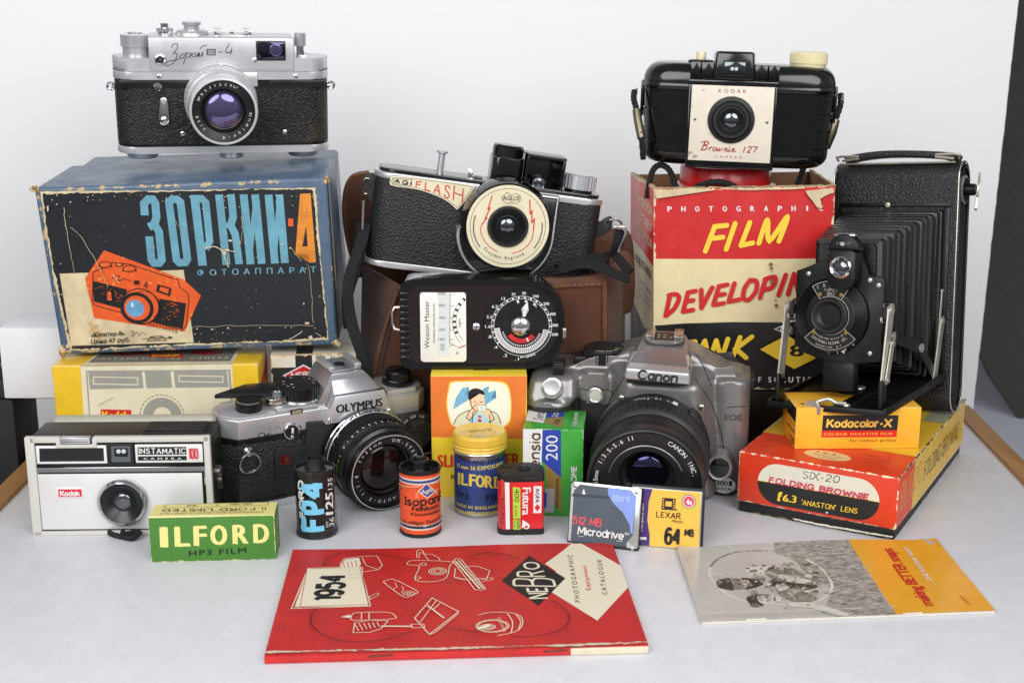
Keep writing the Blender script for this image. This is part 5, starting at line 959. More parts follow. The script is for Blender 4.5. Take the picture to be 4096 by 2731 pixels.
D = (-18.55, 18.55, 0, 41, 0, 56.3)
GN = card('slide_film_green', (62, 166, 58), D, .35, (226, 232, 220), .3, 0, .05, coat=.3); GOLD = mat('printed_gold', (152, 124, 62), .4); PBL = mat('printed_royal_blue', (44, 70, 168), .35)
mb = MB(); mb.box(*D, GN, .7, 3); F = Face(mb, FRONT, 37.1, 56.3, ((958, 622), (1432, 618), (1436, 1308), (990, 1308)), x0=-18.55)
F.poly([(960, 625), (1112, 624), (1118, 1300), (990, 1300)], SILK); F.poly([(1112, 624), (1255, 622), (1268, 1008), (1140, 900), (1116, 880)], PBL); F.poly([(1140, 900), (1268, 1010), (1280, 1280), (1165, 1120)], GOLD)
F.brush('Sensia', GOLD, (1100, 1010), (1090, 660), (1020, 1010), 1.0); F.brush('Sensia', INK, (1104, 1010), (1094, 662), (1028, 1010), .7); F.text('200', SILK, (1236, 870), (1232, 668), (1140, 872), .005); F.text('FUJICHROME', SILK, (1390, 1250), (1386, 914), (1344, 1250), .03); F.text('FOR COLOR SLIDES', INK, (1254, 1240), (1250, 1012), (1234, 1240), .01)
F.rect(1150, 1094, 1222, 1280, mat('printed_silver', (170, 172, 176), .3), 8); F.rect(1128, 1124, 1164, 1246, PBL)
F = Face(mb, top(0, 0, 56.3), 37.1, 41, ((1010, 470), (1460, 465), (1432, 618), (958, 622)), x0=-18.55); F.poly([(1012, 472), (1158, 470), (1122, 574), (985, 560)], SILK); F.poly([(1158, 470), (1296, 468), (1276, 530), (1140, 560)], PBL); F.poly([(1160, 532), (1280, 522), (1258, 604), (1120, 574)], GOLD)
F.brush('Sensia', INK, (1112, 556), (1138, 474), (1046, 548), .7); F.text('200', SILK, (1230, 528), (1262, 474), (1184, 526), .0); F.text('36', INK, (1236, 584), (1256, 546), (1190, 578), .0); F.text('FUJICHROME', SILK, (1376, 588), (1400, 484), (1344, 588), .02)
F = Face(mb, fr((18.55, 0, 0), (0, 1, 0), (0, 0, 1))); F.poly([(2, 4), (39, 4), (39, 54), (2, 54)], mat('dark_green_print', (30, 66, 34), .4))
tag(place(mb.build('slide_film_box'), (25.1, 756.1, 0), -5.4), 'green, blue and white film carton marked 200, beside the red cartridge', 'film box')
def drape(src, dst, fn, step):
    """lays flat prints (x, y, lift) on a curved sheet z = fn(x, y)"""
    b = bmesh.new(); vs = [b.verts.new(v) for v in src.v]
    for f, k in zip(src.f, src.k):
        try: q = b.faces.new([vs[i] for i in f]); q.material_index = k
        except ValueError: pass
    bmesh.ops.triangulate(b, faces=b.faces[:])
    for _ in range(6):
        e = [x for x in b.edges if x.calc_length() > step]
        if not e: break
        bmesh.ops.subdivide_edges(b, edges=e, cuts=1); bmesh.ops.triangulate(b, faces=[f for f in b.faces if len(f.verts) > 3])
    b.verts.index_update(); V = [Vector((v.co.x, v.co.y, v.co.z+fn(v.co.x, v.co.y))) for v in b.verts]
    for k, m in enumerate(src.mats): dst.raw(V, [[v.index for v in f.verts] for f in b.faces if f.material_index == k], m)
    b.free()
def blend(mb, name, parent, rule, mats, voxel=1.0, it=8, fac=.5):
    """fuses overlapping solids into one continuous moulded shell; rule(centre mm) picks the material slot"""
    o = mb.build(name); d1 = o.modifiers.new('r', 'REMESH'); d1.mode = 'VOXEL'; d1.voxel_size = voxel*.001
    d2 = o.modifiers.new('s', 'SMOOTH'); d2.factor = fac; d2.iterations = it
    bpy.context.view_layer.update()
    me = bpy.data.meshes.new_from_object(o.evaluated_get(bpy.context.evaluated_depsgraph_get())); old = o.data; o.modifiers.clear(); o.data = me; bpy.data.meshes.remove(old); me.name = name
    me.materials.clear()
    for m in mats: me.materials.append(m)
    me.polygons.foreach_set('material_index', [rule(p.center*1000, p.normal) for p in me.polygons]); me.polygons.foreach_set('use_smooth', [True]*len(me.polygons)); me.update()
    o.parent = parent; return o

# ---------------------------------------------------------------- silver digital camera
class MB3(MB):
    """body shell of the digital camera, a little taller than drawn"""
    def __init__(s): MB.__init__(s); s.X = T(-2.6, 0, 0) @ Matrix.Diagonal((1, 1, 1.035, 1))
t = thing('digital_camera', 'silver digital camera with large black zoom lens and raised flash housing', 'camera', (82.4, 798, 0), -9.5, 2.6)
SIL = mat('pearl_silver_plastic', (136, 134, 132), .33, .55, mottle=.03, rvar=.04, coat=.1); SIL2 = mat('bright_silver_plate', (186, 185, 184), .28, .6); RUB = mat('dark_rubber', (40, 40, 42), .5, bump=.25, bscale=2200); LENSB = mat('lens_black_plastic', (34, 32, 33), .4, bump=.08, bscale=1800)
mb = MB3(); mb.prism(rrect(-69, 3, 70, 42, 12, 8), 1, 60, SIL, 6, 4)
mb.prism([(-70, 40), (70, 40), (71.5, 74), (67, 77), (58, 78.5), (50, 82), (44, 85), (38, 89), (32, 91.5), (1, 92.5), (-6, 91), (-13, 87), (-22, 82), (-30, 79.5), (-58, 78), (-69, 73)], -40, -7, SIL, 6, 4, M=front(0, 0, 0))
mb.prism(rrect(46, 1, 71.5, 40, (10, 10, 4, 4), 6), 2, 76, SIL, 6, 4)
mb.prism(rrect(-71, -15, -40, 18, 13, 8), 1, 62, SIL, 4, 3); mb.hexa([(-70, -13, 60), (-38, -11, 60), (-32, 20, 60), (-70, 20, 60), (-68, -5, 74), (-40, -4, 76), (-32, 20, 79), (-69, 20, 78)], SIL, 4, 4)
mb.prism(rrect(-40, 0, -12, 30, 8, 6), 30, 78, SIL, 6, 4)
mb.hexa([(-20, -11, 1), (50, -11, 1), (58, 12, 1), (-30, 12, 1), (-6, -12, 76), (38, -12, 75), (52, 12, 84), (-22, 12, 86)], SIL, 5, 4)
def rl(c, n):
    if c.x < -35 and c.z < 58+.18*(c.y+20) and c.y < 12: return 1
    if c.x < -24+.16*c.z and c.z < 60 and c.y < 20 and c.x < -13: return 1
    if c.y > 34 or c.z < 2.5 or c.x > 69.2: return 1
    return 0
bo = blend(mb, 'body', t, rl, [SIL, RUB], 1.0, 9)
from mathutils.bvhtree import BVHTree
_bv = BVHTree.FromPolygons([v.co*1000 for v in bo.data.vertices], [list(p.vertices) for p in bo.data.polygons])
def seam(pts, name='panel_seam', r=.28):
    """fine dark joint following the moulded front, given in front view"""
    P = []
    for x, z in smooth(pts, 8):
        h = _bv.ray_cast(Vector((x-2.6, -90, z*1.035)), Vector((0, 1, 0)))[0]
        if h is not None: P.append(h+Vector((0, -.02, 0)))
    q = MB(); q.tube(P, r, DEEP, 6); q.build(name, t)
seam([(-6, 80), (-12, 70), (-18, 58), (-22, 44), (-24, 30)]); seam([(37, 78), (44, 68), (50, 54), (55, 38), (57, 20)]); seam([(57, 58.5), (63, 59.5), (69, 59)]); seam([(-36, 67), (-30, 66), (-20, 67), (-14, 65)]); seam([(36, 89), (42, 82), (47, 72)]); seam([(-68, 57), (-56, 55), (-46, 57), (-38, 60)])
mb = MB3(); mb.hexa([(-6, -27, 82.5), (34.4, -27, 80.5), (35.4, -4, 82.5), (-7, -4, 84.5), (-5.4, -26, 90), (33.8, -26, 88), (33.4, 0, 92), (-4, 0, 93.5)], SIL2, 1.6, 3); mb.hexa([(-5.2, -20, 88), (33.6, -20, 86), (34, 4, 86), (-4, 4, 88), (-4, -19, 91.4), (32.6, -19, 90), (31, 32, 95.6), (1, 32, 96.4)], SIL, 2.4, 4)
mb.box(-4.6, 33, -24, -8, 79.4, 82.4, MATT, .6); mb.box(-4.5, -4.0, -20, 30, 86.5, 90.6, DEEP, .1); mb.box(33.0, 33.5, -20, 30, 85.4, 89.2, DEEP, .1)
Fp = Face(mb, fr((-6, -27.05, 82.5), (41, 0, -2), (0, 1.0, 7.5)), 41, 8); Fp.brush('Canon', INK, (8.5, 1.5), (32, 1.5), (8.8, 6.5), 1.25, .5, 1.2, mapped=False)
mb.build('flash_housing', t)
mb = MB3(); mb.prism(rrect(3, 10, 29, 34, 8), 94.4, 96.4, SIL, .5); mb.box(4, 10, 12, 30, 96, 99.6, STEEL, .5); mb.box(22, 28, 12, 30, 96, 99.6, STEEL, .5); mb.box(10, 22, 14, 30, 96, 97, MATT, .2)
for i in range(5): mb.lathe([(1.2, 97), (0, 97.2)], STEEL, 12, T(12+(i % 3)*4, 18+(i//3)*5, 0))
mb.build('hot_shoe', t)
M = T(-23, 20, 80); mb = MB3(); mb.knurl(13.6, 0, 8, 44, .5, MATT, M); mb.lathe([(13.2, 8), (12.6, 8.8), (10, 8.6), (0, 8.6)], MATT, 44, M); F2 = Face(mb, M @ T(0, 0, 8.7), lift=.05); F2.arctext('A-DEP M Av Tv P', SILK, 0, 0, 10.4, 250, 330, 2, 0, True, False); F2.frame(8, -4, 11, -1, .4, mat('green_ink', (110, 180, 60), .5)); mb.build('mode_dial', t)
mb = MB3(); mb.box(-42, -33, 12, 22, 78, 84, MATT, 1.4, 3); mb.build('power_switch', t)
mb = MB3(); M = fr((-53, -9.6, 69.6), (1, 0, 0), (0, .62, .78)); mb.lathe([(7, -1), (7, .4), (6.2, 1, CHROME), (5.4, .8, SIL2), (4.4, .9), (0, 1.0)], SIL2, 40, M); mb.build('shutter_button', t)
mb = MB3(); mb.knurl(7, -3, 3, 30, .7, MATT, T(-50, 4, 79) @ RY(90)); mb.build('control_wheel', t)
mb = MB3(); M = front(-26, -3.2, 64); mb.lathe([(5, -1), (5, .6), (4.2, 1), (3.6, .6, mat('lamp_window', (196, 198, 180), .2)), (0, 1)], SIL2, 32, M); mb.build('lamp', t)
for x, z in ((-8.5, 66), (41.5, 62.5)): mb = MB3(); screw(mb, fr((x, -12.2, z), (1, 0, 0), (0, .1, 1)), 1.9, STEEL, DEEP); mb.build('screw', t)
mb = MB3(); M = front(54, -7, 24); mb.lathe([(9, -6), (8.6, 4), (7.8, 5, SIL2), (7, 4.6), (6.4, 4.6, BAKE), (6, 6), (0, 6.6)], SIL, 36, M); mb.build('release_button', t)
mb = MB3(); F2 = Face(mb, front(0, .9, 0)); F2.text('EOS', mat('grey_print', (58, 58, 60), .4), (56, 50.6), (66.5, 50.6), (56, 54.6), .02, mapped=False); mb.build('lettering', t); mb = MB3(); mb.lathe([(6.6, -.6), (6.4, .2), (0, .3)], SIL2, 36, front(57.5, -1.4, 8.5) @ Matrix.Diagonal((1.1, .85, 1, 1))); F2 = Face(mb, front(57.5, -1.75, 8.5), lift=.05); F2.text('300', INK, (-5, 0), (2, 0), (-5, 3.2), .04, mapped=False); F2.rect(2.8, 0, 5, 3.2, INK); F2.text('DIGITAL', INK, (-5, -3), (5, -3), (-5, -1.2), .04, 1.1, False); mb.build('badge', t)
mb = MB3(); mb.box(68, 74, 14, 30, 66, 74, MATT, 1.6); mb.build('strap_lug', t)
M = front(8.6, -10, 36.6); ln = MB()
ln.lathe([(37, -4), (36.4, 1, LENSB), (34.6, 3), (34.6, 14), (35.6, 15)], SIL, 72, M)
ln.lathe([(35.8, 15), (36.2, 15.6), (36.2, 33), (35.4, 34)], RUB, 72, M)
for i in range(56): ln.box(-1.1, 1.1, 35.6, 36.7, 17.5, 31.5, RUB, .4, 1, M=M @ RZ(i*360/56))
ln.lathe([(35.4, 34), (34, 35), (33.6, 47), (34.2, 48), (34.4, 52), (34.8, 53), (34.8, 62), (34, 63.6), (33, 64)], LENSB, 72, M); ln.lathe([(33, 64), (32.4, 63.6), (32, 63), (27, 62)], BLK, 72, M)
pr = [(27, 62)]
for i in range(9): pr += [(26.8-i*1.15, 62-i*.9), (26.8-i*1.15, 61.2-i*.9)]
pr += [(16.4, 53), (15.6, 46), (13, 44)]; ln.lathe(pr, MATT, 72, M); ln.lathe([(22.6, 58.6), (22.1, 58.9)], SIL, 72, M, 20, 170); ln.lathe([(13, 44), (12.6, 44.6), (11, 44)], BLK, 48, M)
mb0 = mb; mb = ln; bandtext('EFS 18-55mm', SILK, 34.75, 9, 66, 106, 3.0); mb = mb0; ln.box(-1.6, 1.6, 34, 35.4, 6, 9.4, SILK, .3, M=M @ RZ(-24)); ln.box(-.25, .25, 35, 35.9, 12.8, 15, SILK, 0, M=M @ RZ(4)); ln.box(-5, 5, 33, 38.2, 4, 15, LENSB, 1.4, M=M @ RZ(-48)); ln.box(-2, 2, 37, 39, 6, 12, MATT, .6, M=M @ RZ(-48))
lo_ = ln.build('lens_barrel', t); mb = MB(); F2 = Face(mb, M @ T(0, 0, 62.6), lift=.3); F2.arctext('CANON INC.', SILK, 0, 0, 29.6, 62, 14, 2.8, .01, mapped=False); mb.build('ring_lettering', lo_); mb = MB(); F2.mb = mb; F2.arctext('18-55mm  1:3.5-5.6 II', SILK, 0, 0, 29.6, 196, 106, 2.8, .01, mapped=False); mb.build('ring_lettering', lo_)
mb = MB(); dome(mb, M @ T(0, 0, 43.6), 12.2, 4, glass('deep_coated_glass', (120, 120, 190)), 48, 12); mb.build('front_element', lo_)

# ---------------------------------------------------------------- two memory cards
FRM = mat('card_metal_frame', (198, 198, 196), .3, .9, rvar=.06); CB = mat('card_black_plastic', (26, 26, 28), .4)
t = thing('memory_card', 'metal framed grey and blue memory card reading 512 MB', 'memory card', (52.4, 707.3, 0), -19.2, -15.3, -.7); q = ((370, 1055), (812, 1100), (785, 1500), (340, 1443))
mb = MB(); mb.box(-21.4, 21.4, .6, 5, 0, 36.4, CB, .4); mb.build('body', t); mb = MB(); mb.prism(rrect(-20.9, 1.4, 21.2, 36.4, (0, 1.5, 1.5, 1.5)), -.7, 0, FRM, .25, M=FRONT); F = Face(mb, FRONT, 42.8, 36.4, q, x0=-21.4)
for x, y in ((392, 1082), (776, 1125), (750, 1480)): p = F.m(x, y); screw(mb, front(p[0], 0, p[1]), 1.2, FRM, CB)
mb.build('frame', t); mb = MB(); F.mb = mb; F.z = .05
F.poly([(424, 1074), (742, 1108), (776, 1150), (756, 1396), (716, 1440), (714, 1482), (366, 1434), (386, 1112)], mat('card_label_slate', (78, 88, 100), .3, mottle=.12, coat=.2)); F.poly([(596, 1094), (742, 1110), (774, 1150), (752, 1390), (740, 1380), (735, 1330), (690, 1250), (630, 1190), (600, 1140)], mat('card_label_blue', (134, 158, 230), .3, mottle=.06))
F.poly([(378, 1130), (604, 1148), (612, 1166), (376, 1150)], mat('card_label_dark', (50, 58, 70), .3)); F.poly([(447, 1100), (436, 1134), (460, 1136)], SILK); F.text('IBM', mat('pale_blue_ink2', (170, 190, 240), .4), (628, 1176), (728, 1186), (632, 1136), .06)
for i in range(5): F.line([(624, 1142+i*9), (734, 1152+i*9)], .22, mat('card_label_blue', (120, 148, 226), .3))
F.brush('512 MB', mat('card_red', (226, 76, 84), .4), (380, 1318), (554, 1338), (384, 1274), .75, .35, 1.2); F.brush('Microdrive', SILK, (412, 1384), (694, 1420), (416, 1338), .8, .45, 1.0); F.text('TM', SILK, (704, 1392), (732, 1394), (704, 1376), .03)
F.poly([(366, 1434), (714, 1482), (714, 1470), (560, 1450), (400, 1434)], CB); F.rect(412, 1398, 452, 1403, FRM); F.rect(654, 1428, 694, 1433, FRM); mb.build('label', t)
t = thing('memory_card', 'yellow and purple memory card reading 64 MB, behind the grey and blue card', 'memory card', (89.4, 706.1, 0), -12.6, -7.6); q = ((748, 1075), (1205, 1110), (1190, 1495), (738, 1455))
mb = MB(); mb.box(-21.4, 21.4, .5, 3.6, 0, 36.4, CB, .4); mb.build('body', t); mb = MB(); mb.prism(rrect(-21.2, .4, 19.9, 35, .8), -.6, 0, FRM, .2, M=FRONT); mb.build('frame', t); mb = MB(); F = Face(mb, FRONT, 42.8, 36.4, q, x0=-21.4)
F.poly([(768, 1098), (1178, 1130), (1166, 1484), (752, 1452)], mat('card_yellow', (250, 190, 76), .35, coat=.2)); F.poly([(768, 1098), (880, 1107), (858, 1180), (850, 1300), (866, 1400), (864, 1460), (752, 1452)], mat('card_purple', (76, 50, 120), .35)); F.poly([(815, 1130), (828, 1170), (814, 1172)], REDINK)
F.text('CompactFlash', SILK, (820, 1372), (828, 1200), (800, 1372), .02); F.circ(1105, 1184, 4.0, mat('printed_navy', (40, 50, 110), .4)); F.circ(1105, 1184, 3.6, SILK); F.circ(1105, 1184, 3.1, mat('card_red', (226, 76, 84), .4)); F.text('4x', SILK, (1088, 1202), (1124, 1204), (1090, 1168), .05)
F.poly([(940, 1160), (1024, 1166), (1020, 1230), (1034, 1232), (1032, 1240), (936, 1234)], INK); F.poly([(962, 1182), (1000, 1185), (998, 1216), (960, 1213)], mat('card_yellow', (250, 190, 76), .35))
for i in range(4): F.poly([(944, 1168+i*16), (952, 1169+i*16), (952, 1177+i*16), (943, 1176+i*16)], mat('card_yellow', (250, 190, 76), .35)); F.poly([(1008, 1173+i*16), (1017, 1174+i*16), (1016, 1182+i*16), (1007, 1181+i*16)], mat('card_yellow', (250, 190, 76), .35))
F.brush('LEXAR', INK, (906, 1280), (1052, 1290), (908, 1248), .5, .5, 1.5); F.text('Media', INK, (998, 1312), (1066, 1318), (1006, 1294), .0); F.brush('64', INK, (962, 1444), (1048, 1450), (966, 1350), 1.75); F.brush('MB', INK, (1082, 1396), (1132, 1400), (1084, 1356), .9); F.circ(815, 1412, .9, SILK); F.line([(790, 1412), (846, 1412)], 1.6, SILK); mb.build('label', t)

# ---------------------------------------------------------------- developing tank carton on a dark brown chest, red lid inside it
mb = MB(); mb.box(100, 212, 866, 962, 0, 51, mat('dark_brown_chest', (44, 32, 24), .4, mottle=.25, rvar=.1), 2); tag(mb.build('brown_chest'), 'dark brown chest in shadow, supporting the red and cream developing carton', 'chest')
D = (-59.5, 59.5, 0, 92, 0, 139)
def tc_(n, c, w=.9): return card(n, c, D, w, (222, 206, 168), .36, .06, .07, coat=.15)
TR = tc_('tank_red', (206, 38, 38)); TC = tc_('tank_cream', (232, 216, 170)); TK = tc_('tank_black', (30, 30, 31), .7); KR = mat('kraft_board', (140, 104, 72), .85, mottle=.2, bump=.3, bscale=300); KE = mat('kraft_edge', (196, 172, 128), .85, mottle=.25, bump=.6, bscale=500)
t = thing('tank_carton', 'open red, cream and black carton with brushed lettering, below the black bakelite camera', 'box', (157, 860, 51.7), -3.1, -.1, -1.3)
mb = MB(); bul = lambda x, z: -2.2*math.cos(x/59.5*1.57)*math.sin(z/139*3.14)
N = 8; k = 10
def wallgrid(px, m, th_, nrm):
    """thin wall as a grid px(i, j) -> point"""
    A = [[Vector(px(i/N, j/k)) for i in range(N+1)] for j in range(k+1)]; vs = [p for r in A for p in r]+[p-Vector(nrm)*th_ for r in A for p in r]; o = (N+1)*(k+1); fs = []
    for j in range(k):
        for i in range(N): a = j*(N+1)+i; fs += [(a, a+1, a+N+2, a+N+1), (o+a, o+a+N+1, o+a+N+2, o+a+1)]
    for i in range(N): fs.append((k*(N+1)+i, k*(N+1)+i+1, o+k*(N+1)+i+1, o+k*(N+1)+i)); fs.append((i+1, i, o+i, o+i+1))
    for j in range(k): a = j*(N+1); fs.append((a, a+N+1, o+a+N+1, o+a)); a += N; fs.append((a+N+1, a, o+a, o+a+N+1))
    mb.raw(vs, fs, m)
wallgrid(lambda u, v: (-59.5+119*u, bul(-59.5+119*u, 139*v), 139*v), TR, 1.6, (0, -1, 0)); mb.hexa([(-59.5, .4, 0), (-57.9, .4, 0), (-70.4, 92, 0), (-72, 92, 0), (-59.5, .4, 139.5), (-57.9, .4, 139.5), (-70.4, 92, 139.5), (-72, 92, 139.5)], TR, .3); mb.box(57.9, 59.5, .4, 92, 0, 139.5, KR, .3); mb.box(-71.5, 59.3, 90.4, 92, 0, 138, KR, .3); mb.box(-58, 58, 1, 91, 0, 1.5, KR, 0); mb.box(-57.8, 57.8, 2, 90, 100, 101, KR, 0)
for j in range(70): x = random.uniform(-59, 59); mb.box(-random.uniform(1, 3), random.uniform(1, 3), -.25, 1.7, -.3, random.uniform(.2, .9), KE, .2, 1, M=T(x, bul(x, 139), 139))
for s in (-1, 1):
    for j in range(34): mb.box(-.3, 1.9, -2, 2, -.3, random.uniform(.2, .8), KE, .2, 1, M=T(s*59.3-(.2+j*.355 if s < 0 else 1.5), 4+j*2.6, 139.4))
mb.build('carton_body', t)
def bulged(F, dst): drape(F.mb, dst, lambda x, y: -bul(x, y), 6)
F = Face(MB(), I4, 119, 139, ((208, 240), (1348, 222), (1300, 1500), (214, 1500)), .08, -59.5); mb = MB()
F.poly([(209, 682), (1326, 682), (1304, 1500), (216, 1500)], TC); F.poly([(214, 1100), (400, 1085), (700, 1076), (1000, 1080), (1316, 1096), (1304, 1500), (216, 1500)], TK)
for i, ch in enumerate('PHOTOGRAPHIC'): x = 294+i*86.4; w = 8 if ch == 'I' else 24; F.text(ch, SILK, (x+(8 if ch == 'I' else 0), 384-i*.4), (x+w+(8 if ch == 'I' else 0), 384-i*.4), (x+(8 if ch == 'I' else 0), 350-i*.4), .04)
def br(pts, w, m): F.line(smooth(pts, 5) if len(pts) > 4 else pts, w, m, round_=True)
for p in ([(664, 470), (588, 478), (530, 632)], [(570, 552), (640, 544)], [(716, 458), (660, 620)], [(808, 452), (752, 596), (826, 580)], [(864, 582), (918, 436), (930, 566), (1044, 416), (990, 570)]): br(p, 3.3, YELINK)
DR = REDINK
for p in ([(312, 910), (286, 1036)], [(306, 908), (352, 902), (368, 930), (340, 990), (290, 1036)], [(470, 880), (424, 890), (394, 1010), (456, 998)], [(412, 946), (456, 938)], [(506, 872), (508, 986), (574, 858)], [(668, 840), (616, 850), (582, 966), (644, 956)], [(600, 906), (650, 898)], [(712, 832), (676, 946), (744, 932)],
          [(810, 812), (776, 860), (768, 920), (800, 934), (846, 880), (848, 820), (810, 812)], [(906, 804), (872, 922)], [(902, 806), (960, 792), (964, 830), (940, 860), (892, 872)], [(1032, 780), (986, 906)], [(1046, 900), (1084, 774), (1108, 882), (1146, 760)], [(1260, 776), (1210, 770), (1180, 850), (1200, 876), (1240, 850), (1244, 826), (1216, 828)]): br(p, 3.1, DR)
for p in ([(330, 1210), (470, 1196)], [(400, 1204), (360, 1320)], [(470, 1320), (530, 1190), (556, 1310)], [(490, 1270), (545, 1262)], [(564, 1296), (600, 1188), (632, 1306), (672, 1178)], [(748, 1168), (700, 1300)], [(822, 1164), (722, 1240), (786, 1296)]): br(p, 3.3, YELINK)
F.poly([(958, 1118), (1080, 1062), (1200, 1112), (1085, 1172)], SILK); F.poly([(970, 1118), (1080, 1069), (1188, 1112), (1085, 1165)], TK); F.text('NEBRO', SILK, (1000, 1134), (1150, 1130), (1000, 1096), .03)
F.poly([(872, 1244), (1046, 1152), (1222, 1304), (1086, 1370)], YELINK); F.text('18', INK, (1006, 1292), (1140, 1288), (1006, 1216), .06)
F.text('RANGE OF SOLUTIONS', SILK, (560, 1446), (1290, 1456), (560, 1410), .03, 1.7)
F.poly(jag([(1156, 250), (1330, 232), (1340, 262), (1280, 282), (1246, 300), (1262, 362), (1230, 356), (1200, 316)], 4, 14), BPAP); F.poly(jag([(212, 250), (420, 236), (560, 238), (640, 246), (420, 244), (250, 262), (224, 300)], 3, 16), BPAP); F.poly(jag([(640, 240), (1150, 226), (1150, 238), (800, 248)], 3, 14), BPAP)
RST = mat('rust_stain', (150, 96, 46), .6, mottle=.3)
for x, y, r in ((938, 712, 1.3), (940, 738, 1.0), (944, 758, .5), (944, 824, 1.4), (936, 800, .6), (972, 970, 1.2), (968, 936, .6), (975, 715, .4), (946, 785, .5), (800, 800, .4), (934, 655, .5)): F.poly(jag(arc(x, y, r*9, 0, 330, 11), 2, 5), RST)
bulged(F, mb)
for v in range(len(mb.v)): p = mb.v[v]; mb.v[v] = Vector((p.x, -p.z, p.y))
mb.build('front_print', t)
mb = MB(); F = Face(mb, fr((-72, 92, 0), (12.5, -91.6, 0), (0, 0, 1)), 92, 139); F.poly([(0, 92), (50, 90), (92, 86), (92, 44), (60, 36), (0, 48)], TC, False); F.poly([(0, 48), (60, 36), (92, 44), (92, 0), (0, 0)], TK, False)
for s, y in (('IMMERSION', 122), ('ROTARY', 111), ('AGITATION', 100)): F.text(s, CREAM, (28, y), (86, y-3), (28, y+7), .03)
F.text('ADJUSTABLE', INK, (20, 78), (86, 76), (20, 84), .03)
for y in (66, 61, 56): F.text('for 35 mm and roll film', CG2, (40, y), (86, y-1.5), (40, y+2.4), .0)
mb.build('side_print', t)
t = thing('developing_tank', 'red plastic tank lid with pale centre knob inside the open carton', 'lid', (148, 904, 153)); RP = mat('red_plastic', (206, 26, 34), .28, coat=.2)
mb = MB(); mb.lathe([(0, 0), (35.5, 0), (35.5, 33), (35, 34.5), (31.5, 35.5), (31, 47), (30.4, 48), (27, 48), (26, 46.4), (0, 46.4)], RP, 64); mb.build('cap', t); mb = MB(); mb.lathe([(21, 46.4), (20.6, 48.4), (19.5, 49), (0, 49)], mat('pale_lilac_plastic', (206, 208, 226), .4), 48); mb.build('knob', t)

# ---------------------------------------------------------------- black bakelite camera on top of the lid
BK2 = mat('aged_bakelite', (12, 12, 13), .17, coat=.25, rvar=.06, bump=.03, bscale=250)
t = thing('bakelite_camera', 'rounded black bakelite camera with square cream front plate and cream winding knob', 'camera', (147.6, 862, 203.2), -9, 1, 1.6)
def ins(z):
    a = 0
    if z < 9: a += 9*(1-math.sqrt(max(0, 1-((9-z)/9)**2)))
    if z > 54: a += 11*(1-math.sqrt(max(0, 1-((z-54)/12.5)**2)))*1.0
    a += (66-z)*.035 if z < 66 else 0
    return a
def bowed(p):
    """splits long straight runs so that they can be curved"""
    o = []
    for a, b in zip(p, p[1:]+p[:1]):
        k = 12 if abs(b[0]-a[0]) > 40 else 1
        o += [(a[0]+(b[0]-a[0])*i/k, a[1]+(b[1]-a[1])*i/k) for i in range(k)]
    return o
rings = []
zs = [0, .5, 1.5, 3, 5, 7, 9]; g_ = [14, 25, 36.5, 48.5]
for z in range(10, 55): zs.append(z)
zs += [55, 57, 59, 60.5, 62, 63.3, 64.4, 65.3, 66, 66.4]; zz = sorted(set(zs+[g+d for g in g_ for d in (-.5, -.25, .25, .5)]))
for z in zz:
    i = ins(z)+(.9 if any(abs(z-g) < .3 for g in g_) else 0)
    if abs(z-51.2) < 1.1: i -= .5
    rings.append([(x, y+3.4*(x/62)**2*(1-y/50), z) for x, y in bowed(rrect(-64.5+i, i*.8-1.2, 62-i, 44-i*.6, 15, 8))])
mb = MB(); mb.loft(rings, BK2); mb.build('body', t, 45)
mb = MB(); mb.prism([(-33, .3), (24, .3), (23.4, 54.4), (-33.6, 54.4)], -4, 9.2, BAKE, 1.2, 3, M=front(0, 0, 0)); mb.box(-33.6, 23.6, -9, 10, 54.6, 57, BAKE, .5)
for a, b in ((-33, -26.4), (-26, -18), (8, 16.4), (16.8, 24)): mb.box(a, b, -7.5, 12, 57, 67.4, BAKE, .8)
mb.build('front_frame', t)
mb = MB(); mb.hexa([(-18.4, -10, 57), (8.4, -10, 57), (9, 30, 57), (-19, 30, 57), (-17, -8.6, 75.4), (7, -8.6, 75.4), (9, 30, 74), (-19, 30, 74)], BAKE, 2, 4); mb.build('finder_hood', t)
mb = MB(); mb.box(-12.2, 2.6, -10.6, -8, 59.8, 69.6, DEEP, .4); mb.box(-11.4, 1.8, -10.9, -9, 60.6, 68.8, glass('finder_pane', (190, 200, 205), .05), .2)
for x in (-6.4, -3.8): mb.lathe([(1.2, 0), (.9, .25), (0, .3)], mat('painted_glint', (200, 205, 205), .2), 16, front(x, -10.9, 64.6))  # two pale studs stand in for the lamps' reflections in the pane
mb.build('viewfinder', t)
mb = MB(); mb.prism([(-31.2, 5.2), (21.8, 5.2), (21.4, 53.8), (-31.2, 53.8)], 9.2, 9.9, mat('cream_face_plate', (228, 218, 200), .42, mottle=.05, stain=((188, 176, 146), 90, .70)), .2, M=FRONT); F = Face(mb, FRONT, 53, 48.6, ((750, 450), (1530, 475), (1480, 1190), (715, 1160)), 9.92, -31.2); F.m = homog(((750, 450), (1530, 475), (1480, 1190), (715, 1160)), ((-31.2, 53.8), (21.4, 53.8), (21.8, 5.2), (-31.2, 5.2)))
MR = mat('maroon_print', (156, 50, 56), .45); F.text('KODAK', MR, (1000, 526), (1262, 530), (1000, 490), .02, 1.8); F.text('CAMERA', MR, (964, 1138), (1222, 1146), (964, 1116), .0, 1.7)
def bs(pts, w=.62): F.line(smooth(pts, 6), w, MR)
bs([(846, 1060), (858, 1030), (874, 1000), (878, 992)], .9); bs([(836, 1000), (870, 988), (905, 990), (906, 1010), (868, 1024), (894, 1030), (888, 1056), (858, 1068), (832, 1064)], .7)
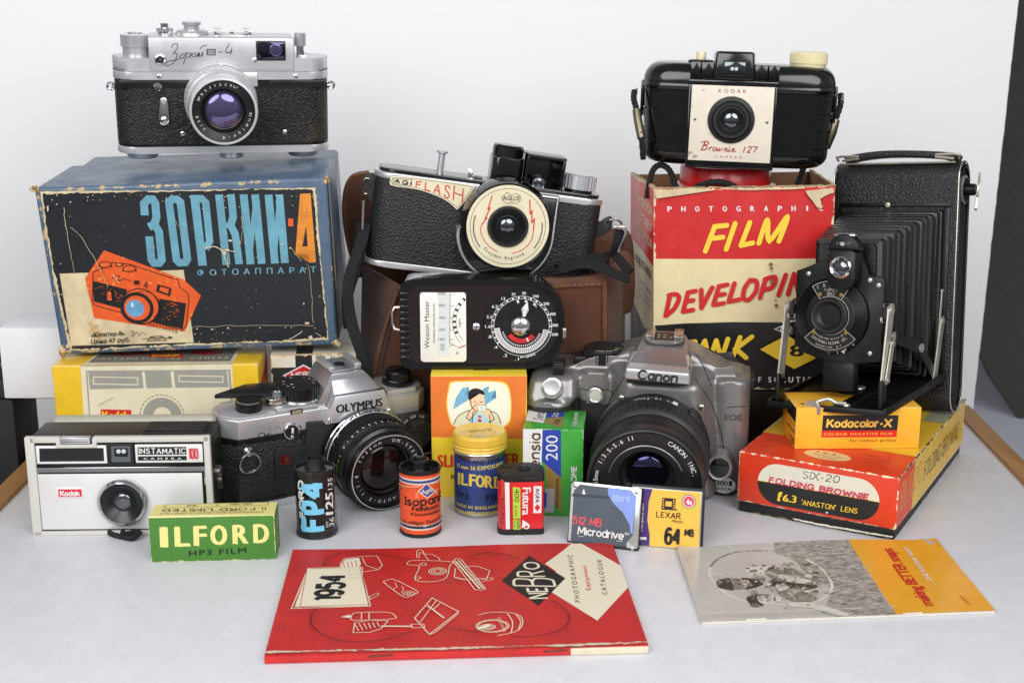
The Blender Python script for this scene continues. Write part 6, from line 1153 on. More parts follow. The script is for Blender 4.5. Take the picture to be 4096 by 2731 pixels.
bs([(908, 1070), (922, 1040), (918, 1056), (934, 1040), (948, 1042)]); bs([(962, 1044), (948, 1062), (960, 1078), (978, 1062), (970, 1044), (960, 1046)]); bs([(990, 1046), (986, 1074), (1006, 1060), (1010, 1048), (1008, 1076), (1032, 1058), (1036, 1046)])
bs([(1050, 1080), (1062, 1048), (1058, 1066), (1076, 1048), (1080, 1056), (1076, 1080), (1092, 1074)]); bs([(1104, 1052), (1098, 1080), (1114, 1076)]); bs([(1126, 1068), (1146, 1064), (1150, 1054), (1138, 1052), (1126, 1068), (1136, 1084), (1164, 1076)]); F.circ(1108, 1036, .4, MR)
bs([(1252, 1034), (1234, 1088)]); bs([(1276, 1046), (1290, 1034), (1310, 1040), (1300, 1060), (1272, 1086), (1300, 1088)]); F.line([(1322, 1034), (1366, 1036), (1328, 1088)], .6, MR)
for x, y, w in ((740, 1090, 40), (780, 1125, 50), (858, 500, 18), (1068, 466, 14), (750, 660, 12), (908, 915, 10), (730, 1110, 20)): F.poly(jag(arc(x, y, w*.5, 0, 320, 8, w*.3), w*.14, 4), mat('plate_wear', (176, 170, 152), .5, mottle=.3))
mb.build('face_plate', t)
for x, y in ((778, 776), (1456, 804)): p = F.m(x, y); mb = MB(); mb.lathe([(1.1, 0), (.9, .7), (0, .9)], CHROME, 16, front(p[0], -9.9, p[1])); mb.build('rivet', t)
p = F.m(1118, 786); M = front(p[0], -9.8, p[1]); mb = MB(); mb.lathe([(15.2, 0), (14.6, 1.6), (12.6, 2.4), (12, 1.6), (11.6, 1.6), (11.6, 3.6), (11, 4.4), (9.6, 4.4), (8.8, 3.2), (8, 3.6), (7.2, 2), (5.6, .8)], MATT, 64, M); lm = mb.build('lens_mount', t); mb = MB(); dome(mb, M @ T(0, 0, .7), 5.7, 2.2, GL_GREY, 36, 9); mb.build('lens_glass', lm)
IVO = mat('ivory_plastic', (232, 222, 180), .36, mottle=.06); mb = MB(); mb.lathe([(8.4, 66), (8.4, 68), (7, 68.6), (0, 68.6)], BAKE, 32, T(-27, 17, 0) @ Matrix.Diagonal((1, .7, 1, 1))); mb.lathe([(3.2, 68), (3.2, 73), (2.9, 73.6), (0, 73.8)], IVO, 28, T(-27, 17, 0)); mb.build('shutter_button', t)
mb = MB(); M = T(43, 20, 64); mb.lathe([(11.4, -2), (11.6, 3), (12, 4.4)], IVO, 48, M); mb.knurl(12.4, 4.4, 10.6, 64, .4, IVO, M); mb.lathe([(12, 10.6), (11, 11.4), (0, 11.4)], IVO, 48, M); mb.build('winding_knob', t)
for s in (-1, 1): mb = MB(); mb.lathe([(2.6, 0), (2.2, 1), (0, 1.4)], CHROME, 20, T(s*67.2-1, 20, 46) @ RY(s*90)); mb.box(s*63.4-2.2, s*63.4-.2, 15, 26, 30, 54, BAKE, .8); mb.build('cord_rivet', t)
for pts in ([(82, 886, 252), (81.4, 882, 247), (83, 878, 240), (84, 874, 232), (86, 870, 222), (88, 876, 208)], [(219, 880, 250), (217.6, 874, 243), (214, 870, 234), (212, 868, 226), (209.4, 872, 216), (205, 884, 206)]):
    mb = MB(); strapcord(mb, pts, 2.0, BRAID); cd = adopt(mb.build('neck_cord', t), t); mb = MB(); a, b = Vector(pts[2]), Vector(pts[4]); a2 = Vector(pts[3]); mb.tube([a, a2, b], 2.9, mat('aged_brass_crimp', (126, 118, 98), .35, 1), 12); cr = adopt(mb.build('crimp', t), t)
mb = MB(); strapcord(mb, [(92, 884, 180), (94, 885, 193), (96.5, 884, 200.4), (101, 882, 203), (106, 879, 200), (109, 876, 193), (112, 874, 184)], 2.1, BRAID); adopt(mb.build('neck_cord', t), t)
mb = MB(); strapcord(mb, [(116, 869, 184), (124, 867, 190.4), (136, 865.6, 193.6), (147, 866, 191), (156, 868, 184)], 2.1, BRAID); adopt(mb.build('neck_cord', t), t)
mb = MB(); strapcord(mb, [(203, 906, 200), (199, 898, 193), (194, 890, 184)], 2.1, BRAID); adopt(mb.build('neck_cord', t), t)
# ---------------------------------------------------------------- orange and yellow camera box, yellow film box, folding camera
D = (-49.2, 49.2, 0, 186, 7, 39.5)
SO = card('lid_orange_red', (222, 62, 32), D, .75, (232, 220, 186), .34, .1, .07, coat=.2); SY = card('lid_yellow', (234, 190, 52), D, .8, (232, 220, 180), .36, .1, .08, dark=(206, 160, 40), coat=.2); SW2 = mat('faded_white_print', (232, 226, 206), .42, mottle=.06); SK2 = mat('soft_black_print', (34, 34, 33), .42, mottle=.15, stain=((120, 110, 96), 420, .76))
t = thing('folding_camera_box', 'worn orange and yellow lidded box with white and black oval on its front', 'box', (183.2, 740.2, 0), -30)
mb = MB(); mb.box(-48.4, 48.4, .8, 185, 0, 9, card('base_black_paper', (24, 24, 25), (-48.4, 48.4, .8, 185, 0, 12), .8, (150, 128, 90), .5, .12, .2), .8, 2); mb.build('base_tray', t)
mb = MB(); mb.box(-49.2, 49.2, 0, 186, 7, 39.5, SO, 1, 3); F = Face(mb, FRONT, 98.4, 39.5, ((200, 665), (1590, 860), (1570, 1405), (225, 1180)), x0=-49.2)
a = F.m(380, 918); b = F.m(1425, 1066); c = F.m(860, 815); d = F.m(860, 1168); zt, zb = c[1], d[1]; zm = (a[1]+b[1])/2; x0, x1 = a[0], b[0]; rr = (zt-zb)/2
F.poly([p for p in rrect(x0, zb, x1, zt, rr, 10)], SW2, False); F.poly([(x0, zm)]+arc(x0+rr, zb+rr, rr, 180, 270, 10)+arc(x1-rr, zb+rr, rr, 270, 360, 10)+[(x1, zm)], SK2, False); F.line([(x0, zm), (x1, zm)], .35, YELINK, mapped=False)
F.brush('SIX-20', INK, (756, 880), (1068, 914), (764, 824), .42, .7, 1.6); F.brush('FOLDING BROWNIE', mat('crimson_print', (204, 52, 84), .45), (478, 926), (1328, 1050), (484, 884), .85, .7, 1.7)
F.brush('f', YELINK, (562, 1072), (594, 1076), (566, 1010), 1.5, .8); F.text('6.3', YELINK, (608, 1080), (718, 1094), (612, 1018), .045); F.brush("'ANASTON'  LENS", YELINK, (768, 1104), (1242, 1166), (772, 1066), .5, .6, 1.5)
F.poly(jag(arc(990, 1166, 12, 0, 320, 8, 7), 3, 5), SW2); F.poly(jag([(700, 1222), (1000, 1270), (1300, 1316), (1560, 1352), (1555, 1362), (1200, 1312), (900, 1268), (720, 1234)], 4, 14), SW2)
F = Face(mb, top(-49.2, 0, 39.5), 98.4, 186); F.poly([(0, 44), (98.4, 44), (98.4, 186), (0, 186)], SY)
F.poly(arc(50, 19, 14.5, 0, 350, 30, 8.4), mat('oval_cream', (226, 196, 140), .42), False); F.text('f 6.3', INK, (42, 21.4), (54, 21.4), (42, 24.4), .02, 1, False); F.text("'ANASTON'", CG2, (41, 17), (60, 17), (41, 19.4), .0, 1, False); F.text('LENS', CG2, (46, 13), (56, 13), (46, 15.4), 0, 1, False)
GI = mat('faded_brown_print', (150, 70, 36), .45)
for x0_, ls in ((6, ('DURABLE SHUTTER', 'DIRECT VISION', 'VIEWFINDER')), (72, ('SIZE', 'NEGATIVES ON', 'KODAK FILM', '2 1/4 x 3 1/4'))):
    for i, s in enumerate(ls): F.text(s, GI, (x0_, 30-i*6), (x0_+1.25*len(s), 30-i*6), (x0_, 32-i*6), .0, 1, False)
F.poly([(84, 120), (98, 120), (98, 186), (84, 186)], mat('grey_patch_print', (150, 150, 120), .45), False)
F = Face(mb, fr((49.2, 0, 7), (0, 1, 0), (0, 0, 1)), 186, 32.5); F.poly([(38, 0), (186, 0), (186, 32.5), (38, 32.5)], SY, False); F.brush('SIX-20', YELINK, (6, 10), (34, 11), (7, 27), .6, .7, 1.5, mapped=False); F.brush('20', RDL, (40, 12), (58, 13), (40, 26), .5, .7, 1.3, mapped=False); F.brush('FOLDING BROWNIE', INK, (66, 11), (166, 11), (66, 22), .7, .7, 1.6, mapped=False)
for i in range(44): y = random.uniform(0, 186); mb.box(-random.uniform(.3, 1.2), .25, -random.uniform(1, 4), random.uniform(1, 4), -random.uniform(.2, .9), .12, KE, .1, 1, M=T(49.15, y, 39.5))
mb.build('lid', t)

D = (-38.8, 38.8, 0, 35, 0, 26.6); KY = card('film_box_amber', (250, 186, 52), D, .35, (236, 216, 160), .36, .0, .05, dark=(226, 156, 40), coat=.2)
mb = MB(); mb.box(*D, KY, .5, 2); F = Face(mb, FRONT, 77.7, 27.5, ((692, 275), (1772, 262), (1765, 632), (712, 634)), x0=-38.8)
F.poly([(920, 348), (1570, 346), (1566, 476), (922, 478)], SK2); F.poly([(922, 478), (1566, 475), (1564, 534), (924, 536)], mat('bright_red_print', (222, 40, 34), .4)); F.brush('Kodacolor-X', mat('amber_print', (252, 204, 90), .4), (962, 446), (1504, 442), (964, 386), 1.2, .62, 1.25)
F.text('COLOUR NEGATIVE FILM', mat('amber_print', (252, 204, 90), .4), (940, 518), (1520, 514), (940, 496), .03, 1.3); F.text('for colour prints', INK, (1162, 572), (1558, 570), (1168, 548), .01, 1.3)
F = Face(mb, fr((-38.8, 35, 0), (0, -1, 0), (0, 0, 1))); F.poly([(12, 17), (34, 17), (34, 26), (12, 26)], SK2); F.text('COLOUR', RDL, (14, 13.6), (32, 13.6), (14, 15.4), .03); F.text('FOR FLASH', INK, (14, 9), (33, 9), (14, 11.4), .02); F.text('120', INK, (22, 1.6), (33, 1.6), (22, 6.4), .03)
tag(place(mb.build('film_box'), (214.4, 768.6, 39.7), 1.2), 'amber yellow film box with black and red band, under the folding camera bed', 'film box')

t = thing('folding_camera', 'old black leather folding camera with bellows extended, standing on the orange and yellow box', 'camera', (256.5, 853, 40), -34.5, -8.3, -4.7)
FL = leather('seal_grain_leather', (22, 22, 23), 450, .38, .46, dist=.0008); FM = mat('worn_black_japanning', (15, 15, 17), .42, spec=.35, mottle=.3, rvar=.12, bump=.1, bscale=600, stain=((74, 52, 44), 120, .72)); NK = mat('aged_nickel', (204, 199, 186), .30, .62, mottle=.15, rvar=.1)
mb = MB(); side = [(y, z) for y, z in rrect(0, 0, 26, 168, 12.8, 9)]
mb.prism([(y, z) for y, z in side], -42, 42, FL, 1.2, 2, M=fr((0, 0, 0), (0, 1, 0), (0, 0, 1)))
mb.box(-38, -33.5, -1.2, 6, 18, 137, FM, .6); mb.box(33.5, 38, -1.2, 6, 18, 137, FM, .6); mb.box(-38, 38, -.6, 5, 137, 140, FM, .5); mb.box(-38, 38, -1.2, 6, 15, 18, FM, .5); mb.build('body', t)
for s in (-1, 1): mb = MB(); mb.tube([(s*42.4, *p) for p in side], .45, NK, 6, True); mb.tube([(s*42.6, 13+(y-13)*.82, 84+(z-84)*.95) for y, z in side], 1.0, FM, 6, True); mb.build('edge_bead', t)
# bellows with pleats
BELL = mat('bellows_leather', (21, 21, 22), .30, mottle=.2, bump=.5, bscale=1300, rvar=.1); rings = []
for i in range(12):
    for dq, k in ((0, 0), (.52, 0), (.62, 2.6), (.94, 2.6)):
        q = (i+dq)/12; y = 1-84*q; hw = 34-13*q; z0 = 20+24*q; z1 = 136-22*q; m_ = []
        for j, (x, z) in enumerate(rrect(-hw+k, z0+k, hw-k, z1-k, 2.2, 2)):
            w = .5*math.sin(i*2.3+j*1.7); m_.append((x-2*q+w*.5, y+w*.6, z+w*.5))
        rings.append(m_)
mb = MB(); mb.loft(rings[::-1], BELL, cap=True); mb.build('bellows', t, 25)
class MB2(MB):
    """the standard sits a little off the body's axis"""
    def __init__(s): MB.__init__(s); s.X = Matrix(((1, .052, 0, 2.2), (0, 1, 0, 0), (0, 0, 1, 0), (0, 0, 0, 1)))
# drop bed, struts and front standard
mb = MB2(); mb.hexa([(-38, -108, 8.6), (38, -108, 8.6), (38, -2, 23), (-38, -2, 23), (-38, -108, 11), (38, -108, 11), (38, -2, 25.6), (-38, -2, 25.6)], FM, .5); mb.hexa([(-38, -109, 8.6), (38, -109, 8.6), (38, -107, 8.8), (-38, -107, 8.8), (-38, -109, 12.4), (38, -109, 12.4), (38, -107, 12.6), (-38, -107, 12.6)], FM, .3)
for s in (-1, 1): mb.hexa([(s*37-1, -108, 10), (s*37+1, -108, 10), (s*37+1, -3, 24), (s*37-1, -3, 24), (s*37-1, -108, 13.6), (s*37+1, -108, 13.6), (s*37+1, -3, 28), (s*37-1, -3, 28)], FM, .3); mb.hexa([(s*12-.8, -100, 11.5), (s*12+.8, -100, 11.5), (s*12+.8, -10, 24.5), (s*12-.8, -10, 24.5), (s*12-.8, -100, 13), (s*12+.8, -100, 13), (s*12+.8, -10, 26), (s*12-.8, -10, 26)], FM, .2)
mb.lathe([(18, 0), (18, .5), (17.4, .5), (17.4, .1), (0, .1)], FM, 40, T(0, -56, 19) @ RX(7.9)); mb.lathe([(4.4, 0), (4.2, .8), (0, 1)], NK, 28, T(0, -56, 19) @ RX(7.9)); mb.build('drop_bed', t)
mb = MB2(); B0 = -90; ol = [(-28.3, 48), (-22, 43), (-12, 40), (0, 38.6), (14, 38.6), (26, 39.6), (27.5, 41), (28.3, 90), (27, 92), (18, 92.5), (14, 104), (0, 104), (-12, 101.5), (-24, 95.5), (-27.6, 95), (-28.3, 94)]
mb.prism(ol, 0, 2.6, FM, .5, 2, M=front(0, B0, 0)); mb.box(-10, 10, B0, B0+8, 20, 42, FM, .6)
for x, z in ((-20, 93), (19.5, 90), (21, 45), (25, 87)): mb.lathe([(1.6, 2.6), (1.3, 3.6), (0, 4)], NK, 16, front(x, B0, z))
mb.build('lens_board', t)
M = front(-3.4, B0-2.6, 67.4) @ Matrix.Diagonal((.94, .94, 1, 1)); mb = MB2(); mb.lathe([(25, 0), (25, 3.4), (24.6, 4)], FM, 72, M)
for i in range(9): mb.lathe([(24.6-i*.95, 4.0), (24.2-i*.95, 4.3), (23.9-i*.95, 4.0)], FM, 64, M)
mb.lathe([(16.6, 4), (16.6, 4.4), (15.4, 4.6), (0, 4.4)], FM, 56, M); sh = mb.build('shutter', t)
mb = MB2(); F = Face(mb, M @ T(0, 0, 4.45), lift=.15); PL_ = mat('shutter_plate_black', (18, 18, 19), .3); NW = mat('silvered_print', (190, 186, 172), .35, .4)
def sector(r0, r1, a0, a1): return arc(0, 0, r1, a0, a1, 14)+arc(0, 0, r0, a1, a0, 14)
for a0, a1 in ((56, 124), (222, 320)): F.poly(sector(13, 22.6, a0, a1), PL_, False); F.line(sector(12.8, 22.8, a0, a1), .4, NW, True, mapped=False)
F.arctext('T B 25 50', NW, 0, 0, 20.4, 116, 64, 2.2, .02, mapped=False); F.arctext('KODEX', NW, 0, 0, 17.4, 102, 78, 1.6, .02, mapped=False); F.ring(0, 14.6, 2.4, .3, NW); F.text('EK', NW, (-1.5, 13.7), (1.5, 13.7), (-1.5, 15.5), .03, 1, False); F.text('No', NW, (-8.4, 13.4), (-6, 13.4), (-8.4, 15)); F.text('0', NW, (6.6, 13.4), (7.6, 13.4), (6.6, 15))
F.arctext('EASTMAN KODAK CO.', NW, 0, 0, 18.2, 232, 310, 2.0, .02, True, False); F.arctext('SHUTTER MADE IN U.S.A. BY', NW, 0, 0, 15.4, 234, 306, 1.3, .01, True, False); F.arctext('ROCHESTER, N.Y.', NW, 0, 0, 21, 246, 296, 1.4, .01, True, False)
F.poly(arc(0, 0, 24.2, 226, 318, 14)+arc(0, 0, 22.9, 318, 226, 14), PL_, False); F.arctext('1 2 3 4', NW, 0, 0, 24.6, 270, 312, 1.8, .02, True, False); F.poly([(8.2, -23.4), (11.2, -21.6), (10.6, -24.6)], NW, False); F.poly([(-1.3, 24.8), (1.3, 24.8), (0, 22.6)], NW, False)
for a in (62, 118, 228, 316): x, y = 15.6*math.cos(R(a)), 15.6*math.sin(R(a)); mb.lathe([(1.6, 0), (1.3, .7), (0, .8)], mat('brass_screw', (176, 146, 84), .3, 1), 14, M @ T(x, y, 4.5))
F.ring(0, 0, 12.9, .35, NW, a0=-40, a1=70); mb.build('shutter_plate', sh)
mb = MB2(); mb.lathe([(12.4, 4.4), (12.4, 7.4), (11.6, 8), (10.8, 7.4), (9.6, 7.4), (8.4, 5.4), (5, 3.6), (4.6, 4.4), (3.4, 4.4), (3, 2.4), (0, 2.2)], MATT, 48, M); mb.build('lens_mount', sh); mb = MB2(); dome(mb, M @ T(0, 0, 2.3), 3, .6, glass('small_dark_glass', (110, 116, 124))); mb.build('lens_glass', sh)
mb = MB2(); mb.prism(rrect(-8, 84, 10, 108, (7, 7, 3, 3), 5), 1, 13, FM, 1, 3, M=front(4, B0, 0)); mb.prism(arc(4, 108, 10, 0, 180, 12), 2, 11, FM, 1, 3, M=front(1, B0, 0)); mb.lathe([(6, 0), (6, 2.2)], CHROME, 28, T(5, B0-7, 112.4) @ RX(15)); vf = mb.build('view_finder', t)
M2 = front(5, B0-13, 97.5); mb = MB2(); mb.lathe([(6.8, 0), (6.8, 1.4), (6, 2.2), (5, 1.6), (4.6, .6)], CHROME, 36, M2); mb.build('finder_ring', vf); mb = MB2(); dome(mb, M2 @ T(0, 0, .4), 4.7, 1.4, GL_GREY); mb.build('finder_lens', vf); mb = MB2(); mb.box(-2, 12, B0-10, B0-3, 116, 118.4, CHROME, 1.2, 3); mb.build('finder_window', vf)
def link(pts, w, th_, m=NK):
    """pressed metal strut in a side plane: points (y, z) at x"""
    x = pts[0]; P = [Vector((0, a, b)) for a, b in pts[1]]; d = (P[1]-P[0]).normalized(); nrm = Vector((0, -d.z, d.y)); o = []
    o += [P[0]+nrm*w/2, P[0]-d*w*.5, P[0]-nrm*w/2, P[1]-nrm*w/2, P[1]+d*w*.5, P[1]+nrm*w/2]
    mb.prism([(p.y, p.z) for p in o], x-th_/2, x+th_/2, m, .2, 1, M=fr((0, 0, 0), (0, 1, 0), (0, 0, 1)))
    for p in P: mb.lathe([(w*.36, -th_), (w*.36, th_*1.1), (0, th_*1.2)], NK, 14, T(x, p.y, p.z) @ RY(90)); mb.lathe([(w*.36, -th_), (0, -th_*1.3)], NK, 14, T(x, p.y, p.z) @ RY(90))
for s in (-1, 1):
    x = s*33
    mb = MB2(); link((x, [(-93, 72), (-101, 28)]), 8.4, 1.2); link((x+s*1.5, [(-92, 52), (-99, 30)]), 5, 1); link((s*30, [(-90, 74), (-92, 66)]), 6, 3, FM); mb.box(x-1.4, x+1.4, -106, -98, 12, 30, FM, .8, 2); mb.build('front_strut', t)
    mb = MB2(); link((x, [(-40, 46), (-8, 24)]), 8, 1.1, FM); link((x+s*1.2, [(-14, 22), (-3, 62)]), 6.5, 1); link((x, [(-6, 48), (-2, 82)]), 2.4, .8); link((x, [(-88, 56), (-38, 46)]), 8, 1, FM); mb.build('side_link', t)
mb = MB2(); kx = -8; pts = [(-4.6, 2), (-4.2, 6), (-1, 8.4), (4, 8), (6.4, 4), (5.8, -.4), (4, -.8), (3.6, 3), (2.2, 3.2), (2.6, -3), (3, -10), (1.2, -20), (1.6, -33), (1.8, -39), (-1, -41), (-9, -38), (-9.4, -34.4), (-7.6, -33), (-6, -35), (-4.8, -35), (-4.4, -30), (-4, -12)]
mb.prism(pts, 0, 1.4, NK, .3, 1, M=front(kx, -109.5, 7.5) @ RX(9.5)); mb.tube(smooth([(kx+2, -107, 14), (kx+8, -104, 16), (kx+12, -102, 14), (kx+18, -100, 13.6)], 5), 1.3, NK, 8); mb.lathe([(2.4, 12.2), (2.2, 13.6), (0, 14)], NK, 18, T(kx+18, -100, 0)); mb.build('bed_foot', t)
# carrying strap on top and winding key on the right
mb = MB(); strap(mb, [(-37, 13, 169.4), (-31, 13, 171.4), (-12, 13, 173.4), (12, 13, 173), (31, 13, 171.4), (38, 13, 169)], 16, 5, FL, (0, 1, .05)); mb.build('carrying_strap', t)
for s in (-1, 1): mb = MB(); mb.tube([(s*41, 4, 169), (s*42, 2, 171.5), (s*38, 1, 172), (s*26, 1.5, 171.6), (s*26, 1.5, 170.4), (s*38, 3, 169)], .9, NK, 8); mb.build('strap_loop', t)
mb = MB(); mb.tube([(-39, 3.2, 166.8), (39, 3.2, 166.8)], .7, NK, 8); mb.build('top_bead', t)
mb = MB(); M3 = T(42.5, 13, 149) @ RY(90); mb.lathe([(9.6, 0), (9.6, 1), (8, 1.4, FM), (7.6, 1), (4, 1), (4, 7), (3, 8), (0, 8)], NK, 36, M3); mb.prism([(-2.6, -13), (2.6, -13), (3.6, -6), (1.8, -3), (1.8, 3), (3.6, 6), (2.6, 12), (-2.6, 12), (-3.6, 6), (-1.8, 3), (-1.8, -3), (-3.6, -6)], 8, 9.6, NK, .4, M=M3 @ RZ(74) @ RY(16)); mb.build('winding_key', t)
mb = MB(); mb.lathe([(2, 0), (1.6, 1), (0, 1.2)], NK, 16, front(-4, -.2, 138.6)); mb.build('bed_catch', t)

# ---------------------------------------------------------------- red catalogue and grey booklet lying in front
t = thing('catalogue', 'red stapled catalogue with white line drawings, lying flat at the front of the table', 'catalogue', (-26, 571.5, 0), 3.4)
CRD = mat('catalogue_red_paper', (206, 40, 38), .44, mottle=.13, bump=.07, bscale=700, stain=((222, 92, 80), 500, .68)); CPA = mat('aged_white_paper', (226, 216, 190), .6, mottle=.12); LN_ = mat('cover_line_white', (236, 226, 200), .5)
wd = 92.5; dp = 131
def cz(x, y): return 4.3-.013*y+.35*math.sin(y/131*3.1)*math.cos(x/60)+.4*max(0, (y-110)/21)*math.sin(x/23)
def sheet(mb, x0, x1, y0, y1, top_, bot_, m, nx=16, ny=12, yf=None):
    A = []; 
    for fz in (top_, bot_):
        for j in range(ny+1):
            for i in range(nx+1): x = x0+(x1-x0)*i/nx; y = y0+(y1-y0)*j/ny; A.append((x, y, fz(x, y)))
    n1 = nx+1; o = n1*(ny+1); fs = []
    for j in range(ny):
        for i in range(nx): a = j*n1+i; fs += [(a, a+1, a+n1+1, a+n1), (o+a, o+a+n1, o+a+n1+1, o+a+1)]
    for i in range(nx): fs += [(i+1, i, o+i, o+i+1), (ny*n1+i, ny*n1+i+1, o+ny*n1+i+1, o+ny*n1+i)]
    for j in range(ny): a = j*n1; fs += [(a, a+n1, o+a+n1, o+a), (a+nx+n1, a+nx, o+a+nx, o+a+nx+n1)]
    mb.raw(A, fs, m)
mb = MB(); sheet(mb, -wd, wd, .8, dp, lambda x, y: cz(x, y)-.35, lambda x, y: .5, CPA); mb.build('pages', t)
mb = MB(); sheet(mb, -wd, wd, 0, dp+.4, cz, lambda x, y: cz(x, y)-.3, CRD); mb.box(-wd, wd, -.5, .3, .3, 4.2, CRD, .3); mb.box(wd-38, wd, -.7, .2, .3, 4.1, CPA, .2)
F = Face(MB(), top(-wd, 0, 0), 185, dp, ((250, 132), (2062, 68), (2197, 635), (85, 675)), .06)
def LL(pts, w=.55, c=False, cv=True): F.line(smooth(pts, 5, c) if cv else pts, w*.78, LN_, c)
F.poly([(1822, 78), (1868, 75), (2090, 195), (2120, 320), (1914, 502), (1654, 340), (1650, 190)], LN_); F.poly([(1822, 78), (1650, 200), (1650, 345), (1700, 240)], CRD)
F.poly([(1816, 78), (1874, 74), (2092, 196), (2122, 318), (1914, 502), (1668, 350), (1758, 270), (1654, 196)], LN_)
F.poly([(1560, 148), (1756, 272), (1582, 424), (1386, 288)], INK)
for ch, bl, br_, tl in (('N', (1642, 382), (1638, 356), (1534, 384)), ('E', (1640, 346), (1636, 326), (1532, 348)), ('B', (1690, 318), (1684, 276), (1456, 316)), ('R', (1640, 264), (1634, 234), (1484, 266)), ('O', (1612, 222), (1602, 186), (1530, 226))): F.brush(ch, LN_, bl, br_, tl, 1.5)
F.text('PHOTOGRAPHIC', INK, (1828, 404), (1812, 142), (1796, 404), .0, 1.5); F.text('Equipment', REDINK, (1898, 336), (1888, 200), (1868, 340), .0, 1.1); F.text('CATALOGUE', INK, (1992, 362), (1982, 168), (1962, 362), .0, 1.5)
F.poly([(330, 234), (602, 222), (640, 430), (258, 432)], LN_); F.poly([(248, 434), (330, 228), (350, 240), (284, 434)], LN_); LL([(328, 230), (606, 218), (650, 428), (232, 440)], .8, True, False); F.line([(320, 240), (278, 430)], .4, CRD); F.line([(612, 236), (642, 425)], .4, CRD); F.line([(236, 432), (648, 420)], .5, CRD); F.brush('1954', INK, (492, 392), (524, 268), (358, 394), 3.2, 0, 1.6); LL([(652, 380), (690, 362), (694, 372), (656, 392)], .5, True)
LL([(500, 205), (525, 176), (600, 166), (700, 160), (728, 212), (705, 236), (620, 250), (560, 232), (502, 232)], .6, True, False); F.poly([(505, 208), (530, 180), (602, 172), (612, 208), (590, 232), (505, 232)], LN_)
for i in range(4): F.line([(516+i*22, 200-i*4), (522+i*22, 228-i*2)], .4, CRD)
LL([(618, 172), (640, 215), (700, 236)], .5, cv=False); LL([(540, 236), (620, 226), (612, 280), (556, 286)], .6, True, False)
for a in (6, 12): F.line(smooth([(550, 240+a*3), (580, 246+a*3), (615, 238+a*3)], 4), .5, LN_)
LL([(866, 210), (880, 190), (930, 186), (1110, 192), (1100, 215), (1060, 290), (905, 296), (930, 220)], .6, True); LL([(920, 170), (926, 130), (950, 126), (968, 150), (1000, 150), (1040, 170), (1048, 190)], .55); LL([(930, 175), (940, 140), (960, 150), (985, 186)], .5)
for r in (4.8, 3.4, 2.0): F.ring(1030, 245, r, .5, LN_, r*1.05)
F.ring(952, 208, 1.8, .5, LN_); F.ring(918, 282, 1.6, .4, LN_); LL([(1120, 190), (1140, 174), (1166, 178), (1290, 340), (1262, 348), (1230, 345)], .7, True, False); F.line([(1134, 190), (1258, 340)], 1.1, LN_); F.line([(1150, 184), (1276, 338)], .8, LN_); LL([(1170, 220), (1250, 216), (1324, 240), (1300, 290), (1240, 282)], .6, False, False); LL([(1120, 280), (1190, 292), (1326, 280), (1324, 292), (1270, 300)], .6); F.line([(1130, 230), (1120, 276), (1180, 290)], .5, LN_)
LL([(735, 312), (742, 298), (790, 294), (902, 350), (904, 366), (860, 384), (824, 380)], .6, True); F.ring(862, 366, 3.0, .5, LN_, 2.4); F.ring(862, 366, 1.2, .5, LN_, 1); LL([(790, 310), (800, 330), (780, 345)], .4, cv=False); LL([(826, 326), (836, 346), (820, 362)], .4, cv=False)
LL([(546, 486), (560, 470), (600, 466), (740, 466), (780, 486), (760, 500), (560, 506)], .6, True); F.poly([(488, 490), (530, 478), (548, 486), (530, 494)], LN_); F.line([(600, 468), (598, 504)], .5, LN_); F.line([(640, 468), (638, 504)], .5, LN_); LL([(550, 570), (560, 520), (640, 506), (740, 510), (700, 550), (640, 568)], .6, True, False)
for i in range(6): F.line([(560+i*24, 526-i*2), (580+i*22, 560-i*4)], .45, LN_)
F.line([(700, 538), (870, 540)], 1.2, LN_); LL([(860, 530), (930, 528), (936, 545), (868, 548)], .5, True, False); LL([(988, 392), (1128, 464), (958, 582), (884, 498)], .7, True, False); LL([(960, 582), (990, 572), (1126, 474)], .6, cv=False); F.line([(958, 432), (1046, 498)], .9, LN_); F.line([(1010, 405), (912, 520)], .4, LN_); F.line([(1030, 420), (990, 452)], .5, LN_)
for r in (8.2, 7.2): F.ring(1310, 540, r, .5, LN_, r*.85)
for r in (3.6, 2.2): F.ring(1284, 545, r, .6, LN_, r*.8)
F.poly([(1226, 548), (1290, 530), (1296, 545), (1230, 558)], LN_); LL([(1236, 484), (1300, 470), (1400, 470), (1470, 488), (1480, 530), (1440, 568), (1330, 592)], .6); F.line(smooth([(1400, 476), (1424, 520), (1410, 580)], 5), .5, LN_); F.line(smooth([(1450, 480), (1470, 520), (1452, 562)], 5), .5, LN_)
for i in range(10): F.line([(1340+i*3, 500+i*8), (1362+i*2, 496+i*8)], .35, LN_)
def KK(pts, w=.55): F.line(smooth(pts, 8), w, INK)
KK([(412, 220), (430, 186), (490, 158), (600, 146), (740, 158), (830, 176), (900, 186)]); KK([(1206, 168), (1280, 150), (1340, 146), (1420, 154), (1498, 178)]); KK([(360, 448), (332, 490), (340, 540), (420, 594), (540, 618), (700, 610), (800, 586), (886, 566)]); KK([(1040, 550), (1100, 556), (1228, 576)]); KK([(1662, 408), (1720, 440), (1752, 490), (1720, 546), (1640, 578), (1520, 598), (1400, 594)])
F.poly(jag([(95, 672), (540, 664), (900, 664), (1200, 658), (1560, 646), (1700, 652), (2195, 634), (2195, 628), (1700, 641), (1500, 648), (1100, 652), (700, 658), (90, 664)], 4, 20), CPA)
drape(F.mb, mb, cz, 12); mb.build('cover', t)
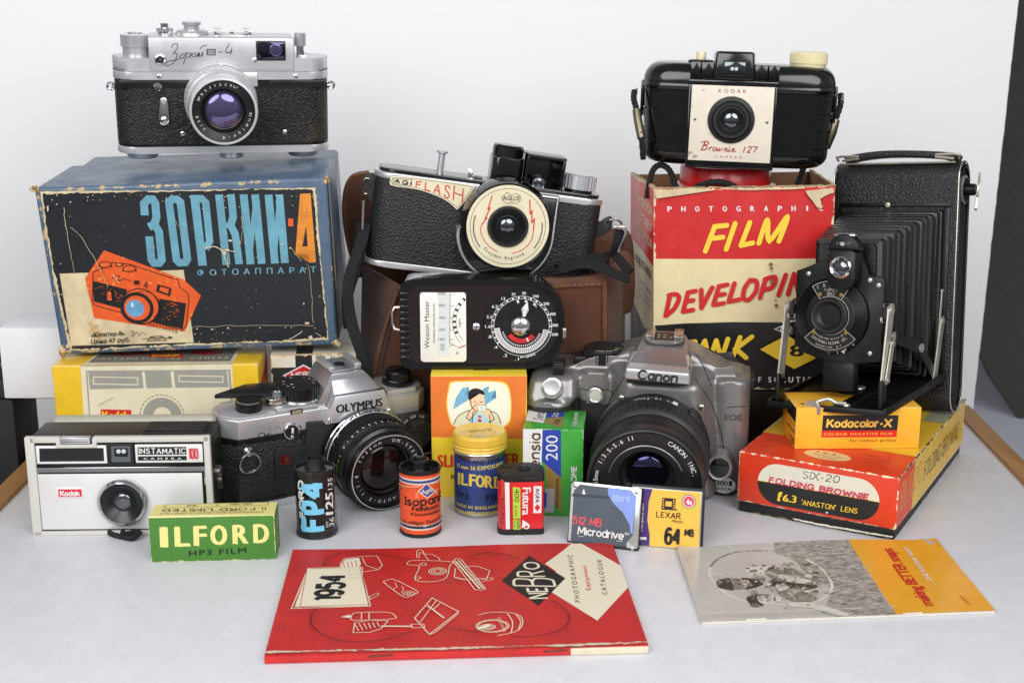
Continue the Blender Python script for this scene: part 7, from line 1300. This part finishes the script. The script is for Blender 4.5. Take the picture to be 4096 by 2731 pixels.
for x in (-37, 47): mb = MB(); mb.tube([(x-5.6, -.2, 2.6), (x-5.2, -.75, 3.0), (x+5.2, -.75, 3.4), (x+5.6, -.2, 3)], .4, mat('rusty_staple', (96, 70, 50), .5, .6, mottle=.3), 6); mb.build('staple', t)

class MB4(MB):
    """pages slid a little out of square"""
    def __init__(s): MB.__init__(s); s.X = Matrix(((1, .075, 0, 0), (0, 1, 0, 0), (0, 0, 1, 0), (0, 0, 0, 1)))
t = thing('booklet', 'grey and amber photo booklet lying at the front right of the table', 'booklet', (173.5, 613.5, 0), 4.8)
def bz(x, y): return 1.9+1.1*max(0, (y-60)/35)**2*(.9+.8*math.cos(x/24))+.8*max(0, (abs(x)-60)/18)**2*y/95+.25*math.sin(x/17)*y/95
GP = mat('photo_grey_tone', (196, 193, 186), .3, mottle=.06, coat=.25); MUS = mat('amber_cover', (240, 170, 44), .34, mottle=.06, coat=.2)
t_ = NT('photo_grass_tone'); v_ = t_.vmap((1, 3.2, 1), (0, 0, R(25))); t_.put(t_.b.inputs['Base Color'], t_.mix(t_.ramp(t_.noise(260, 8, .72, v_), .36, .66), lin((70, 68, 64)), lin((204, 200, 190)))); t_.b.inputs['Roughness'].default_value = .32; GG = t_.m
mb = MB4(); sheet(mb, -77.2, 77.2, .4, 94.6, lambda x, y: bz(x, y)-.2, lambda x, y: .25+max(0, bz(x, y)-2.1), mat('booklet_pages', (226, 222, 208), .5, mottle=.06)); mb.build('pages', t)
mb = MB4(); sheet(mb, -77.5, 77.5, 0, 95, bz, lambda x, y: bz(x, y)-.18, GP); F = Face(MB(), top(-77.5, 0, 0), 155, 95, ((115, 110), (1810, 75), (2168, 520), (250, 598)), .05)
F.poly([(1256, 88), (1808, 78), (2166, 520), (1548, 546)], MUS); F.poly(jag([(770, 100), (1254, 90), (1546, 546), (1160, 560), (1060, 540), (1100, 480), (1140, 380), (1040, 340), (900, 200), (780, 160)], 6, 26), GG)
DK = mat('photo_dark_tone', (64, 60, 55), .34, mottle=.2, stain=((150, 144, 134), 240, .54)); MD = mat('photo_mid_tone', (142, 137, 128), .34, mottle=.2, stain=((206, 201, 190), 260, .55)); LT = mat('photo_light_tone', (222, 218, 208), .34, mottle=.08, stain=((176, 170, 160), 250, .60))
F.line(smooth([(336, 240), (390, 190), (500, 150), (640, 140), (800, 150), (920, 175), (980, 195)], 6), 1.5, MD); F.line(smooth([(980, 195), (1060, 240), (1120, 310), (1140, 370), (1110, 420), (1040, 460), (940, 480), (800, 482), (600, 470), (470, 430), (370, 360), (330, 290), (336, 240)], 6), 1.6, LT)
F.poly(smooth([(370, 345), (400, 320), (480, 312), (500, 340), (490, 390), (430, 385), (385, 375)], 4, True), DK); F.poly(smooth([(480, 318), (560, 312), (600, 330), (590, 365), (545, 382), (495, 382)], 4, True), MD); F.poly(smooth([(540, 312), (640, 318), (690, 345), (640, 372), (560, 384), (600, 350)], 4, True), DK); F.poly(smooth([(545, 330), (585, 326), (592, 346), (560, 360)], 4, True), LT)
F.poly(smooth([(580, 250), (640, 232), (710, 228), (730, 260), (690, 290), (620, 300), (585, 280)], 4, True), LT); F.circ(590, 250, 1.2, DK, .9); F.circ(696, 232, 1.6, DK, 1); F.poly(smooth([(600, 262), (640, 256), (640, 272), (606, 276)], 3, True), MD); F.poly(smooth([(720, 252), (770, 236), (760, 254), (726, 268)], 3, True), DK); F.poly(smooth([(586, 296), (650, 300), (700, 310), (690, 325), (610, 318)], 3, True), MD)
F.poly(smooth([(700, 270), (800, 250), (880, 250), (980, 290), (1080, 330), (1060, 360), (900, 340), (760, 320)], 4, True), MD); F.poly(smooth([(800, 290), (930, 310), (1040, 348), (940, 350), (820, 328)], 4, True), LT); F.poly(smooth([(740, 330), (900, 345), (1040, 360), (1000, 385), (860, 380), (740, 360)], 4, True), DK)
F.poly(smooth([(570, 440), (620, 425), (700, 418), (740, 440), (700, 478), (620, 490), (580, 470)], 4, True), DK); F.poly(smooth([(640, 435), (720, 425), (790, 430), (806, 455), (760, 476), (670, 478)], 4, True), LT); F.poly(smooth([(700, 440), (716, 436), (720, 446), (704, 450)], 3, True), DK); F.poly(smooth([(590, 485), (660, 482), (680, 494), (620, 502)], 3, True), DK)
F.poly(smooth([(770, 360), (830, 358), (860, 385), (810, 400), (775, 390)], 4, True), LT); F.poly(smooth([(780, 400), (900, 395), (1000, 420), (1040, 450), (960, 470), (840, 450)], 4, True), MD); F.poly(smooth([(830, 480), (960, 470), (1060, 490), (1240, 545), (1180, 556), (1000, 510), (880, 500)], 4, True), LT); F.poly(smooth([(960, 290), (1010, 296), (1022, 310), (980, 312)], 3, True), LT)
F.text('making BETTER snaps', REDINK, (1784, 490), (1530, 136), (1704, 494), .02, .9); F.text('making BETTER snaps', REDINK, (1785, 490), (1531, 136), (1705, 494), .022, .9); F.text('....THE KODAK WAY', SILK, (1800, 362), (1632, 126), (1768, 364), .03, 1.05); F.text('SIXPENCE', REDINK, (2014, 484), (1960, 432), (1996, 486), .0)

for p, w in (([(512, 330), (530, 326)], .7), ([(515, 356), (534, 352)], .7), ([(556, 334), (560, 352)], .5), ([(574, 332), (576, 350)], .6), ([(660, 442), (676, 440)], .6), ([(664, 462), (680, 460)], .6), ([(722, 446), (724, 460)], .5), ([(756, 442), (760, 464)], .7), ([(640, 262), (648, 272)], .9), ([(676, 250), (684, 258)], .8)): F.line(p, w, mat('photo_black_tone', (40, 37, 34), .34))
for k in range(240):
    x = random.gauss(880, 170); y = random.gauss(350, 85)
    if not (560 < x < 1150 and 230 < y < 520): continue
    r = random.uniform(3, 11); F.poly(jag(arc(x, y, r*1.6, 0, 300, 6, r*.45), 1.6, 5), random.choice((DK, MD, LT, MD, GG)))
for k in range(50): x = random.uniform(380, 490); y = 346+random.uniform(-30, 34); r = random.uniform(2, 5); F.poly(jag(arc(x, y, r*1.5, 0, 300, 5, r*.5), 1, 4), random.choice((MD, LT)))
for k in range(40): x = random.uniform(575, 640); y = 450+random.uniform(-26, 30); r = random.uniform(2, 5); F.poly(jag(arc(x, y, r*1.5, 0, 300, 5, r*.5), 1, 4), random.choice((MD, DK)))
F.line([(248, 592), (1546, 541)], .6, LT); F.line([(250, 580), (700, 562)], .3, LT)
drape(F.mb, mb, bz, 10); mb.build('cover', t)
for x in (-49, 33): mb = MB4(); mb.tube([(x-5.6, .3, 1.9), (x-5.4, .1, 2.15), (x+5.4, .1, 2.2), (x+5.6, .3, 1.9)], .3, STEEL, 6); mb.build('staple', t)
